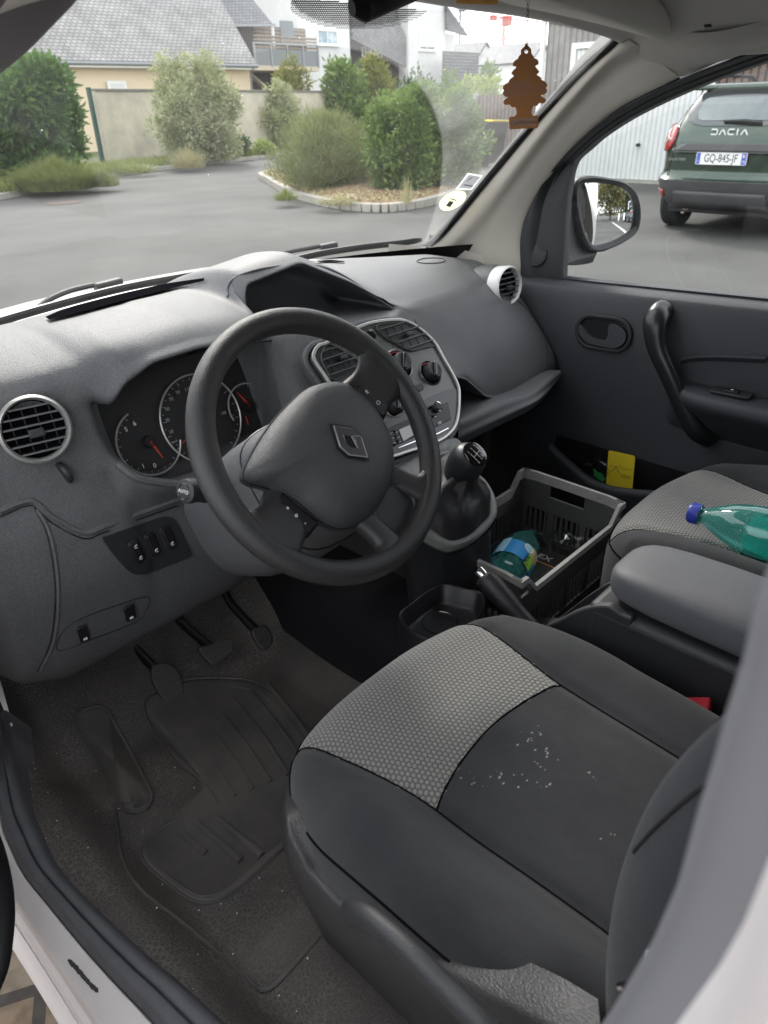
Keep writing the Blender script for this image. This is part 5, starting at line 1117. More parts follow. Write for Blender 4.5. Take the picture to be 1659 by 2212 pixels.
# column shroud, stalks
Ax = -Wn
def colsec(t, w_, ht, hb, n=36):
    c = WC+Ax*t; out = []
    for j in range(n):
        a = 2*pi*j/n; x = math.copysign(abs(cos(a))**.7, cos(a))*w_; y = math.copysign(abs(sin(a))**.7, sin(a)); y = y*(ht if y > 0 else hb)
        out.append(c+V((x, 0, 0))+_e2*y)
    return out
g = MB(); secs = [colsec(.024, .060, .040, .070), colsec(.030, .078, .052, .100), colsec(.07, .092, .060, .125), colsec(.13, .096, .062, .135), colsec(.22, .094, .06, .135), colsec(.30, .085, .05, .12)]
g.grid(secs, cv=True); g.add(secs[0], [tuple(range(36))]); col = g.build('column_shroud', m_dash, van, smooth=50)
MB().tube([c+V((0, 0, 0)) for c in secs[2]], .0015, 6, closed=True).build('shroud_seam', m_black, col)
MB().lathe([(.045, 0), (.04, .04)], frame(WC+Ax*.035, Wn), 30).build('column_neck', m_black, col)
def stalk(P0, P1, nm, lab):
    d = (P1-P0).normalized(); L_ = (P1-P0).length; M = frame(P0, d)
    o = MB().lathe([(.024, -.02), (.0235, .0), (.020, .006), (.0195, .028), (.0175, .031), (.0175, .052), (.0160, .056), (.0155, L_-.012), (.0165, L_-.010), (.0160, L_-.002), (.0125, L_), (0, L_)], M, 32).build(nm, m_dark, col, smooth=35)
    MB().lathe([(.0095, L_+.0003), (.0102, L_+.001), (.0108, L_+.0003)], M, 28).build('cap_ring', m_gloss, o)
    return o, M, L_
sk, Mk, Lk = stalk(V((-.452, .115, 1.000)), PX(397, 1062, -.530), 'light_stalk', '')
MT = Mk @ Matrix.Translation((0, 0, Lk+.0008)); 
up_i = Mk.inverted().to_3x3() @ V((0, .0, 1)); ang = math.atan2(up_i.y, up_i.x)-pi/2
text('stalk_mark', 'AUTO', MT @ Matrix.Rotation(ang, 4, 'Z'), .0065, m_ink, sk)
for k, (s, zz) in enumerate((('0', .045), ('*', .045), ('ID', .045), ('O', .018), ('-o-', .018), ('ID', .018))):
    a = ang+pi/2+radians(-38+(k % 3)*24+95) if 0 else ang+pi/2+radians(50+(k % 3)*26)
    Mx = Mk @ Matrix.Rotation(a, 4, 'Z') @ Matrix.Translation((.0180 if zz > .04 else .0202, 0, zz)) @ Matrix.Rotation(pi/2, 4, 'Y') @ Matrix.Rotation(pi/2*0+pi/2, 4, 'Z'); text('stalk_mark', s, Mx, .007, m_ink, sk)
MB().tube([V((-.30, .115, 1.0)), V((-.22, .112, 1.01)), V((-.20, .112, 1.012))], [.012, .010, .011], 14).build('wiper_stalk', m_dark, col)
# ------------------------------------------------------------------ lower dash switches
def plate_on(pts, m, nm, par, off=.0015, n=60, th=.003):
    q = smooth2(pts, n) if n else pts; P = [PS(T, x, y, off) for x, y in q]; P = [p for p in P if p]; c = sum(P, V())/len(P)
    return MB().add(P+[c], [(i, (i+1) % len(P), len(P)) for i in range(len(P))]).build(nm, m, par, smooth=0, solid=th, off=0)
swp = plate_on([(221, 1163), (230, 1158), (300, 1133), (349, 1117), (366, 1118), (379, 1128), (395, 1160), (411, 1193), (407, 1201), (380, 1213), (330, 1232), (305, 1239), (284, 1237), (268, 1224), (240, 1192)], m_dark, 'switch_panel', van, .003, 70)
for (px, py, mk) in ((291, 1190, 0), (326, 1174, 1), (361, 1160, 2)):
    P = PS(T, px, py, .006); n_ = PN(T, px, py); a = PS(T, px+9, py+20, .006); M = frame3(P, n_.cross((P-a)), (P-a)) if 0 else frame3(P, (P-a).cross(n_), (P-a))
    o = MB().prism(rrect(.015, .038, .003), .006, M, z0=-.002).build('switch', m_black, swp, bevel=.002, seg=3); MB().ring(rrect(.019, .042, .005), rrect(.0155, .0385, .003), .003, M, z0=-.002).build('switch_frame', m_dark, o, bevel=.001)
    for yy in ((.011, -.011) if mk == 0 else (-.011,)):
        g = MB(); g.lathe([(.0022, .0045), (.0031, .0045), (.0031, .005), (.0022, .005)], M @ Matrix.Translation((0, yy, 0)), 16, a0=.4, a1=5.6); g.bar(M @ V((-.001, yy, .0047)), M @ V((.0025, yy+.003, .0047)), .0009); g.build('switch_symbol', m_ink, o)
band(dash, T, [(0, 1116), (70, 1092), (110, 1128), (180, 1163), (225, 1150), (300, 1122), (385, 1092)], .0012, m_black, 'panel_gap', False, 0., 60)
band(dash, T, [(1112, 645), (1138, 668), (1164, 705), (1180, 750), (1182, 790)], .0014, m_black, 'panel_gap', False, 0., 30)
band(dash, T, [(0, 1104), (66, 1082), (112, 1116), (180, 1150), (225, 1138), (300, 1110), (385, 1080)], .0055, m_dash, 'panel_ridge', False, -.002, 60)
band(dash, T, [(74, 1096), (100, 1150), (116, 1230), (119, 1310), (108, 1390), (80, 1450)], .0013, m_black, 'panel_gap', False, 0., 40)
band(dash, T, [(80, 1100), (107, 1150), (123, 1230), (126, 1310), (115, 1390), (88, 1450)], .004, m_dash, 'panel_ridge', False, -.0015, 40)
band(dash, T, [(125, 1405), (150, 1350), (260, 1305), (320, 1290), (315, 1320), (290, 1345), (200, 1380)], .0013, m_dark, 'fuse_panel_edge', True, 0., 40)
for (px, py, w2, h2) in ((277, 1320, .018, .03), (177, 1365, .016, .03)):
    P = PS(T, px, py, .004)
    if P:
        n_ = PN(T, px, py); M = frame(P, n_); o = MB().prism(rrect(w2, h2, .003), .004, M).build('trim_switch', m_black, van, bevel=.001); MB().box((0, -h2*.3, .0045), (.006, .004, .001), M).build('switch_symbol', m_ink, o)
# ------------------------------------------------------------------ windscreen, pillars, roof lining
def wb(x): return V((x, .86-.42*x*x, 1.092))          # bottom of the glass
def wt(x): return V((x*.955, .275-.28*x*x, 1.588-.04*x*x))      # top of the glass
def wsc(u, v):
    x = -.70+1.40*u; a, b = wb(x), wt(x); p = a.lerp(b, v); return p+V((0, .035, .05))*(4*v*(1-v))*.5
WSN = (wb(0)-wt(0)).cross(V((1, 0, 0))).normalized()
_t0 = BVHTree.FromPolygons([wsc(u/30, v/16) for v in range(17) for u in range(31)], [(v*31+u, v*31+u+1, v*31+u+32, v*31+u+31) for v in range(16) for u in range(30)])
def circ(a, b, c):
    ab, ac = b-a, c-a; x = ab.cross(ac); return a+(x.cross(ab)*ac.length_squared+ac.cross(x)*ab.length_squared)/(2*x.length_squared)
pa, pb, pc = (PS(_t0, x, y) for x, y in ((868, 150), (956, 330), (932, 478)))
piv = circ(pa, pb, pc); prad = (pa-piv).length; print('wiped fan', piv, prad)
m_wind = glass('windscreen_glass', (.955, .965, .955), dust=(piv, prad, .014, .085))
wsg = MB().grid([[wsc(u/30, v/16) for u in range(31)] for v in range(17)]).build('windscreen', m_wind, van)
Wt = bvh(wsg)
# wiped-arc pivot is set so the clean fan ends left of the pillar
edge = [(850, 560), (905, 549), (960, 507), (1060, 387), (1160, 267), (1260, 157), (1328, 98), (1343, 78)]
def wedge(x, y, X): return PX(x, y, X)
EX = [.56, .64, .655, .655, .65, .64, .628, .62]
E1 = [PX(x, y, X) for (x, y), X in zip(edge, EX)]
MB().tube(spline([p+V((-.004, .006, .004)) for p in E1], 40), .0105, 8, flat=1.0).build('windscreen_seal', m_black, van)
E1b = E1[1:]
rid = [(930, 560, .66), (985, 552, .675), (1035, 505, .675), (1095, 420, .67), (1185, 300, .665), (1290, 180, .655), (1400, 110, .645)]
E2p = [(1050, 580, .715), (1123, 600, .725), (1124, 520, .72), (1150, 440, .715), (1215, 345, .705), (1320, 245, .69), (1465, 165, .672)]
R1 = [PX(x, y, X) for x, y, X in rid]; R2 = [PX(x, y, X) for x, y, X in E2p]
MB().patch([[p+V((.03, .012, .0)) for p in E1b], E1b, [a.lerp(b, .5)+V((-.012, -.004, 0)) for a, b in zip(E1b, R1)], R1, [a.lerp(b, .5)+V((-.004, 0, 0)) for a, b in zip(R1, R2)], R2, [p+V((.03, .01, 0)) for p in R2]], 60, 40, lin_v=False).build('pillar_trim', m_beige, van)
base_ = [(840, 552, .55), (905, 556, .63), (985, 562, .66), (1060, 583, .70), (1123, 602, .725)]
BP = [PX(x, y, X) for x, y, X in base_]
MB().patch([[p+V((0, 0, .03)) for p in BP], BP, [p+V((0, 0, -.06)) for p in BP]], 30, 8).build('pillar_foot', m_beige, van)
# roof lining
hb = [PW(x, y, .285, .30) for x, y in ((830, -30), (950, -4), (1080, 12), (1190, 31), (1270, 54), (1320, 68))]+[PX(1343, 80, .62)]
half = [hb[-1]+V((.0, 0, 0))]
xs_ = [0, .12, .24, .36, .48, .57, .62]
def hrow(y0, zc, ze, bow): return [V((x, y0-bow*x*x, zc-(zc-ze)*(abs(x)/.62)**3)) for x in xs_]
rowA = [V((x, .285-.30*x*x, 0)) for x in xs_]
def zh(X):     # height of the header edge, from the picture
    best = None
    for a, b in zip(hb, hb[1:]):
        if a.x <= X <= b.x: return a.z+(b.z-a.z)*(X-a.x)/(b.x-a.x)
    return hb[0].z if X < hb[0].x else hb[-1].z
rowA = [V((x, .285-.30*x*x, zh(x))) for x in xs_]
rowB = [p+V((0, -.05, .010)) for p in rowA]
sideX = lambda y: .70
jn = [(1465, 165, .672), (1560, 128, .668), (1659, 96, .662), (1760, 70, .66)]
JP = [PX(x, y, X) for x, y, X in jn]; print('roof edge', [tuple(round(c, 3) for c in p) for p in JP+rowA])
full = []
for (yy, zc, ze) in ((None, 0, 0), (-.05, 0, 0), (-.14, 1.635, 1.53), (-.3, 1.66, 1.53), (-.55, 1.68, 1.53), (-1.2, 1.69, 1.54)):
    if yy is None: r = rowA
    elif yy == -.05: r = rowB
    else: r = [V((x*1.07, .27+yy*1.0-.22*x*x*(1 if yy > -.3 else .3), zc-(zc-ze)*(x/.62)**3.2)) for x in xs_]
    full.append([V((-p.x, p.y, p.z)) for p in r[::-1]][:-1]+r)
hl = MB().patch(full, 90, 40).build('roof_lining', m_head, van, solid=.012, off=1)
HT = bvh(hl)
# gusset between roof lining and pillar on the passenger side
JA = [PX(x, y, X) for x, y, X in ((1343, 78, .62), (1352, 96, .628), (1400, 135, .65), (1465, 166, .672))]
JB = [PX(x, y, X) for x, y, X in ((1350, 76, .61), (1440, 112, .62), (1560, 122, .64), (1665, 96, .655))]
JC = [PX(x, y, X) for x, y, X in ((1465, 166, .672), (1530, 143, .672), (1600, 120, .672), (1700, 92, .665))]
MB().patch([JA, [a*.34+b*.33+c*.33 for a, b, c in zip(JA, JB, JC)], JC], 20, 12).build('pillar_cap', m_head, van) if 0 else None
gs = MB().patch([[PX(x, y, X) for x, y, X in ((1325, 58, .60), (1420, 62, .585), (1530, 70, .58), (1670, 40, .58))],
 [PX(x, y, X) for x, y, X in ((1343, 77, .62), (1420, 95, .612), (1530, 108, .610), (1670, 85, .612))],
 [PX(x, y, X) for x, y, X in ((1345, 86, .628), (1425, 120, .640), (1540, 128, .650), (1690, 88, .650))],
 [PX(x, y, X) for x, y, X in ((1362, 108, .640), (1440, 152, .665), (1550, 134, .672), (1700, 86, .668))],
 [PX(x, y, X) for x, y, X in ((1400, 136, .655), (1465, 166, .675), (1560, 131, .680), (1700, 84, .676))]], 40, 24).build('pillar_cap', m_head, van)
# sun visors (flat pads against the lining)
def visor(x0, x1, flip):
    o_ = smooth2([(x0, 0), ((x0*.8+x1*.2), .055), ((x0+x1)/2, .07), ((x0*.2+x1*.8), .055), (x1, 0), ((x0*.2+x1*.8), -.055), ((x0+x1)/2, -.07), ((x0*.8+x1*.2), -.055)], 50)
    P = []
    for x, y in o_:
        h = HT.ray_cast(V((x, .13+y-.25*x*x, 1.45)), V((0, 0, 1))); P.append((h[0] if h[0] else V((x, .13+y, 1.6)))+V((0, 0, -.020)))
    c = sum(P, V())/len(P)+V((0, 0, -.006)); return MB().add(P+[c], [(i, (i+1) % 50, 50) for i in range(50)]).build('sun_visor', mat('visor_cloth', (.52, .50, .46), .9) if 'visor_cloth' not in MATS else MATS['visor_cloth'], van, solid=.014, off=0, smooth=60)
visor(.10, .56, 1); visor(-.56, -.10, -1)
P = PZ(1540, 52, 1.60)
h = PS(HT, 1540, 52, .003)
if h: MB().box(h, (.05, .012, .006)).build('clip_slot', m_black, van, bevel=.002)
# rear-view mirror seen from below at the top edge, dotted shade band and mounting
mb = MB(); c = PY(840, -28, .20)
mb.tube(spline([PY(760, 18, .21), PY(790, 8, .21), PY(840, -14, .20), PY(900, -40, .19)], 20), [.010+.012*min(1, i/5) for i in range(20)], 16, flat=.7, up=(0, 1, 0)).build('interior_mirror', m_black, van)
dots = MB(); k = 0
for i in range(74):
    for j in range(17):
        px = 628+i*4.15+(j % 2)*2.07; py = -12+j*4.4
        e = ((px-775)/165)**2+((py+10)/72)**2
        if e < 1 or (px < 790 and px > 640 and py < 32+0*px and e < 1.25):
            h = PS(Wt, px, py, .0015)
            if h:
                r_ = .0021*(1.0 if e < .8 else .75); n_ = PN(Wt, px, py); f_ = frame(h, n_)
                dots.add([(r_*cos(q*pi/3), r_*sin(q*pi/3), 0) for q in range(6)], [tuple(range(6))], M=f_)
if dots.v: d_ = dots.build('dotted_shade_band', m_black, wsg, smooth=0)
# stickers on the glass
def sticker(px, m, nm, lab, off=.002, marks=None, sm=0):
    q = smooth2(px, sm) if sm else px; P = [PS(Wt, x, y, off) for x, y in q]
    if not all(P): return None
    o = MB().add(P, [tuple(range(len(P)))]).build(nm, m, wsg, smooth=0); o['label'] = lab
    for k, (mm, pts) in enumerate(marks or []):
        Q = [PS(Wt, x, y, off+.0008) for x, y in pts]; MB().add(Q, [tuple(range(len(Q)))]).build('sticker_print', mm, o, smooth=0)
    return o
m_stk = backlit('sticker_green_yellow', (.78, .80, .45), .75); m_stw = backlit('sticker_white', (.8, .8, .8), .6); m_stg = backlit('sticker_grey', (.5, .52, .54), .6)
sticker([(948, 440), (960, 422), (985, 411), (1003, 414), (1006, 425), (996, 440), (975, 452), (956, 453)], m_stk, 'round_sticker', 'pale yellow round sticker low on the windscreen', sm=40, marks=[(m_inkg, [(962, 443), (970, 432), (980, 434), (972, 446)]), (m_inkg, [(970, 428), (972, 426), (986, 430), (984, 432)])])
sticker([(983, 408), (1010, 372), (1042, 378), (1018, 409)], m_stw, 'square_sticker', 'white rectangular sticker with grey print above the round one', marks=[(m_stg, [(989, 404), (1012, 375), (1038, 380), (1016, 406)]), (m_inkg, [(1000, 398), (1002, 396), (1022, 400), (1020, 402)]), (m_inkg, [(1006, 392), (1007, 390), (1018, 380), (1019, 382)])])
# left front pillar and door frame close to the camera, upper left corner
LP = [(-40, 178), (0, 152), (60, 103), (108, 55), (160, 0), (200, -50)]
A_ = [PX(x, y, -.62) for x, y in LP]
mb = MB(); mb.patch([[p+V((.01, .05, -.005)) for p in A_], A_, [p+V((-.035, -.01, .006)) for p in A_], [p+V((-.08, -.01, .012)) for p in A_], [p+V((-.14, .0, .02)) for p in A_]], 30, 16)
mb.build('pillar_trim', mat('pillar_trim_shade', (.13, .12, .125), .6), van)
MB().tube(spline([PX(x, y, -.60)+V((-.10, 0, .008)) for x, y in ((-60, 160), (0, 110), (60, 60), (100, 10), (130, -40))], 20), .012, 10).build('door_seal', m_rubber, van)
# lower run of the left pillar down to the dash
MB().patch([[V((-.62, .10, 1.50)), V((-.63, .35, 1.36)), V((-.65, .62, 1.12))], [V((-.68, .07, 1.50)), V((-.69, .32, 1.34)), V((-.70, .55, 1.10))], [V((-.76, .10, 1.50)), V((-.77, .36, 1.30)), V((-.78, .58, 1.02))]], 12, 8).build('pillar_trim', m_beige, van)
# ------------------------------------------------------------------ body shell outside
mb = MB()
for s in (-1, 1):
    mb.patch([[V((s*.82, .60, 1.02)), V((s*.75, .15, 1.56)), V((s*.71, -.6, 1.68)), V((s*.70, -3.0, 1.71))], [V((s*.735, .68, 1.09)), V((s*.675, .18, 1.62)), V((s*.63, -.5, 1.77)), V((s*.6, -3, 1.80))]], 24, 6)
mb.patch([[V((x, .27-.28*x*x, 1.60)) for x in (-.62, -.3, 0, .3, .62)], [V((x, -.1, 1.73-.1*x*x)) for x in (-.62, -.3, 0, .3, .62)], [V((x, -1.0, 1.80-.08*x*x)) for x in (-.62, -.3, 0, .3, .62)], [V((x, -3.0, 1.81-.08*x*x)) for x in (-.62, -.3, 0, .3, .62)]], 20, 30)
mb.build('roof', m_white, van)
mb = MB()
for s in (-1, 1):
    mb.patch([[V((s*.90, y, .45)), V((s*.915, y, .75)), V((s*.90, y, 1.08)), V((s*.80, y, 1.45)), V((s*.69, y, 1.70))] for y in (-.95, -1.6, -2.4, -3.0)], 20, 12)
mb.grid([[V((x, -3.0, z)) for x in (-.9, .9)] for z in (.4, 1.72)]); mb.build('cargo_body', m_white, van)
MB().grid([[V((x, -1.02, z)) for x in (-.8, .8)] for z in (.35, 1.7)]).build('cab_bulkhead', m_dark, van, solid=.02)
# bonnet and wings
bn = [[V((x, .93-.40*x*x, 1.085-.05*(x/.75)**4)) for x in (-.80, -.6, -.3, 0, .3, .6, .80)], [V((x, 1.15-.35*x*x, 1.075-.06*(x/.75)**4)) for x in (-.82, -.6, -.3, 0, .3, .6, .82)], [V((x, 1.5-.3*x*x, .97-.05*(x/.75)**4)) for x in (-.82, -.6, -.3, 0, .3, .6, .82)], [V((x, 1.75-.3*x*x, .78)) for x in (-.80, -.6, -.3, 0, .3, .6, .80)], [V((x, 1.82-.3*x*x, .35)) for x in (-.80, -.6, -.3, 0, .3, .6, .80)]]
MB().patch(bn, 40, 30).build('bonnet', m_white, van)
mb = MB()
for s in (-1, 1): mb.patch([[V((s*.80, .70, 1.04)), V((s*.81, .9, 1.03)), V((s*.82, 1.2, 1.0)), V((s*.82, 1.55, .80))], [V((s*.88, .66, .95)), V((s*.89, .9, .93)), V((s*.89, 1.2, .88)), V((s*.86, 1.55, .7))], [V((s*.90, .66, .5)), V((s*.90, .9, .5)), V((s*.90, 1.2, .4)), V((s*.85, 1.55, .35))]], 20, 14)
mb.build('wing', m_white, van)
mb = MB()
mb.grid([[V((x, .955-.41*x*x, 1.083)) for x in [(-.74+1.48*i/24) for i in range(25)]], [V((x, .84-.42*x*x, 1.088)) for x in [(-.70+1.40*i/24) for i in range(25)]]])
mb.build('scuttle_panel', m_black, van)
# wipers
def wiper(pa, pb, arm, conn, nm='wiper'):
    sp_ = spline([PW(x, y, a, .43) for x, y, a in pb], 30); o = MB().tube(sp_, [.007]*28+[.006, .004], 8, flat=1.6).build(nm, m_black, van)
    MB().tube(spline([PW(x, y, a, .43) for x, y, a in arm], 24), [.006]*24, 8).build('wiper_arm', m_dark, o)
    P = PW(conn[0], conn[1], conn[2], .43); Q = PW(conn[3], conn[4], conn[2], .43); MB().box((0, 0, (Q-P).length/2), (.020, .022, (Q-P).length), frame(P, Q-P, (0, 0, 1))).build('wiper_connector', m_dark, o, bevel=.004, seg=3)
wiper(None, [(-60, 712, .90), (60, 676, .90), (180, 643, .90), (270, 621, .90), (370, 602, .90), (480, 584, .90)], [(82, 665, .92), (110, 645, .92), (150, 628, .92), (200, 616, .92)], (207, 624, .92, 262, 610))
wiper(None, [(520, 584, .90), (600, 568, .90), (690, 548, .90), (780, 534, .90), (860, 525, .90), (910, 518, .90)], [(530, 580, .92), (570, 562, .92), (620, 545, .92), (690, 532, .92)], (692, 538, .92, 728, 531))
# ------------------------------------------------------------------ passenger door
XD = .70
rowsd = []
prof_d = [(1.063, .765), (1.060, .735), (1.052, .712), (1.035, .700), (.98, .692), (.92, .690), (.84, .694), (.74, .698), (.62, .694), (.50, .690), (.42, .70)]
for z, x in prof_d:
    r = []
    for y in (.46, .36, .25, .12, 0, -.12, -.25, -.45, -.70, -1.0):
        dz = .035*max(0, -(y-.3)) if z > .9 else 0
        bl = 0
        r.append(V((x, y, z+dz)))
    rowsd.append(r)
dg = MB().patch(rowsd, 70, 90)
dpan = dg.build('passenger_door', m_door, van)
DT = bvh(dpan)
# relief: armrest ledge behind the pull handle, its recess, storage pocket
al = [[V((.700, y, z)) for y in (-.02, -.06, -.14, -.30, -.60, -.9)] for z in (.885,)]+[[V((x, y, z)) for y in (-.02, -.06, -.14, -.30, -.60, -.9)] for x, z in ((.66, .884), (.628, .880), (.618, .868), (.622, .85), (.65, .82), (.70, .76))]
for r in al:
    r[0].x = .70; r[1].x = .70-(.70-r[1].x)*.7
arm_d = MB().patch(al, 50, 30).build('door_armrest', m_door, dpan)
AT = bvh(arm_d)
P = PS(AT, 1580, 853, .002)
if P:
    ws = MB().prism(rrect(.085, .036, .006), .006, frame3(P, (0, -1, .03), (1, 0, .05))).build('window_switch_plate', m_dark, arm_d, bevel=.002)
    MB().prism(rrect(.030, .018, .003), .006, frame3(P+V((0, 0, .004)), (0, -1, .03), (1, 0, .05))).build('window_switch', m_black, ws, bevel=.002); MB().box(P+V((-.002, 0, .0108)), (.003, .006, .001)).build('switch_symbol', m_ink, ws)
# swept recess line
ln = [PS(DT, x, y, .0) for x, y in ((1475, 772), (1500, 766), (1560, 764), (1659, 768))]
MB().patch([[p for p in ln], [p+V((-.012, 0, -.004)) for p in ln], [p+V((-.003, 0, -.016)) for p in ln]], 30, 10).build('armrest_recess_lip', m_door, dpan)
# inner door release
hc = PS(DT, 1304, 719, .0); MHd = frame3(hc, (0, -1, .04), (0, .04, 1))     # x towards rear, y up, z towards cabin?
if MHd.to_3x3().col[2].x > 0: MHd = frame3(hc, (0, 1, -.04), (0, .04, 1))
ho = rrect(.152, .088, .043, 10); hi = rrect(.130, .068, .034, 10)
rl = MB().ring(ho, hi, .010, MHd, z0=-.002).build('release_bezel', m_dark, dpan, bevel=.003, seg=3)
MB().prism(hi, .001, MHd, z0=.0).build('release_cup', m_black, rl)
sg = -1 if MHd.to_3x3().col[0].y > 0 else 1
lv = smooth2([(sg*a*1.34, b*1.36) for a, b in ((-.046, .010), (-.040, .008), (-.020, -.008), (.002, -.012), (.012, -.004), (.013, .017), (.03, .018), (.045, .008), (.046, -.008), (.030, -.022), (0, -.023), (-.030, -.019), (-.046, -.004))], 60)
MB().prism(lv, .009, MHd, z0=.002).build('release_lever', m_door, rl, bevel=.003, seg=3)
# pull handle
gp = [(1441, 666, .0), (1434, 676, .026), (1431, 700, .040), (1438, 745, .044), (1462, 795, .046), (1492, 865, .044), (1518, 920, .036), (1538, 948, .006)]
gpts = [PS(DT, x, y, o_) for x, y, o_ in gp]
GP = spline(gpts, 60); rr = [(.0185+.010*math.exp(-((i/59-.22)/.20)**2)+.005*(i/59)**2) for i in range(60)]
gh = MB().tube(GP, rr, 20, flat=.72, up=(1, 0, 0)).build('pull_handle', m_handle, dpan)
# map pocket lip
pk = [PX(x, y, .62) for x, y in ((1190, 958), (1210, 978), (1240, 1005), (1275, 1033), (1320, 1050), (1380, 1058), (1500, 1066), (1659, 1075))]
MB().patch([[p+V((.075, .02, .0)) for p in pk] if 0 else [p+V((.012, 0, -.004)) for p in pk], pk, [p+V((-.010, 0, -.012)) for p in pk], [p+V((-.004, 0, -.05)) for p in pk], [V((.64, p.y, .40)) for p in pk]], 60, 24).build('door_pocket', m_door, dpan)
MB().grid([[V((.63, y, .50)) for y in (.25, -.9)], [V((.70, y, .50)) for y in (.25, -.9)]]).build('pocket_floor', m_black, dpan)
MB().grid([[V((.692, y, z)) for y in (.26, -.9)] for z in (.48, .66)]).build('pocket_back', m_black, dpan)
# window frame: opening edge in the picture
WO = [(1212, 618), (1214, 560), (1218, 480), (1226, 400), (1238, 352), (1265, 325), (1300, 295), (1350, 262), (1400, 235), (1460, 207), (1530, 178), (1600, 152), (1665, 130), (1760, 100)]
WI = [(1126, 618), (1122, 545), (1127, 490), (1140, 450), (1165, 400), (1195, 362), (1225, 328), (1275, 280), (1330, 240), (1400, 200), (1465, 170), (1560, 134), (1650, 101), (1740, 75)]
XF = [.735, .735, .73, .73, .725, .72, .715, .71, .705, .70, .695, .69, .685, .68]
fo = [PX(x, y, X+.01) for (x, y), X in zip(WO, XF)]; fi = [PX(x, y, X-.012) for (x, y), X in zip(WI, XF)]
mid = [a.lerp(b, .42) for a, b in zip(fi, fo)]
MB().patch([[p+V((.02, .02, .0)) for p in fi], fi, [a.lerp(b, .25)+V((-.012, 0, 0)) for a, b in zip(fi, fo)], [a.lerp(b, .5) for a, b in zip(fi, fo)], [a.lerp(b, .52)+V((.004, 0, 0)) for a, b in zip(fi, fo)]], 80, 24).build('door_seal', mat('seal_black', (.025, .027, .032), .55), van)
MB().patch([[a.lerp(b, .5)+V((.0, 0, 0)) for a, b in zip(fi, fo)], [a.lerp(b, .62)+V((-.003, 0, 0)) for a, b in zip(fi, fo)], [a.lerp(b, .8) for a, b in zip(fi, fo)], fo, [p+V((.03, .0, 0)) for p in fo]], 80, 24).build('window_frame', m_dark, dpan)
MB().tube(spline([PX(x, y, .722) for x, y in ((1140, 625), (1133, 560), (1134, 500), (1150, 440), (1180, 385), (1215, 345), (1232, 330))], 40), .0030, 8).build('frame_line', m_beige, dpan)
# mirror sail panel
sail = [(1143, 618), (1140, 560), (1145, 490), (1165, 425), (1200, 375), (1235, 350), (1228, 400), (1220, 480), (1216, 560), (1213, 618)]
q = [PX(x, y, .728) for x, y in sail]; c = sum(q, V())/len(q)+V((-.008, 0, 0)); sp_ = MB().add(q+[c], [(i, (i+1) % len(q), len(q)) for i in range(len(q))]).build('mirror_sail_panel', m_dark, dpan, smooth=60)
cc = PX(1158, 545, .724); MB().lathe([(.030, 0), (.0325, .003), (.035, 0), (.028, .001), (0, .002)], frame(cc, (-1, 0, .1)), 32).build('tweeter_cover', m_dark, sp_)
MB().grid([[PX(x, y, .735) for x, y in ((1212, 620), (1212, 350))], [PX(x, y, .735) for x, y in ((1780, 660), (1780, 80))]]).build('side_window', m_sideglass, dpan)
MB().bar(V((.742, .33, 1.058)), V((.742, -1.0, 1.108)), .02, .008).build('window_seal', m_black, dpan)
# outer door skin under the glass
MB().patch([[V((.765, y, 1.06+.035*(.3-y))) for y in (.5, 0, -.6, -1.0)], [V((.86, y, 1.0)) for y in (.5, 0, -.6, -1.0)], [V((.91, y, .8)) for y in (.5, 0, -.6, -1.0)], [V((.90, y, .42)) for y in (.5, 0, -.6, -1.0)]], 20, 12).build('door_skin', m_white, dpan)
# ------------------------------------------------------------------ door mirror
mc = PX(1316, 461, .97); mn = V((-.50, -.862, .075)).normalized(); MM = frame(mc, mn)
def ml(x, y, off=0.): p = MM.inverted() @ PP(x, y, mc+mn*off, mn); return (p.x, p.y)
HO = [(1247, 388), (1261, 382), (1283, 380), (1313, 384), (1345, 391), (1366, 405), (1379, 427), (1384, 455), (1382, 484), (1372, 506), (1345, 525), (1319, 537), (1298, 544), (1275, 540), (1258, 515), (1247, 480), (1240, 440), (1240, 405)]
GO = [(1260, 398), (1275, 395), (1292, 395), (1324, 399), (1348, 407), (1365, 422), (1374, 447), (1375, 473), (1370, 494), (1345, 512), (1314, 525), (1284, 529), (1271, 509), (1263, 485), (1257, 450), (1254, 420)]
ho = smooth2([ml(x, y) for x, y in HO], 80); go = smooth2([ml(x, y) for x, y in GO], 80)
cxg = sum(p[0] for p in go)/80; cyg = sum(p[1] for p in go)/80
def sc(P, k, cx=cxg, cy=cyg): return [(cx+(x-cx)*k, cy+(y-cy)*k) for x, y in P]
g = MB(); g.grid([[V((x, y, z)) for x, y in sc(ho, k)] for k, z in ((1.0, 0), (1.02, -.02), (.98, -.05), (.85, -.085), (.55, -.11), (.02, -.118))], M=MM, cv=True)
hous = g.build('door_mirror', m_dark, van, smooth=60)
g = MB(); g.grid([[V((a[0]*(1-k)+b[0]*k, a[1]*(1-k)+b[1]*k, z)) for a, b in zip(ho, go)] for k, z in ((0, 0), (.3, .006), (.7, .003), (1.0, -.008))], M=MM, cv=True); g.build('mirror_bezel', m_black, hous, smooth=60)
m_mir = mat('mirror_silver', (.88, .89, .90), .0, metal=1.)
g = MB(); rad_m = 1.25; gr = []
for k in (1.0, .85, .7, .55, .4, .25, .12, .01):
    gr.append([V((x, y, -.006-((x-cxg)**2+(y-cyg)**2)/(2*rad_m))) for x, y in sc(go, k)])
g.grid(gr, M=MM, cv=True); g.build('mirror_glass', m_mir, hous, smooth=180)
a1, a2, a3 = PX(1222, 560, .78), PX(1245, 555, .86), PX(1270, 500, .93)
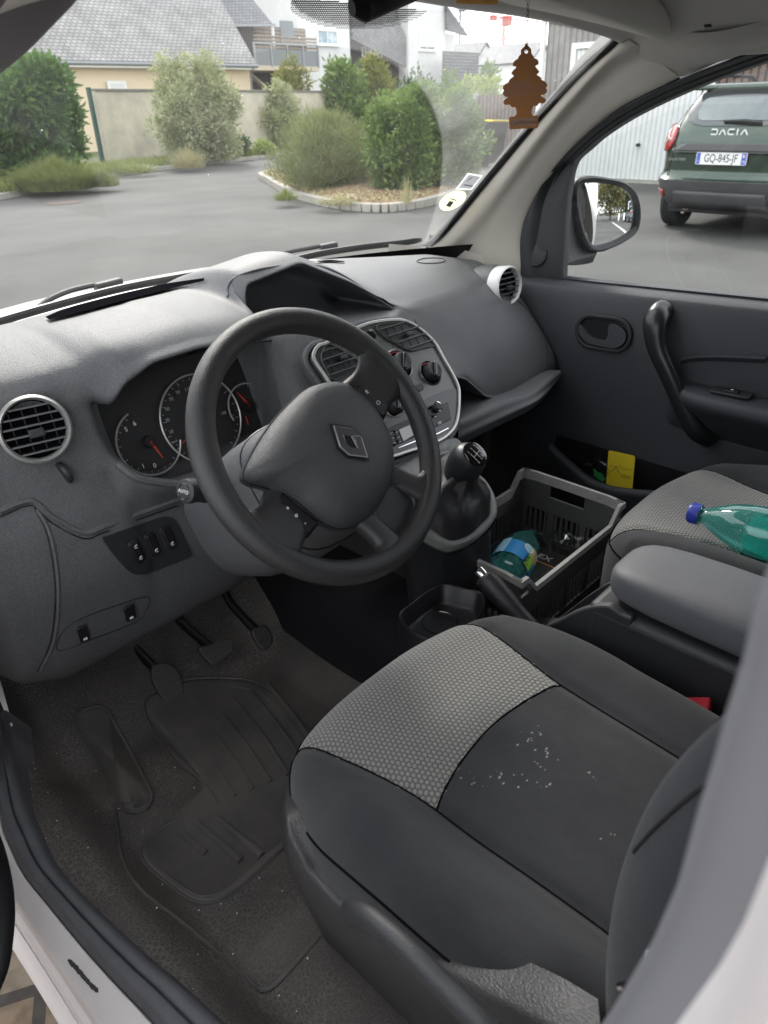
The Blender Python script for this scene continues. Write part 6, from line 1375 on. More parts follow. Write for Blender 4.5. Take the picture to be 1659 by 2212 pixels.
mb = MB(); mb.patch([[PX(1214, 410, .76), PX(1228, 400, .84), PX(1248, 392, .92)], [PX(1205, 480, .75), PX(1222, 485, .82), PX(1250, 470, .94)], [PX(1205, 540, .75), PX(1225, 545, .82), PX(1262, 530, .94)], [PX(1205, 585, .75), PX(1232, 570, .83), PX(1290, 545, .95)]], 16, 16); mb.build('mirror_arm', m_dark, hous, solid=.03, off=1)
# ------------------------------------------------------------------ seats
def sstep(a, b, x): t = max(0., min(1., (x-a)/(b-a))); return t*t*(3-2*t)
def make_seat(cx, label, vh0=.40, bow=.028, dy=0., dz=0., asym=1):
    W = lambda v: .232+.020*sin(pi*min(1, max(0, v))**.8)
    NU, NV = 150, 130; g = []; uv = []; info = []
    us = [-1.30+2.60*i/(NU-1) for i in range(NU)]; vs_ = [-.26+1.30*j/(NV-1) for j in range(NV)]
    def surf(u, v, off=0.):
        uu = max(-1, min(1, u)); vv = max(0, min(1, v)); a = max(0, (abs(uu)-.66)/.34); b = max(0, (.24-vv)/.24); qm = max(a, b)
        if a > 0 and b > 0: a, b = a*sqrt(1-b*b/2), b*sqrt(1-a*a/2)
        if a > 0: uu = math.copysign(.66+.34*a, uu)
        if b > 0: vv = .24-.24*b
        x = cx+W(vv)*uu*((1-.10*sstep(.15, .8, vv)) if uu*asym > 0 else 1)
        yf = -.072+dy-.060*abs(uu)**2.6; y = yf+(-.66-yf)*vv
        bol = sstep(.50, .80, abs(uu))*sstep(.0, .45, vv)
        z = .760+(.018 if uu*asym > 0 else .034)*bol+.012*sin(pi*vv)+.008*(1-sstep(0, .5, vv))+dz-.018*sstep(.75, 1., vv)*(1-bol)
        seam = .53+.17*(1-sstep(0, .42, vv)); z -= .006*math.exp(-((abs(uu)-seam)/.035)**2)
        q = max(0, (qm-.45)/.55); z -= .078*(1-sqrt(max(0, 1-q*q)))
        ex = max(max(0, abs(u)-1), max(0, -v)); 
        if ex > 0: z -= ex*.36
        if v > 1: z -= (v-1)*.5
        z += .0022*noise.noise(V((x*9, y*9, 0)))*6*.3
        return V((x, y, z+off))
    def region(u, v):
        if abs(u) > .985 or v < .015: return 2
        seam = .53+.17*(1-sstep(0, .42, v)); vh = vh0-bow*(1-(min(abs(u), seam)/seam)**2)
        if abs(u) < seam and v < vh: return 1
        return 0
    g = [[surf(u, v) for u in us] for v in vs_]; uv = [[(u*.25, (v*.56)) for u in us] for v in vs_]
    def mif(i, j): return region((us[j]+us[j+1])/2, (vs_[i]+vs_[i+1])/2)
    s = MB().grid(g, uv=uv, mif=mif).build('seat', [m_seatb, m_hex, m_seats], van, smooth=180, label=label)
    # seams
    def seamline(fn, n=60, r=.0012): MB().tube([surf(*fn(k/(n-1)), .0004) for k in range(n)], r, 6).build('seam', m_void, s)
    for sg in (-1, 1):
        seamline(lambda t, sg=sg: (sg*(.53+.17*(1-sstep(0, .42, t))), t))
        seamline(lambda t, sg=sg: (sg*.985, .02+t*.96), r=.0018)
    seamline(lambda t: ((-1+2*t)*(.53+.17*(1-sstep(0, .42, vh0))), vh0-bow*(1-(abs(-1+2*t))**2)))
    seamline(lambda t: ((-1+2*t)*.98, .012), r=.0018)
    # backrest
    secs = []; nz_ = 34
    for k in range(nz_+1):
        t = k/nz_; z = .775+.60*t; lean = -.03*t-.32*max(0, t-.45)**2; w_ = .232+.014*sin(pi*t)-.02*t; b = .055+.04*sin(pi*min(1, .12+t*1.1))
        y0 = -.630+lean
        P = [(-w_*.0, 0), (.55*w_, .004), (.70*w_, .03), (.84*w_, b), (.95*w_, b*.85), (w_, b*.35), (w_*1.0, -.05), (w_*.92, -.10), (.5*w_, -.115), (0, -.118)]
        P = [(x, y) for x, y in P]; full_ = P+[(-x, y) for x, y in P[::-1][1:-1]]
        sp_ = spline([V((cx+x, y0+y, z)) for x, y in full_], 72, closed=True); secs.append(sp_)
    top = [p.copy() for p in secs[-1]]; cxm = sum(top, V())/len(top)
    for k, dz in ((.9, .025), (.7, .04), (.3, .05), (.02, .052)): secs.append([cxm+(p-cxm)*k+V((0, 0, dz)) for p in top])
    bk_ = MB().grid(secs, cv=True).build('backrest', m_seats, s, smooth=180); s['bk'] = bk_.name
    for idx in (7, 12, 60, 65)[:4]: MB().tube([secs[k][idx] for k in range(nz_+1)], .0020, 6).build('seam', m_seatb, s)
    # head restraint, base
    hr = MB(); hc = secs[nz_][0]
    hr.grid([[V((cx+.13*k*math.copysign(abs(cos(a))**.6, cos(a)), -.80+.05*k*math.copysign(abs(sin(a))**.7, sin(a)), z)) for a in [2*pi*j/30 for j in range(30)]] for z, k in ((1.45, .4), (1.452, .85), (1.48, 1), (1.58, 1), (1.62, .9), (1.64, .5), (1.642, .02))], cv=True)
    hr.build('head_restraint', m_seatb, s)
    MB().box((cx, -.42, .545), (.40, .44, .20)).build('seat_base', m_black, s, bevel=.02)
    return s, surf
ds, dsurf = make_seat(-.387, 'driver seat cushion with worn white marks on its black centre')
psx, psurf = make_seat(.372, None, .46, .02, -.045, -.012, 0)
BT = bvh(bpy.data.objects[ds['bk']]); sp_ = [PS(BT, x, y, .0005) for x, y in ((1600, 1640), (1540, 1685), (1480, 1730), (1420, 1785), (1370, 1840), (1330, 1900))]; sp_ = [p for p in sp_ if p]
if len(sp_) > 3: MB().tube(spline(sp_, 40), .0013, 8).build('seam', m_black, ds)
del ds['bk']; del psx['bk']
# dry white marks on the driver's cushion
mk = MB(); R = random.Random(5)
m_chalk = mat('dried_paint_marks', (.22, .22, .215), .95)
for (u, v, s_, n) in ((-.12, .50, .012, 9), (-.16, .53, .012, 8), (-.28, .55, .010, 8), (-.34, .50, .009, 7), (-.43, .46, .008, 6), (-.05, .49, .008, 5), (-.1, .62, .006, 4), (-.02, .74, .006, 3), (-.30, .70, .005, 3)) if 1 else ((-.12, .345, .012, 8), (-.16, .40, .010, 6), (-.27, .42, .008, 6), (-.33, .37, .009, 7), (-.42, .34, .008, 5), (-.05, .37, .006, 4), (-.1, .52, .006, 4), (-.02, .66, .006, 3), (-.30, .60, .005, 3)):
    for k in range(n):
        a, b = u+R.gauss(0, s_*3.2), v+R.gauss(0, s_*1.4); r_ = R.uniform(.0003, .0012); c = dsurf(a, b, .0005); q = R.random()*3
        mk.add([c+V((r_*cos(q+t*1.05)*(1+R.random()*1.5), r_*sin(q+t*1.05), 0)) for t in range(6)], [tuple(range(6))])
mk.build('white_marks', m_chalk, ds, smooth=0)['kind'] = 'stuff'
# plastic side valance and lifting lever of the driver's seat
t1 = [PX(x, y, -.632) for x, y in ((648, 1775), (664, 1830), (700, 1885), (760, 1948), (860, 2010), (960, 2065), (1080, 2130), (1200, 2190), (1300, 2250))]
t1 = [V((-.17, -.135, .70)), V((-.27, -.105, .695)), V((-.38, -.092, .695)), V((-.50, -.105, .70)), V((-.583, -.142, .722)), V((-.622, -.185, .742))]+t1[1:]
t2 = [p+V((-.016, 0, -.008)) for p in t1]; t3 = [p+V((-.022, .0, -.05)) for p in t1]; t4 = [V((max(p.x-.003, -.635), p.y, .60)) for p in t1]; t5 = [V((max(p.x+.01, -.60), p.y, .47)) for p in t1]
t0 = [p+(V((-.385, -.4, p.z))-p).normalized()*.03 for p in t1]
t2 = [p-(V((-.385, max(p.y, -.35) if p.x < -.6 else -.4, p.z))-p).normalized()*.014+V((0, 0, -.008)) for p in t1]; t3 = [p+V((0, 0, -.045))+(q-p)*1.3 for p, q in zip(t1, t2)]
MB().patch([t0, t1, t2, t3, t4, t5], 90, 36).build('seat_valance', mat('valance_plastic', (.034, .033, .036), .40, grain=[('noise', 600, .5, (1, .3, 1))]), ds, smooth=60)
lv_ = [(748, 1975, -.672), (765, 1972, -.678), (800, 1985, -.682), (870, 2045, -.684), (960, 2135, -.684), (1060, 2235, -.684), (1120, 2300, -.68)]
MB().tube(spline([PX(x, y, X) for x, y, X in lv_], 30), [.006+.007*min(1, i/4) for i in range(30)], 18, flat=.8, up=(1, 0, 0)).build('height_lever', m_dark, ds)
P0, P1 = PX(1555, 1745, -.655), PX(1437, 2075, -.655)
bt = MB(); d = (P1-P0).normalized(); s_ = V((0, 1, 0)) .cross(d).normalized()
bt.patch([[P0+V((-.004, -.0, 0)), P1+V((-.006, 0, 0))], [P0+V((-.012, -.045, 0)), P1+V((-.010, -.04, .01))]], 10, 4); bt.build('seat_belt', mat('belt_webbing', (.06, .06, .068), .7), van, solid=.0015)
A0 = PX(1445, 2036, -.662); A1 = PX(1522, 2041, -.662)
MB().tube([A0+V((-.016, .006, 0)), A0.lerp(A1, .4)+V((-.018, 0, 0)), A1+V((-.018, 0, 0))], [.004, .009, .007], 10, flat=.5).build('belt_anchor', m_silver, van)
MB().tube([PX(1340, 2132, -.66), PX(1350, 2130, -.66)], .003, 8).build('hinge_bolt', m_chrome, ds)
# belt buckle between seat and console
b0, b1 = PX(1478, 1524, -.150), PX(1537, 1524, -.142)
bk = MB().bar(b0+V((0, 0, -.004)), b1+V((0, 0, -.004)), .030, .014, up=(0, 0, 1)).build('belt_buckle', m_red, van, bevel=.003, seg=3)
MB().bar(b0+V((0, 0, -.020)), b1+V((0, 0, -.020)), .034, .018).build('buckle_body', m_black, bk, bevel=.003); MB().bar(b0.lerp(b1, .4)+V((-.02, 0, -.010)), b1+V((-.02, 0, -.010)), .003, .004).build('buckle_slot', m_chrome, bk)
# ------------------------------------------------------------------ armrest and centre console
def rbox(c, d, r, M=None, nm='x', m=None, par=None, n=7):
    mb = MB(); mb.box(c, d, M); o = mb.build(nm, m, par, bevel=r, seg=n, smooth=60); return o
pad_rows = []
for t, hw, zt, zb in ((0, .028, .852, .830), (.012, .052, .864, .818), (.04, .066, .872, .812), (.12, .070, .876, .810), (.3, .070, .877, .810), (.5, .070, .872, .810)):
    y = -.278-t; cxp = -.045; r = []
    for j in range(28):
        a = 2*pi*j/28; x = math.copysign(abs(cos(a))**.45, cos(a))*hw; z = (zt+zb)/2+math.copysign(abs(sin(a))**.5, sin(a))*(zt-zb)/2; r.append(V((cxp+x, y, z)))
    pad_rows.append(r)
mb = MB(); mb.grid(pad_rows, cv=True); mb.add(pad_rows[0], [tuple(range(28))[::-1]]); mb.add(pad_rows[-1], [tuple(range(28))])
arm = mb.build('armrest', m_arm, van, smooth=60, sub=1)
cons = MB(); cons.box((-.038, -.55, .63), (.165, .56, .36)); cons = cons.build('centre_console', m_dark, van, bevel=.014, seg=4)
def fin(X, th, px, zb, nm):
    P = [PX(x, y, X) for x, y in px]; P = spline(P, 26); pts = [(p.y, p.z) for p in P]+[(P[-1].y, zb), (P[0].y, zb)]
    M = Matrix(((0, 0, 1, X), (1, 0, 0, 0), (0, 1, 0, 0), (0, 0, 0, 1))); return MB().prism(pts, th, M, z0=-th/2).build(nm, m_dark, cons, bevel=.005, seg=3)
fin(-.112, .016, [(1372, 1330), (1350, 1322), (1335, 1312), (1315, 1303), (1280, 1306), (1245, 1318), (1215, 1334), (1180, 1350)], .50, 'console_side')
fin(.035, .014, [(1360, 1246), (1343, 1251), (1316, 1258), (1288, 1275), (1261, 1294), (1234, 1315), (1200, 1340)], .50, 'console_side')
MB().grid([[V((x, y, z)) for x in (-.11, .035)] for y, z in ((-.30, .80), (-.27, .73), (-.20, .65), (-.10, .60), (.05, .58))]).build('console_floor', m_black, cons)
tun = MB().patch([[V((-.235, y, .42)), V((-.21, y, .50)), V((-.19, y, .58)), V((-.14, y, .61)), V((-.06, y, .61)), V((-.025, y, .58)), V((-.015, y, .40))] for y in (.62, .3, .12, -.1, -.35)], 30, 12).build('floor_tunnel', mat('tunnel_carpet', (.014, .014, .016), 1., spec=.1), van)
# oddments tray beside the handbrake
tr = [PZ(x, y, .70) for x, y in ((862, 1330), (890, 1302), (924, 1276), (958, 1261), (1000, 1270), (1042, 1283), (1035, 1330), (960, 1380), (900, 1370))]
tr = spline(tr, 60, closed=True); c = sum(tr, V())/60
g = MB(); g.grid([[c+(p-c)*k+V((0, 0, z)) for p in tr] for k, z in ((1.05, -.27), (1.03, -.004), (1.0, 0), (.95, -.002), (.88, -.035), (.80, -.040), (.02, -.040))], cv=True); tray = g.build('oddments_tray', m_black, van, smooth=60)
MB().lathe([(.030, .0), (.031, .0015), (.032, 0)], Matrix.Translation(PZ(950, 1345, .668)), 30).build('cup_ring', m_gloss, tray)
# handbrake
h0, h1 = PX(1150, 1362, -.095), PX(1046, 1246, -.10)
hbk = MB().tube(spline([h0, h0.lerp(h1, .3), h0.lerp(h1, .75), h1], 20), [.0165]*8+[.0175+.0025*sin(i/11*pi) for i in range(12)], 20).build('handbrake_lever', m_leather, van)
dd = (h1-h0).normalized(); M = frame(h1, dd); MB().lathe([(.0178, -.012), (.0185, -.002), (.0150, .002), (.010, .003)], M, 24).build('grip_collar', m_dark, hbk); MB().lathe([(.0, .016), (.0085, .016), (.0098, .013), (.0098, 0)], M, 24).build('release_button', m_chrome, hbk)
# gear lever console
GN = V((0, -.56, .828)).normalized(); GO_ = V((0, .055, .812))
def gp_(x, y, off=0.): return PP(x, y, GO_+GN*off, GN)
RO = [(985, 945), (1010, 975), (1030, 1018), (1050, 1036), (1068, 1066), (1075, 1100), (1066, 1127), (1030, 1161), (985, 1180), (960, 1178), (923, 1159), (890, 1130), (880, 1080), (900, 1010), (940, 955)]
RI = [(985, 985), (1010, 1005), (1030, 1035), (1045, 1061), (1055, 1087), (1056, 1111), (1034, 1135), (1010, 1155), (985, 1165), (965, 1163), (933, 1141), (905, 1118), (900, 1080), (915, 1030), (950, 985)]
ro = spline([gp_(x, y) for x, y in RO], 80, closed=True); ri = spline([gp_(x, y) for x, y in RI], 80, closed=True)
m_ringp = mat('worn_grey_plastic', (.12, .122, .125), .55, grain=[('noise', 500, .3, (1, 1, 1))], var=(50, .3, (.27, .27, .26)))
g = MB(); g.grid([[a*(1-k)+b*k+GN*z for a, b in zip(ro, ri)] for k, z in ((-.12, -.02), (0, -.002), (.18, .002), (.75, .002), (1, -.002), (1.06, -.010))], cv=True); gr_ = g.build('gear_surround', m_ringp, van, smooth=60)
c = sum(ro, V())/80; g = MB(); g.grid([[p+V((0, 0, 0)) for p in [c+(p-c)*1.05+GN*-.012 for p in ro]], [c+(p-c)*1.02+GN*-.03+V((0, 0, -.01)) for p in ro], [V((p.x*.95, p.y, .60)) for p in ro], [V((p.x, p.y, .45)) for p in ro]], cv=True); g.build('gear_console', m_dark, gr_, smooth=60)
MB().patch([[gp_(1000, 930)+V((.03, .05, .02)), gp_(1030, 1010)+V((0, .0, 0)), ], [V((-.09, .17, .93)), V((-.11, .08, .84))]], 8, 8)
# slope between the stack and the gear surround
MB().patch([[V((-.13, .27, .90)), V((.02, .255, .90)), V((.165, .275, .90))], [V((-.12, .21, .885)), V((.02, .19, .885)), V((.12, .20, .885))], [ro[0]*0+V((-.11, .13, .858)), V((0, .12, .862)), V((.085, .125, .862))], [V((-.10, .05, .81)), V((0, .05, .805)), V((.07, .05, .81))]], 24, 20).build('console_slope', m_ringp, gr_)
# gaiter
kb = PX(985, 1085, .005); g = MB(); rr_ = []
base_c = sum(ri, V())/80
for k, z, w_ in ((1.04, -.004, 0), (.98, .008, .002), (.88, .026, .005), (.70, .040, .007), (.50, .048, .006), (.36, .060, .004), (.27, .085, .002), (.24, .10, .001)):
    row = []
    for i, p in enumerate(ri):
        a = 2*pi*i/80; q = base_c.lerp(kb, 1-k)+(p-base_c)*k; row.append(q+GN*z*.55+V((0, 0, z*.45))+(p-base_c).normalized()*(w_*(sin(a*5+k*7)+.6*sin(a*9-k*11))))
    rr_.append(row)
g.grid(rr_, cv=True); g.build('gaiter', m_leather, gr_, smooth=180)
# knob
K0 = PX(975, 1070, .0); K1 = PX(1024, 968, -.006); kd = (K1-K0)
kc = spline([K0, K0+kd*.25+V((0, .0, .0)), K0+kd*.55+V((.002, .004, 0)), K0+kd*.85, K1], 30); krr = [1.13*q for q in [.016, .017, .0185, .0195, .0200, .0205, .0210, .0218, .0228, .0238, .0248, .0258, .0268, .0276, .0284, .0290, .0294, .0296, .0296, .0292, .0286, .0276, .0264, .0248, .0230, .0208, .0180, .0145, .009, .001]]
knb = MB().tube(kc, krr, 28).build('gear_knob', mat('knob_soft_black', (.026, .028, .034), .42), van, smooth=180)
kn = V((-.25, -.72, .60)).normalized(); kcen = kc[20]+kn*.0265; Mk2 = frame(kcen, kn, (-.3, .7, .6))
MB().lathe([(.0225, -.004), (.0225, .0005), (.020, .0022), (0, .0036)], Mk2 @ Matrix.Diagonal((.85, 1.1, 1, 1)), 36).build('shift_pattern_disc', m_gloss, knb)
g = MB()
for x in (-.009, 0, .009): g.bar(Mk2 @ V((x, -.009, .0042)), Mk2 @ V((x, .009, .0042)), .0010, .0006, up=kn)
g.bar(Mk2 @ V((-.009, 0, .0044)), Mk2 @ V((.009, 0, .0044)), .0010, .0006, up=kn); g.build('shift_lines', m_ink, knb)
for s_i, (a, b) in zip('12345', ((-.009, .0125), (-.009, -.0125), (0, .0125), (0, -.0125), (.009, .0125))): text('shift_numeral', s_i, Mk2 @ Matrix.Translation((a, b, .0036)), .006, m_ink, knb)
# ------------------------------------------------------------------ floor covering
def fz(x, y):
    z = .42+.003*noise.noise(V((x*6, y*6, 0)))*2
    if x < .0:
        z += .055*sstep(-.685, -.765, x)+.028*sstep(-.02, -.13, y)*sstep(-.80, -.6, x)
        z += max(0, y-.36)*.55 if y > .36 else 0
        z += .10*sstep(-.28, -.16, x)*(1-sstep(-.06, -.02, x))
    else: z += .0+max(0, y-.30)*.9
    return z
fg = [[V((-.80+1.54*i/150, .75-1.75*j/150, fz(-.80+1.54*i/150, .75-1.75*j/150))) for i in range(151)] for j in range(151)]
fl = MB().grid(fg).build('floor_covering', m_floor, van, smooth=180); FT = bvh(fl)
def fplate(pts, nm, off, m=m_matr, n=70, par=fl):
    q = smooth2(pts, n); P = [PS(FT, x, y, 0)+V((0, 0, off)) for x, y in q]; c = sum(P, V())/len(P); g = MB()
    g.grid([[c+(p-c)*k+V((0, 0, dz)) for p in P] for k, dz in ((1.02, -off), (1.0, 0), (.95, .0012), (.93, -.0015), (.5, -.0015), (.01, -.0015))], cv=True); return g.build(nm, m, par, smooth=60)
fplate([(190, 1535), (230, 1535), (262, 1590), (310, 1680), (328, 1722), (318, 1748), (292, 1758), (262, 1744), (215, 1660), (172, 1585), (168, 1552)], 'foot_rest', .005)
for k_, r_ in ((1.0, .0032), (.72, .0022)):
    fp = [(190, 1535), (230, 1535), (262, 1590), (310, 1680), (328, 1722), (318, 1748), (292, 1758), (262, 1744), (215, 1660), (172, 1585), (168, 1552)]; fx, fy = 247, 1645
    MB().tube([PS(FT, fx+(x-fx)*k_+0, fy+(y-fy)*(k_ if k_ == 1 else .86), 0)+V((0, 0, .006)) for x, y in smooth2(fp, 60)], r_, 8, closed=True, flat=.7).build('foot_rest_ridge', m_matr, fl)
fplate([(332, 1500), (420, 1470), (560, 1480), (645, 1560), (700, 1640), (700, 1740), (560, 1880), (485, 1942), (440, 1955), (400, 1940), (325, 1880), (306, 1842), (330, 1805), (400, 1765), (438, 1725), (428, 1680), (380, 1650), (335, 1590), (312, 1530)], 'moulded_mat', .005)
mp_ = [(332, 1500), (420, 1470), (560, 1480), (645, 1560), (700, 1640), (700, 1740), (560, 1880), (485, 1942), (440, 1955), (400, 1940), (325, 1880), (306, 1842), (330, 1805), (400, 1765), (438, 1725), (428, 1680), (380, 1650), (335, 1590), (312, 1530)]
for k_ in (1.0, .93): MB().tube([PS(FT, 480+(x-480)*k_, 1730+(y-1730)*k_, 0)+V((0, 0, .005)) for x, y in smooth2(mp_, 90)], .0028, 8, closed=True, flat=.7).build('mat_ridge', m_matr, fl)
def rib(pts, r=.0055, off=.006, nm='mat_rib'): MB().tube(spline([PS(FT, x, y, 0)+V((0, 0, off)) for x, y in pts], 30), r, 8, flat=.6).build(nm, m_matr, fl)
for k in range(7):
    a = (352+k*38, 1580-k*16); b = (470+k*38, 1742-k*16)
    rib([a, ((a[0]+b[0])/2+4, (a[1]+b[1])/2-2), b])
for (x, y, l) in ((385, 1800, 60), (425, 1785, 95), (465, 1770, 100)): rib([(x, y), (x+l*.5, y+l*.42), (x+l, y+l*.85)], .008)
rib([(250, 1755), (262, 1850), (300, 1920), (400, 2000), (500, 2085), (560, 2140)], .003, .002, 'carpet_fold'); rib([(560, 2140), (590, 2132), (640, 2080), (700, 2010)], .004, .003, 'carpet_fold')
P = PS(FT, 502, 1881, .001); 
if P: MB().lathe([(.006, 0), (.0062, .002), (.005, .0025), (0, .002)], Matrix.Translation(P), 18).build('floor_stud', m_matr, fl)
cr_ = MB(); R = random.Random(9)
for k in range(90):
    P = PS(FT, R.uniform(60, 680), R.uniform(1600, 2200), .002)
    if P: r_ = R.uniform(.0004, .0013); cr_.box(P, (r_*2, r_*(1+R.random()), r_), None)
o = cr_.build('crumbs', m_pale, fl, smooth=0)
# pedals
def pedal(pad_px, X, nm, arm_to, ribs=4):
    P = [PX(x, y, X) for x, y in pad_px]; c = sum(P, V())/len(P); n_ = V((0, -.80, .60)).normalized(); M = frame3(c, (1, 0, 0), n_.cross(V((1, 0, 0))))
    if (M.to_3x3().col[2]).dot(n_) < 0: M = frame3(c, (-1, 0, 0), n_.cross(V((1, 0, 0))))
    q = []
    for x, y in pad_px: p = M.inverted() @ PP(x, y, c, n_); q.append((p.x, p.y))
    q = smooth2(q, 40); o = MB().prism(q, .012, M, z0=-.012).build(nm, mat('pedal_rubber', (.052, .046, .043), .6) if 'pedal_rubber' not in MATS else MATS['pedal_rubber'], van, bevel=.003)
    ys_ = [p[1] for p in q]; xs2 = [p[0] for p in q]; hw = (max(xs2)-min(xs2))/2; cx2 = (max(xs2)+min(xs2))/2
    for k in range(ribs): y = min(ys_)+(max(ys_)-min(ys_))*(k+1)/(ribs+1); MB().box((cx2, y, .001), (hw*1.3, .003, .003), M).build('rib', m_matr, o)
    MB().tube([c+V((0, .012, 0)), PX(arm_to[0], arm_to[1], X)+V((0, .06, 0)), PX(arm_to[0]-20, arm_to[1]-60, X)+V((0, .09, 0))], [.010, .009, .009], 10).build('pedal_arm', m_black, o)
pedal([(330, 1440), (352, 1432), (375, 1438), (392, 1462), (397, 1495), (388, 1514), (365, 1518), (345, 1500), (330, 1470)], -.475, 'clutch_pedal', (318, 1420))
pedal([(430, 1400), (455, 1392), (498, 1378), (503, 1408), (480, 1425), (462, 1437), (448, 1425)], -.375, 'brake_pedal', (425, 1370))
pedal([(545, 1362), (572, 1352), (588, 1372), (586, 1392), (570, 1403), (556, 1390)], -.26, 'accelerator_pedal', (535, 1330), 3)
# ------------------------------------------------------------------ sill, seals, step
IN = [(22, 1540, .64), (30, 1590, .56), (40, 1650, .51), (59, 1735, .49), (87, 1799, .485), (123, 1871, .48), (179, 1935, .48), (256, 2009, .48), (330, 2076, .48), (384, 2119, .48), (500, 2225, .48), (640, 2360, .48)]
OU = [(-20, 1575, .64), (-14, 1640, .56), (-8, 1710, .51), (3, 1775, .49), (21, 1825, .485), (51, 1886, .48), (102, 1950, .48), (179, 2043, .48), (256, 2127, .48), (300, 2172, .48), (400, 2282, .48), (520, 2420, .48)]
pi_ = [PZ(*p) for p in IN]; po = [PZ(*p) for p in OU]
MB().patch([[p+V((.02, 0, -.05)) for p in pi_], pi_, [a.lerp(b, .2)+V((0, 0, .012)) for a, b in zip(pi_, po)], [a.lerp(b, .45)+V((0, 0, .012)) for a, b in zip(pi_, po)], [a.lerp(b, .50)+V((0, 0, .004)) for a, b in zip(pi_, po)], [a.lerp(b, .56)+V((0, 0, .010)) for a, b in zip(pi_, po)], [a.lerp(b, .85)+V((0, 0, .010)) for a, b in zip(pi_, po)], po, [p+V((-.0, 0, -.01)) for p in po]], 90, 60).build('door_seal', m_rubber, van, smooth=60)
SO = [(-45, 1960, .44), (-25, 1990, .44), (0, 2010, .44), (20, 2020, .44), (40, 2040, .44), (51, 2060, .44), (115, 2110, .44), (190, 2200, .44), (230, 2245, .44), (300, 2330, .44)]
po2 = spline(po, 60); so_ = spline([V((-.885, .62, .46)), V((-.885, .5, .44)), V((-.885, .35, .43)), V((-.882, .2, .43)), V((-.88, .05, .43)), V((-.88, -.2, .43)), V((-.88, -.45, .43)), V((-.88, -.75, .43))], 60)
rows = []
for k, dz in ((0, -.010), (.03, -.004), (.10, -.002), (.55, -.006), (.68, -.012), (.72, -.026), (.78, -.030), (.86, -.036), (.90, -.052), (1.0, -.056)):
    rows.append([V((a.x+(b.x-a.x)*k, a.y+(b.y-a.y)*k*.6, a.z+dz)) for a, b in zip(po2, so_)])
rows.append([p+V((-.012, 0, -.05)) for p in rows[-1]]); rows.append([V((-.88, p.y, .22)) for p in rows[-1]])
sill = MB().patch(rows, 90, 70).build('door_sill', m_sill, van, smooth=60)
ST = bvh(sill)
mb = MB(); R = random.Random(3)
for k in range(70):
    t = k/69; x, y = 150+(208-150)*t+R.gauss(0, .8), 2075+(2140-2075)*t+R.gauss(0, .8); P = PS(ST, x, y, .0006)
    if P: r_ = .0012+.0016*R.random(); mb.add([P+V((r_*cos(q), r_*sin(q)*2, 0)) for q in (0, 1.2, 2.4, 3.6, 4.8)], [tuple(range(5))])
if mb.v: mb.build('scuff_mark', m_dark, sill, smooth=0)
MB().add([PZ(x, y, .60) for x, y in ((-12, 1455), (2, 1474), (28, 1567), (24, 1570), (-6, 1500))], [(0, 1, 2, 3, 4)]).build('painted_flange', m_white, van, smooth=0, solid=.004)
dd_ = [PZ(x, y, z) for x, y, z in ((-40, 1800, .60), (-20, 1858, .60), (-6, 1920, .60), (0, 1975, .60), (-1, 2030, .60), (-12, 2110, .60), (-30, 2160, .60))]
MB().patch([dd_, [p+V((-.006, .01, .012)) for p in dd_], [p+V((-.05, .03, .02)) for p in dd_], [p+V((-.2, .12, .02)) for p in dd_]], 30, 10).build('door_edge_seal', m_black, van, solid=.02)
dl = [(-.925, .60), (-.965, .30), (-1.02, .05), (-1.09, -.25), (-1.17, -.55)]
MB().patch([[V((x+.0, y, z)) for x, y in dl] for z in (.48, .7, 1.06)], 20, 10).build('driver_door', m_white, van, solid=.06, off=-1, label='half open driver door beside the camera')
mb = MB(); mb.tube([V((-.88, .52, 1.10)), V((-.87, .30, 1.36)), V((-.90, .05, 1.58)), V((-1.0, -.50, 1.62)), V((-1.12, -.56, 1.08))], .022, 10); mb.build('door_window_frame', m_black, van)
# B pillar with its seal, out of focus beside the lens
BL = [(1690, 1290), (1655, 1430), (1617, 1542), (1582, 1665), (1549, 1762), (1500, 1930), (1442, 2055), (1344, 2212), (1250, 2330), (1100, 2500)]
BR = [(1790, 1500), (1760, 1620), (1720, 1740), (1690, 1800), (1659, 1866), (1607, 1994), (1555, 2086), (1463, 2212), (1380, 2320), (1220, 2500)]
bl_ = [V((-.774, -.640, 1.67)), V((-.772, -.632, 1.50))]+[PX(x, y, -.770) for x, y in BL]+[V((-.772, -.585, .80)), V((-.775, -.58, .50))]
br_ = [V((-.80, -.655, 1.68)), V((-.80, -.645, 1.50))]+[PX(x, y, -.800) for x, y in BR]+[V((-.81, -.60, .80)), V((-.815, -.60, .50))]
m_bseal = mat('pillar_seal_grey', (.16, .158, .17), .55)
MB().patch([[p+V((.002, -.06, 0)) for p in bl_], bl_, [a.lerp(b, .3)+V((0, .006, 0)) for a, b in zip(bl_, br_)], [a.lerp(b, .7)+V((0, .006, 0)) for a, b in zip(bl_, br_)], br_, [p+V((0, -.006, 0)) for p in br_]], 140, 24, lin_u=True).build('door_seal', m_bseal, van, smooth=60)
MB().patch([br_, [p+V((-.010, -.004, 0)) for p in br_], [p+V((-.03, -.010, .0)) for p in br_], [p+V((-.055, -.025, 0)) for p in br_], [p+V((-.075, -.15, 0)) for p in br_], [p+V((-.08, -.34, 0)) for p in br_]], 140, 20, lin_u=True).build('door_pillar', m_sill, van, smooth=60)
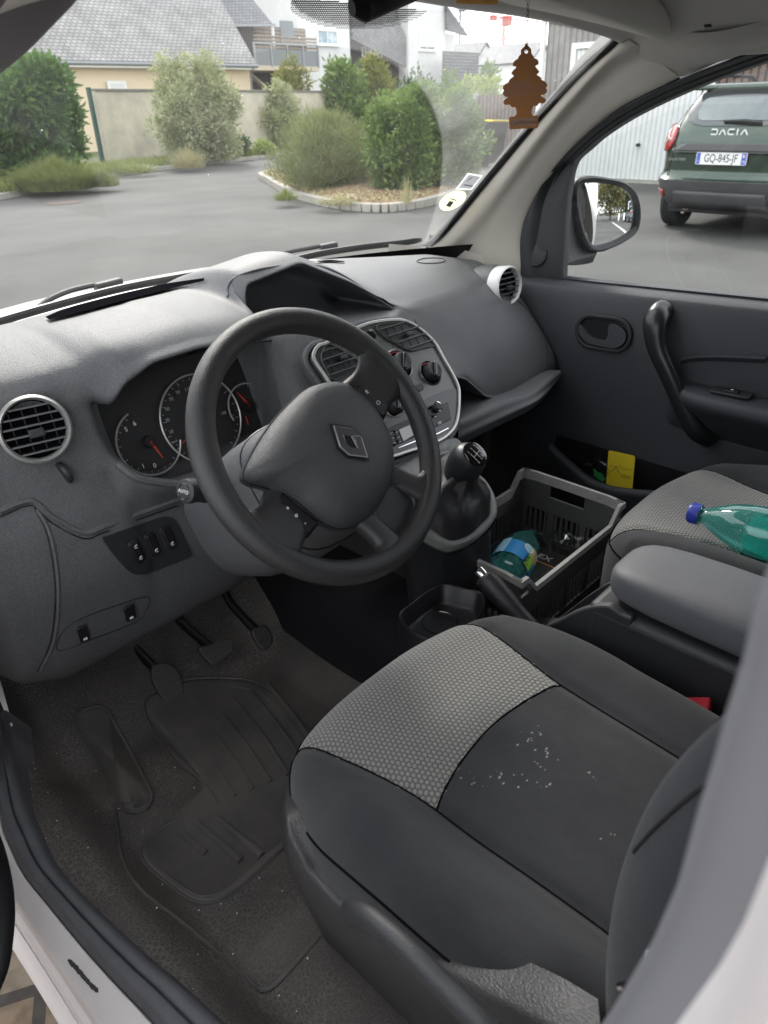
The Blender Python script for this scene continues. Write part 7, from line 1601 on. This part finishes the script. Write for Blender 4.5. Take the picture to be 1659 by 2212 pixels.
# ------------------------------------------------------------------ loose things in the cab
# plastic crate in the passenger footwell
CR = thing('plastic_crate', 'black ventilated plastic crate standing in the passenger footwell', 'crate', (.19, .03, .44))
x0, x1, y0, y1, zb = -.005, .385, -.088, .165, .445; zr, ze = .662, .702
def wall_slots(axis, c, a0, a1, z0, z1, hole=None, nm='slatted_wall'):
    g = MB(); th = .006
    def bx(a, b, za, zz, t=th):
        if axis == 'x': g.box((c, (a+b)/2, (za+zz)/2), (t, b-a, zz-za))
        else: g.box(((a+b)/2, c, (za+zz)/2), (b-a, t, zz-za))
    zs_ = [z0, z0+.012, z0+.085, z0+.100, z0+.165, z0+.175]
    bx(a0, a1, zs_[0], zs_[1]); bx(a0, a1, zs_[2], zs_[3], .010); bx(a0, a1, zs_[4], zs_[5])
    n = int((a1-a0)/.0135)
    for k in range(n+1):
        a = a0+(a1-a0)*k/n; w_ = .0045 if k % 6 else .016; bx(max(a0, a-w_/2), min(a1, a+w_/2), z0+.012, z0+.165)
    if hole: bx(a0, hole[0], z0+.175, z1); bx(hole[1], a1, z0+.175, z1); bx(hole[0], hole[1], z0+.175, z1-.052); bx(hole[0], hole[1], z1-.016, z1)
    else: bx(a0, a1, z0+.175, z1)
    return g.build(nm, m_crate, CR, smooth=0)
wall_slots('x', x1, y0, y1, zb, ze, (.0, .09)); wall_slots('x', x0, y0, y1, zb, ze, (-.03, .09)); wall_slots('y', y0, x0, x1, zb, zr); wall_slots('y', y1, x0, x1, zb, zr)
g = MB(); g.box(((x0+x1)/2, (y0+y1)/2, zb), (x1-x0, y1-y0, .006)); g.build('base', m_crate, CR)
rimp = []
for (xa, ya, za) in ((x0, y0+.035, ze), (x0, y1-.035, ze), (x0, y1, ze-.004), (x0+.02, y1, ze-.004), (x0+.05, y1, zr), (x0+.10, y1, zr), (x1-.10, y1, zr), (x1-.05, y1, zr), (x1-.02, y1, ze-.004), (x1, y1, ze-.004), (x1, y1-.035, ze), (x1, y0+.035, ze), (x1, y0, ze-.004), (x1-.02, y0, ze-.004), (x1-.05, y0, zr), (x1-.10, y0, zr), (x0+.10, y0, zr), (x0+.05, y0, zr), (x0+.02, y0, ze-.004), (x0, y0, ze-.004)): rimp.append(V((xa, ya, za)))
g = MB(); n = len(rimp)
cc_ = V(((x0+x1)/2, (y0+y1)/2, 0)); ring_ = []
for p in rimp:
    sx = 1 if p.x > cc_.x else -1; sy = 1 if p.y > cc_.y else -1; onx = abs(p.x-x0) < 1e-6 or abs(p.x-x1) < 1e-6; ony = abs(p.y-y0) < 1e-6 or abs(p.y-y1) < 1e-6
    o = V((sx if onx else 0, sy if ony else 0, 0)); ring_.append([p-o*.004+V((0, 0, -.02)), p-o*.004+V((0, 0, .002)), p+o*.004+V((0, 0, .002)), p+o*.005+V((0, 0, -.010)), p+o*.003+V((0, 0, -.010)), p+o*.002+V((0, 0, -.002)), p+o*.0+V((0, 0, -.003)), p+o*.0+V((0, 0, -.02))])
g.grid(ring_, cu=True, cv=True); g.build('rim', m_cratel, CR, smooth=0)
settle(CR)
bx = thing('cardboard_box', 'flat black box with white letters and an orange line lying in the crate', 'box', (.23, .04, .46))
MB().box((.232, .035, .490), (.26, .20, .075)).build('carton', mat('black_carton', (.022, .02, .019), .6, var=(12, .2, (.035, .033, .030))), bx, bevel=.002)
MB().box((.300, .035, .5285), (.0025, .20, .001)).build('orange_line', mat('orange_print', (.75, .30, .08), .5), bx)
text('carton_lettering', 'RIDEX', Matrix.Translation((.325, .075, .5288)) @ Matrix.Rotation(radians(90), 4, 'Z') @ Matrix.Diagonal((1, -1, 1, 1)) if 0 else Matrix.Translation((.322, .075, .5288)) @ Matrix.Rotation(radians(-90), 4, 'Z'), .026, m_ink, bx, sx=1.15)
settle(bx)
m_label = mat('label_blue', (.035, .27, .62), .35); m_labg = mat('label_green', (.33, .62, .08), .35); m_labt = mat('label_tan', (.62, .50, .30), .4); m_labw = mat('label_pale_blue', (.35, .62, .78), .35)
def bottle(P0, axis, L_, r, cap, lab, label_zone=None, water=None, roll=0., crumple=.0, capcol=None):
    t = thing('water_bottle', lab, 'bottle', P0+V((0, 0, -r))); M = frame(P0, axis) @ Matrix.Rotation(roll, 4, 'Z')
    prof = [(0, .006), (r*.55, .002), (r*.86, .0), (r*.98, .010), (r, .03), (r*.985, .05), (r, .06), (r*.985, .07), (r, .08), (r*1.0, L_*.35), (r*.97, L_*.37), (r, L_*.39), (r, L_*.60), (r*.94, L_*.70), (r*.78, L_*.79), (r*.52, L_*.87), (r*.33, L_*.915), (r*.31, L_*.935), (r*.40, L_*.94), (r*.40, L_*.945), (r*.30, L_*.95), (r*.30, L_*.985)]
    k = 44; gg = []
    for q, z in [(p.x, p.y) for p in spline([V((a, b, 0)) for a, b in prof], 90)]:
        row = []
        for j in range(k):
            a = 2*pi*j/k; rr_ = max(0, q)*(1+crumple*noise.noise(V((cos(a)*2, sin(a)*2, z*30)))+ (.012*sin(a*12) if z < L_*.08 or L_*.6 < z < L_*.7 else 0)); row.append(V((rr_*cos(a), rr_*sin(a), z)))
        gg.append(row)
    MB().grid(gg, M=M, cv=True).build('bottle_body', m_pet, t, smooth=180)
    if cap:
        cm = capcol or mat('cap_blue', (.04, .06, .42), .35); pr_ = [(0, L_*1.005), (r*.36, L_*1.005), (r*.40, L_*.995), (r*.41, L_*.955), (r*.41, L_*.948)]
        c_ = MB().lathe(pr_, M, 32).build('cap', cm, t); g = MB()
        for j in range(28): a = 2*pi*j/28; g.box((r*.412*cos(a), r*.412*sin(a), L_*.976), (.0008, .0008, L_*.038), M @ Matrix.Identity(4))
        g.build('cap_ridges', cm, c_)
    return t, M
bt1, M1 = bottle(V((.070, .020, .585)), V((.86, .26, -.05)), .275, .044, False, 'teal plastic water bottle with a blue and green label lying in the crate', crumple=.06)
def lab_(M, r, z0, z1, a0, a1, m, nm, par, off=.0012): g = MB(); g.grid([[V(((r+off)*cos(a0+(a1-a0)*j/24), (r+off)*sin(a0+(a1-a0)*j/24), z)) for j in range(25)] for z in (z0, (z0+z1)/2, z1)], M=M); return g.build(nm, m, par)
settle_later = [bt1]
# orientation: find the roll angle that faces the camera
def face_ang(M, z): c = M @ V((0, 0, z)); d = M.inverted().to_3x3() @ (CAM-c); return math.atan2(d.y, d.x)
fa = face_ang(M1, .15)
lb1 = lab_(M1, .0455, .090, .150, fa-2.6, fa+2.6, m_label, 'bottle_label', bt1)
lab_(M1, .0455, .086, .159, fa+.45, fa+.95, m_labg, 'label_band', lb1, .0018); lab_(M1, .0455, .128, .159, fa+.55, fa+1.15, m_labt, 'label_band', lb1, .0022); lab_(M1, .0455, .090, .156, fa-1.15, fa-.65, m_labw, 'label_panel', lb1, .0018)
def on_bottle(M, r, a, z, rot): return M @ Matrix.Rotation(a, 4, 'Z') @ Matrix.Translation((r, 0, z)) @ Matrix.Rotation(pi/2, 4, 'Y') @ Matrix.Rotation(rot, 4, 'Z')
MB().lathe([(.0, .0004), (.013, .0004), (.0131, 0)], on_bottle(M1, .0468, fa+.30, .142, 0), 24).build('label_seal', m_ink, lb1); MB().lathe([(.0, .0009), (.009, .0009), (.0091, 0)], on_bottle(M1, .0468, fa+.30, .142, 0), 24).build('label_seal_centre', m_labw, lb1)
text('label_lettering', '100%', on_bottle(M1, .0472, fa+.88, .143, pi), .016, m_inkk, lb1); text('label_lettering', "s'you", on_bottle(M1, .0476, fa+.42, .100, pi), .022, m_inkk, lb1)
settle(bt1)
bt2, M2 = bottle(V((.262, -.600, .812)), V((-.035, 1, -.03)), .33, .045, True, 'teal water bottle with a blue cap lying on the passenger seat', crumple=.03)
g = MB(); r = .041
wz = []
for z in [.01+.22*i/30 for i in range(31)]:
    rr_ = r*(1 if z < .19 else 1-(z-.19)*4.5); row = []
    for j in range(32):
        a = 2*pi*j/32; row.append(V((rr_*cos(a), rr_*sin(a), z)))
    wz.append(row)
Mi = M2.inverted(); upl = (Mi.to_3x3() @ V((0, 0, 1))).normalized()
for row in wz:
    for p in row:
        h_ = p.dot(upl)
        if h_ > .006: p -= upl*(h_-.006)
g.grid(wz, M=M2, cv=True); g.build('water', m_water, bt2, smooth=60)
g = MB(); R = random.Random(8)
for k in range(160):
    a = R.uniform(-2.6, -.5); z = R.uniform(.03, .24); fa2 = face_ang(M2, z); q = fa2+R.uniform(-1.2, 1.2); p = V((.0425*cos(q), .0425*sin(q), z)); g.lathe([(0, .0008), (R.uniform(.0005, .0016), 0), (0, -.0008)], M2 @ Matrix.Translation(p), 6)
g.build('droplets', mat('water_drops', (.75, .9, .88), .05, spec=1., coat=1.), bt2)
settle(bt2)
# bits in the crate and pocket
def film(c, s, seed, nm, lab, m=m_clearbag):
    R = random.Random(seed); g = MB(); rows = []
    for i in range(12):
        rows.append([V(c)+V(((i/11-.5)*s[0], (j/11-.5)*s[1], s[2]*(noise.noise(V((i*.5+seed, j*.5, 0)))+.5+.5*cos((i-5.5)/4)*cos((j-5.5)/4)))) for j in range(12)])
    o = g.grid(rows).build(nm, m, None, smooth=30); tag(o, lab, 'plastic film'); settle2(o, V(c)); return o
film((.352, .0, .545), (.06, .12, .045), 3, 'plastic_film', 'crumpled clear plastic film at the far side of the crate')
film(tuple(PX(1300, 1022, .66)), (.02, .10, .03), 5, 'plastic_wrapper', 'crumpled clear wrapper sticking out of the door pocket beside the yellow card')
q = [PX(x, y, .668) for x, y in ((1282, 1012), (1292, 1020), (1300, 1022), (1308, 1034), (1303, 1040), (1292, 1034), (1284, 1026))]
o = MB().add(q, [tuple(range(7))]).build('leaf_scrap', mat('wrapper_green', (.04, .30, .08), .5), None, smooth=0, solid=.002); tag(o, 'small green printed scrap inside the clear wrapper in the door pocket', 'wrapper'); settle2(o, q[0])
og = MB().box((.035, .045, .610), (.05, .055, .004), Matrix.Identity(4)).build('orange_card', mat('orange_card_paper', (.85, .38, .06), .6), None); tag(og, 'small orange card seen through the handle hole of the crate', 'card'); settle2(og, V((.035, .045, .610)))
og2 = None
# yellow card in the door pocket
c4 = [PX(x, y, .655) for x, y in ((1318, 973), (1377, 987), (1361, 1055), (1306, 1042))]
Mc = frame3(sum(c4, V())/4, c4[2]-c4[3]+c4[1]-c4[0], c4[0]-c4[3]+c4[1]-c4[2]); wc = ((c4[1]-c4[0]).length+(c4[2]-c4[3]).length)/2; hc2 = ((c4[0]-c4[3]).length+(c4[1]-c4[2]).length)/2
yc = thing('yellow_card', 'bright yellow card with two short printed lines standing in the door pocket', 'card', c4[3])
if Mc.to_3x3().col[2].x > 0: fl_ = -1
else: fl_ = 1
crd = MB().prism(rrect(wc, hc2+.03, .006, cy=-.015), .0012, Mc, z0=-.0012 if fl_ > 0 else 0).build('card_sheet', m_yellow, yc)
g = MB(); zc = .0008 if fl_ > 0 else -.0008; R = random.Random(2)
def printed(xa, xb, y, h_):
    x = xa
    while x < xb: w_ = R.uniform(.001, .0035); g.box((x+w_/2, y, zc), (w_, h_, .0003), Mc); x += w_+.0006
printed(-wc*.40, wc*.40, hc2*.06, .0013); printed(-.004, .004, hc2*.13, .0011)
for k in range(4): printed(wc*.02+(k % 2)*.003, wc*.38, -hc2*.13-k*.0024, .0011)
g.build('printed_lines', mat('faded_print', (.30, .22, .03), .6), crd, smooth=0); settle(yc)
# hanging air freshener
TR = [(785, 80), (800, 160), (850, 215), (885, 260), (887, 320), (892, 360), (935, 410), (950, 460), (1010, 480), (1050, 540), (1050, 600), (1010, 620), (975, 645), (1010, 700), (1070, 760), (1060, 790), (1005, 840), (1060, 870), (1110, 910), (1120, 960), (1190, 990), (1250, 1060), (1250, 1110), (1215, 1145), (1250, 1190), (1240, 1250), (1190, 1285), (1105, 1310), (1150, 1360), (1215, 1400), (1215, 1450), (1180, 1490), (1120, 1495), (1060, 1490), (1030, 1540), (980, 1560), (925, 1550), (915, 1610), (880, 1640), (890, 1720), (920, 1775), (1030, 1770), (1045, 1790), (1040, 2040), (1020, 2060), (400, 2090), (380, 2070), (375, 1830), (395, 1805), (510, 1795), (550, 1720), (555, 1660), (530, 1620), (520, 1580), (460, 1590), (410, 1560), (385, 1520), (320, 1535), (260, 1510), (240, 1470), (270, 1420), (350, 1350), (280, 1335), (230, 1290), (235, 1240), (260, 1200), (228, 1150), (240, 1090), (300, 1045), (360, 1020), (375, 970), (410, 930), (490, 870), (440, 830), (430, 790), (470, 740), (535, 680), (530, 650), (470, 640), (460, 600), (490, 530), (540, 490), (575, 480), (590, 430), (650, 360), (640, 300), (665, 250), (720, 200), (765, 130)]
def tpx(x, y): return (1064.3+x*.0943, 82.3+y*.0943)
FC = PD(1139, 190, 1.06); fn = (CAM-FC); fn.z = 0; fn.normalize(); MF = frame3(FC, V((0, 0, 1)).cross(fn), V((0, 0, 1)))
def fl2(x, y): a, b = tpx(x, y); p = MF.inverted() @ PP(a, b, FC, fn); return (p.x, p.y)
af = thing('air_freshener', 'brown tree shaped card air freshener hanging on a thread below the sun visor', 'air freshener', FC+V((0, 0, -.06)))
m_af = backlit('freshener_card', (.56, .34, .17), .6)
out_ = [fl2(x, y) for x, y in TR]
hole = [fl2(768+42*cos(a), 310+46*sin(a)) for a in [2*pi*i/16 for i in range(16)]]
bm = bmesh.new(); 
def loopv(P, z): return [bm.verts.new(MF @ V((x, y, z))) for x, y in P]
for z in (-.0008, .0008):
    lo, lh = loopv(out_, z), loopv(hole, z); es = [bm.edges.new((l[i], l[(i+1) % len(l)])) for l in (lo, lh) for i in range(len(l))]
    bmesh.ops.triangle_fill(bm, edges=es, use_beauty=True)
bm.verts.ensure_lookup_table(); n0, n1 = len(out_), len(hole); tot = n0+n1
for i in range(n0): bm.faces.new((bm.verts[i], bm.verts[(i+1) % n0], bm.verts[tot+(i+1) % n0], bm.verts[tot+i]))
for i in range(n1): bm.faces.new((bm.verts[n0+i], bm.verts[n0+(i+1) % n1], bm.verts[tot+n0+(i+1) % n1], bm.verts[tot+n0+i]))
bmesh.ops.recalc_face_normals(bm, faces=bm.faces)
me = bpy.data.meshes.new('card_tree'); bm.to_mesh(me); bm.free(); me.materials.append(m_af); tc_ = bpy.data.objects.new('card_tree', me); C.objects.link(tc_); tc_.parent = af
m_aft = mat('freshener_print', (.50, .33, .27), .8)
a = fl2(735, 1075); text('card_lettering', 'ARBRE', MF @ Matrix.Translation((a[0]-.008, a[1], .0009)) @ Matrix.Rotation(radians(7), 4, 'Z'), .0135, m_aft, tc_)
a = fl2(735, 1215); text('card_lettering', 'MAGIQUE', MF @ Matrix.Translation((a[0], a[1], .0009)) @ Matrix.Rotation(radians(7), 4, 'Z'), .0135, m_aft, tc_)
q = [fl2(x, y) for x, y in ((430, 1860), (985, 1825), (990, 1995), (432, 2018))]; MB().prism(q, .0006, MF, z0=.0008).build('name_panel', m_aft, tc_, smooth=0)
a = fl2(710, 1925); text('card_lettering', 'Vanillaroma', MF @ Matrix.Translation((a[0], a[1], .0016)) @ Matrix.Rotation(radians(3), 4, 'Z'), .0095, m_af, tc_)
tp = MF @ V((*fl2(765, 300), .0)); hd = PP(1141, 4, FC, fn); hd2 = PP(1136, -14, FC, fn)+V((.0, .01, .0))
g = MB(); n = 40
for s_ in (0, pi): g.tube([tp.lerp(hd, i/n)+(V((0, 0, 1)).cross(fn))*(.0022*sin(i*.75+s_)*(1-i/n*.2)+ (.004*(sin(i/n*pi))*0))+fn*(.0012*cos(i*.75+s_)) for i in range(n+1)]+[hd.lerp(hd2, k)+V((0, 0, k*.03)) for k in (.5, 1, 1.6)], .00045, 5)
g.build('thread', m_black, af); settle(af)
# amber warning light edge of the mirror mount at the top rim
o = MB().tube([PD(985, 1, .98), PD(1075, 4, .98)], .0035, 8).build('mount_trim', mat('amber_plastic', (.75, .38, .10), .5), van)
print('objects', len(bpy.data.objects))
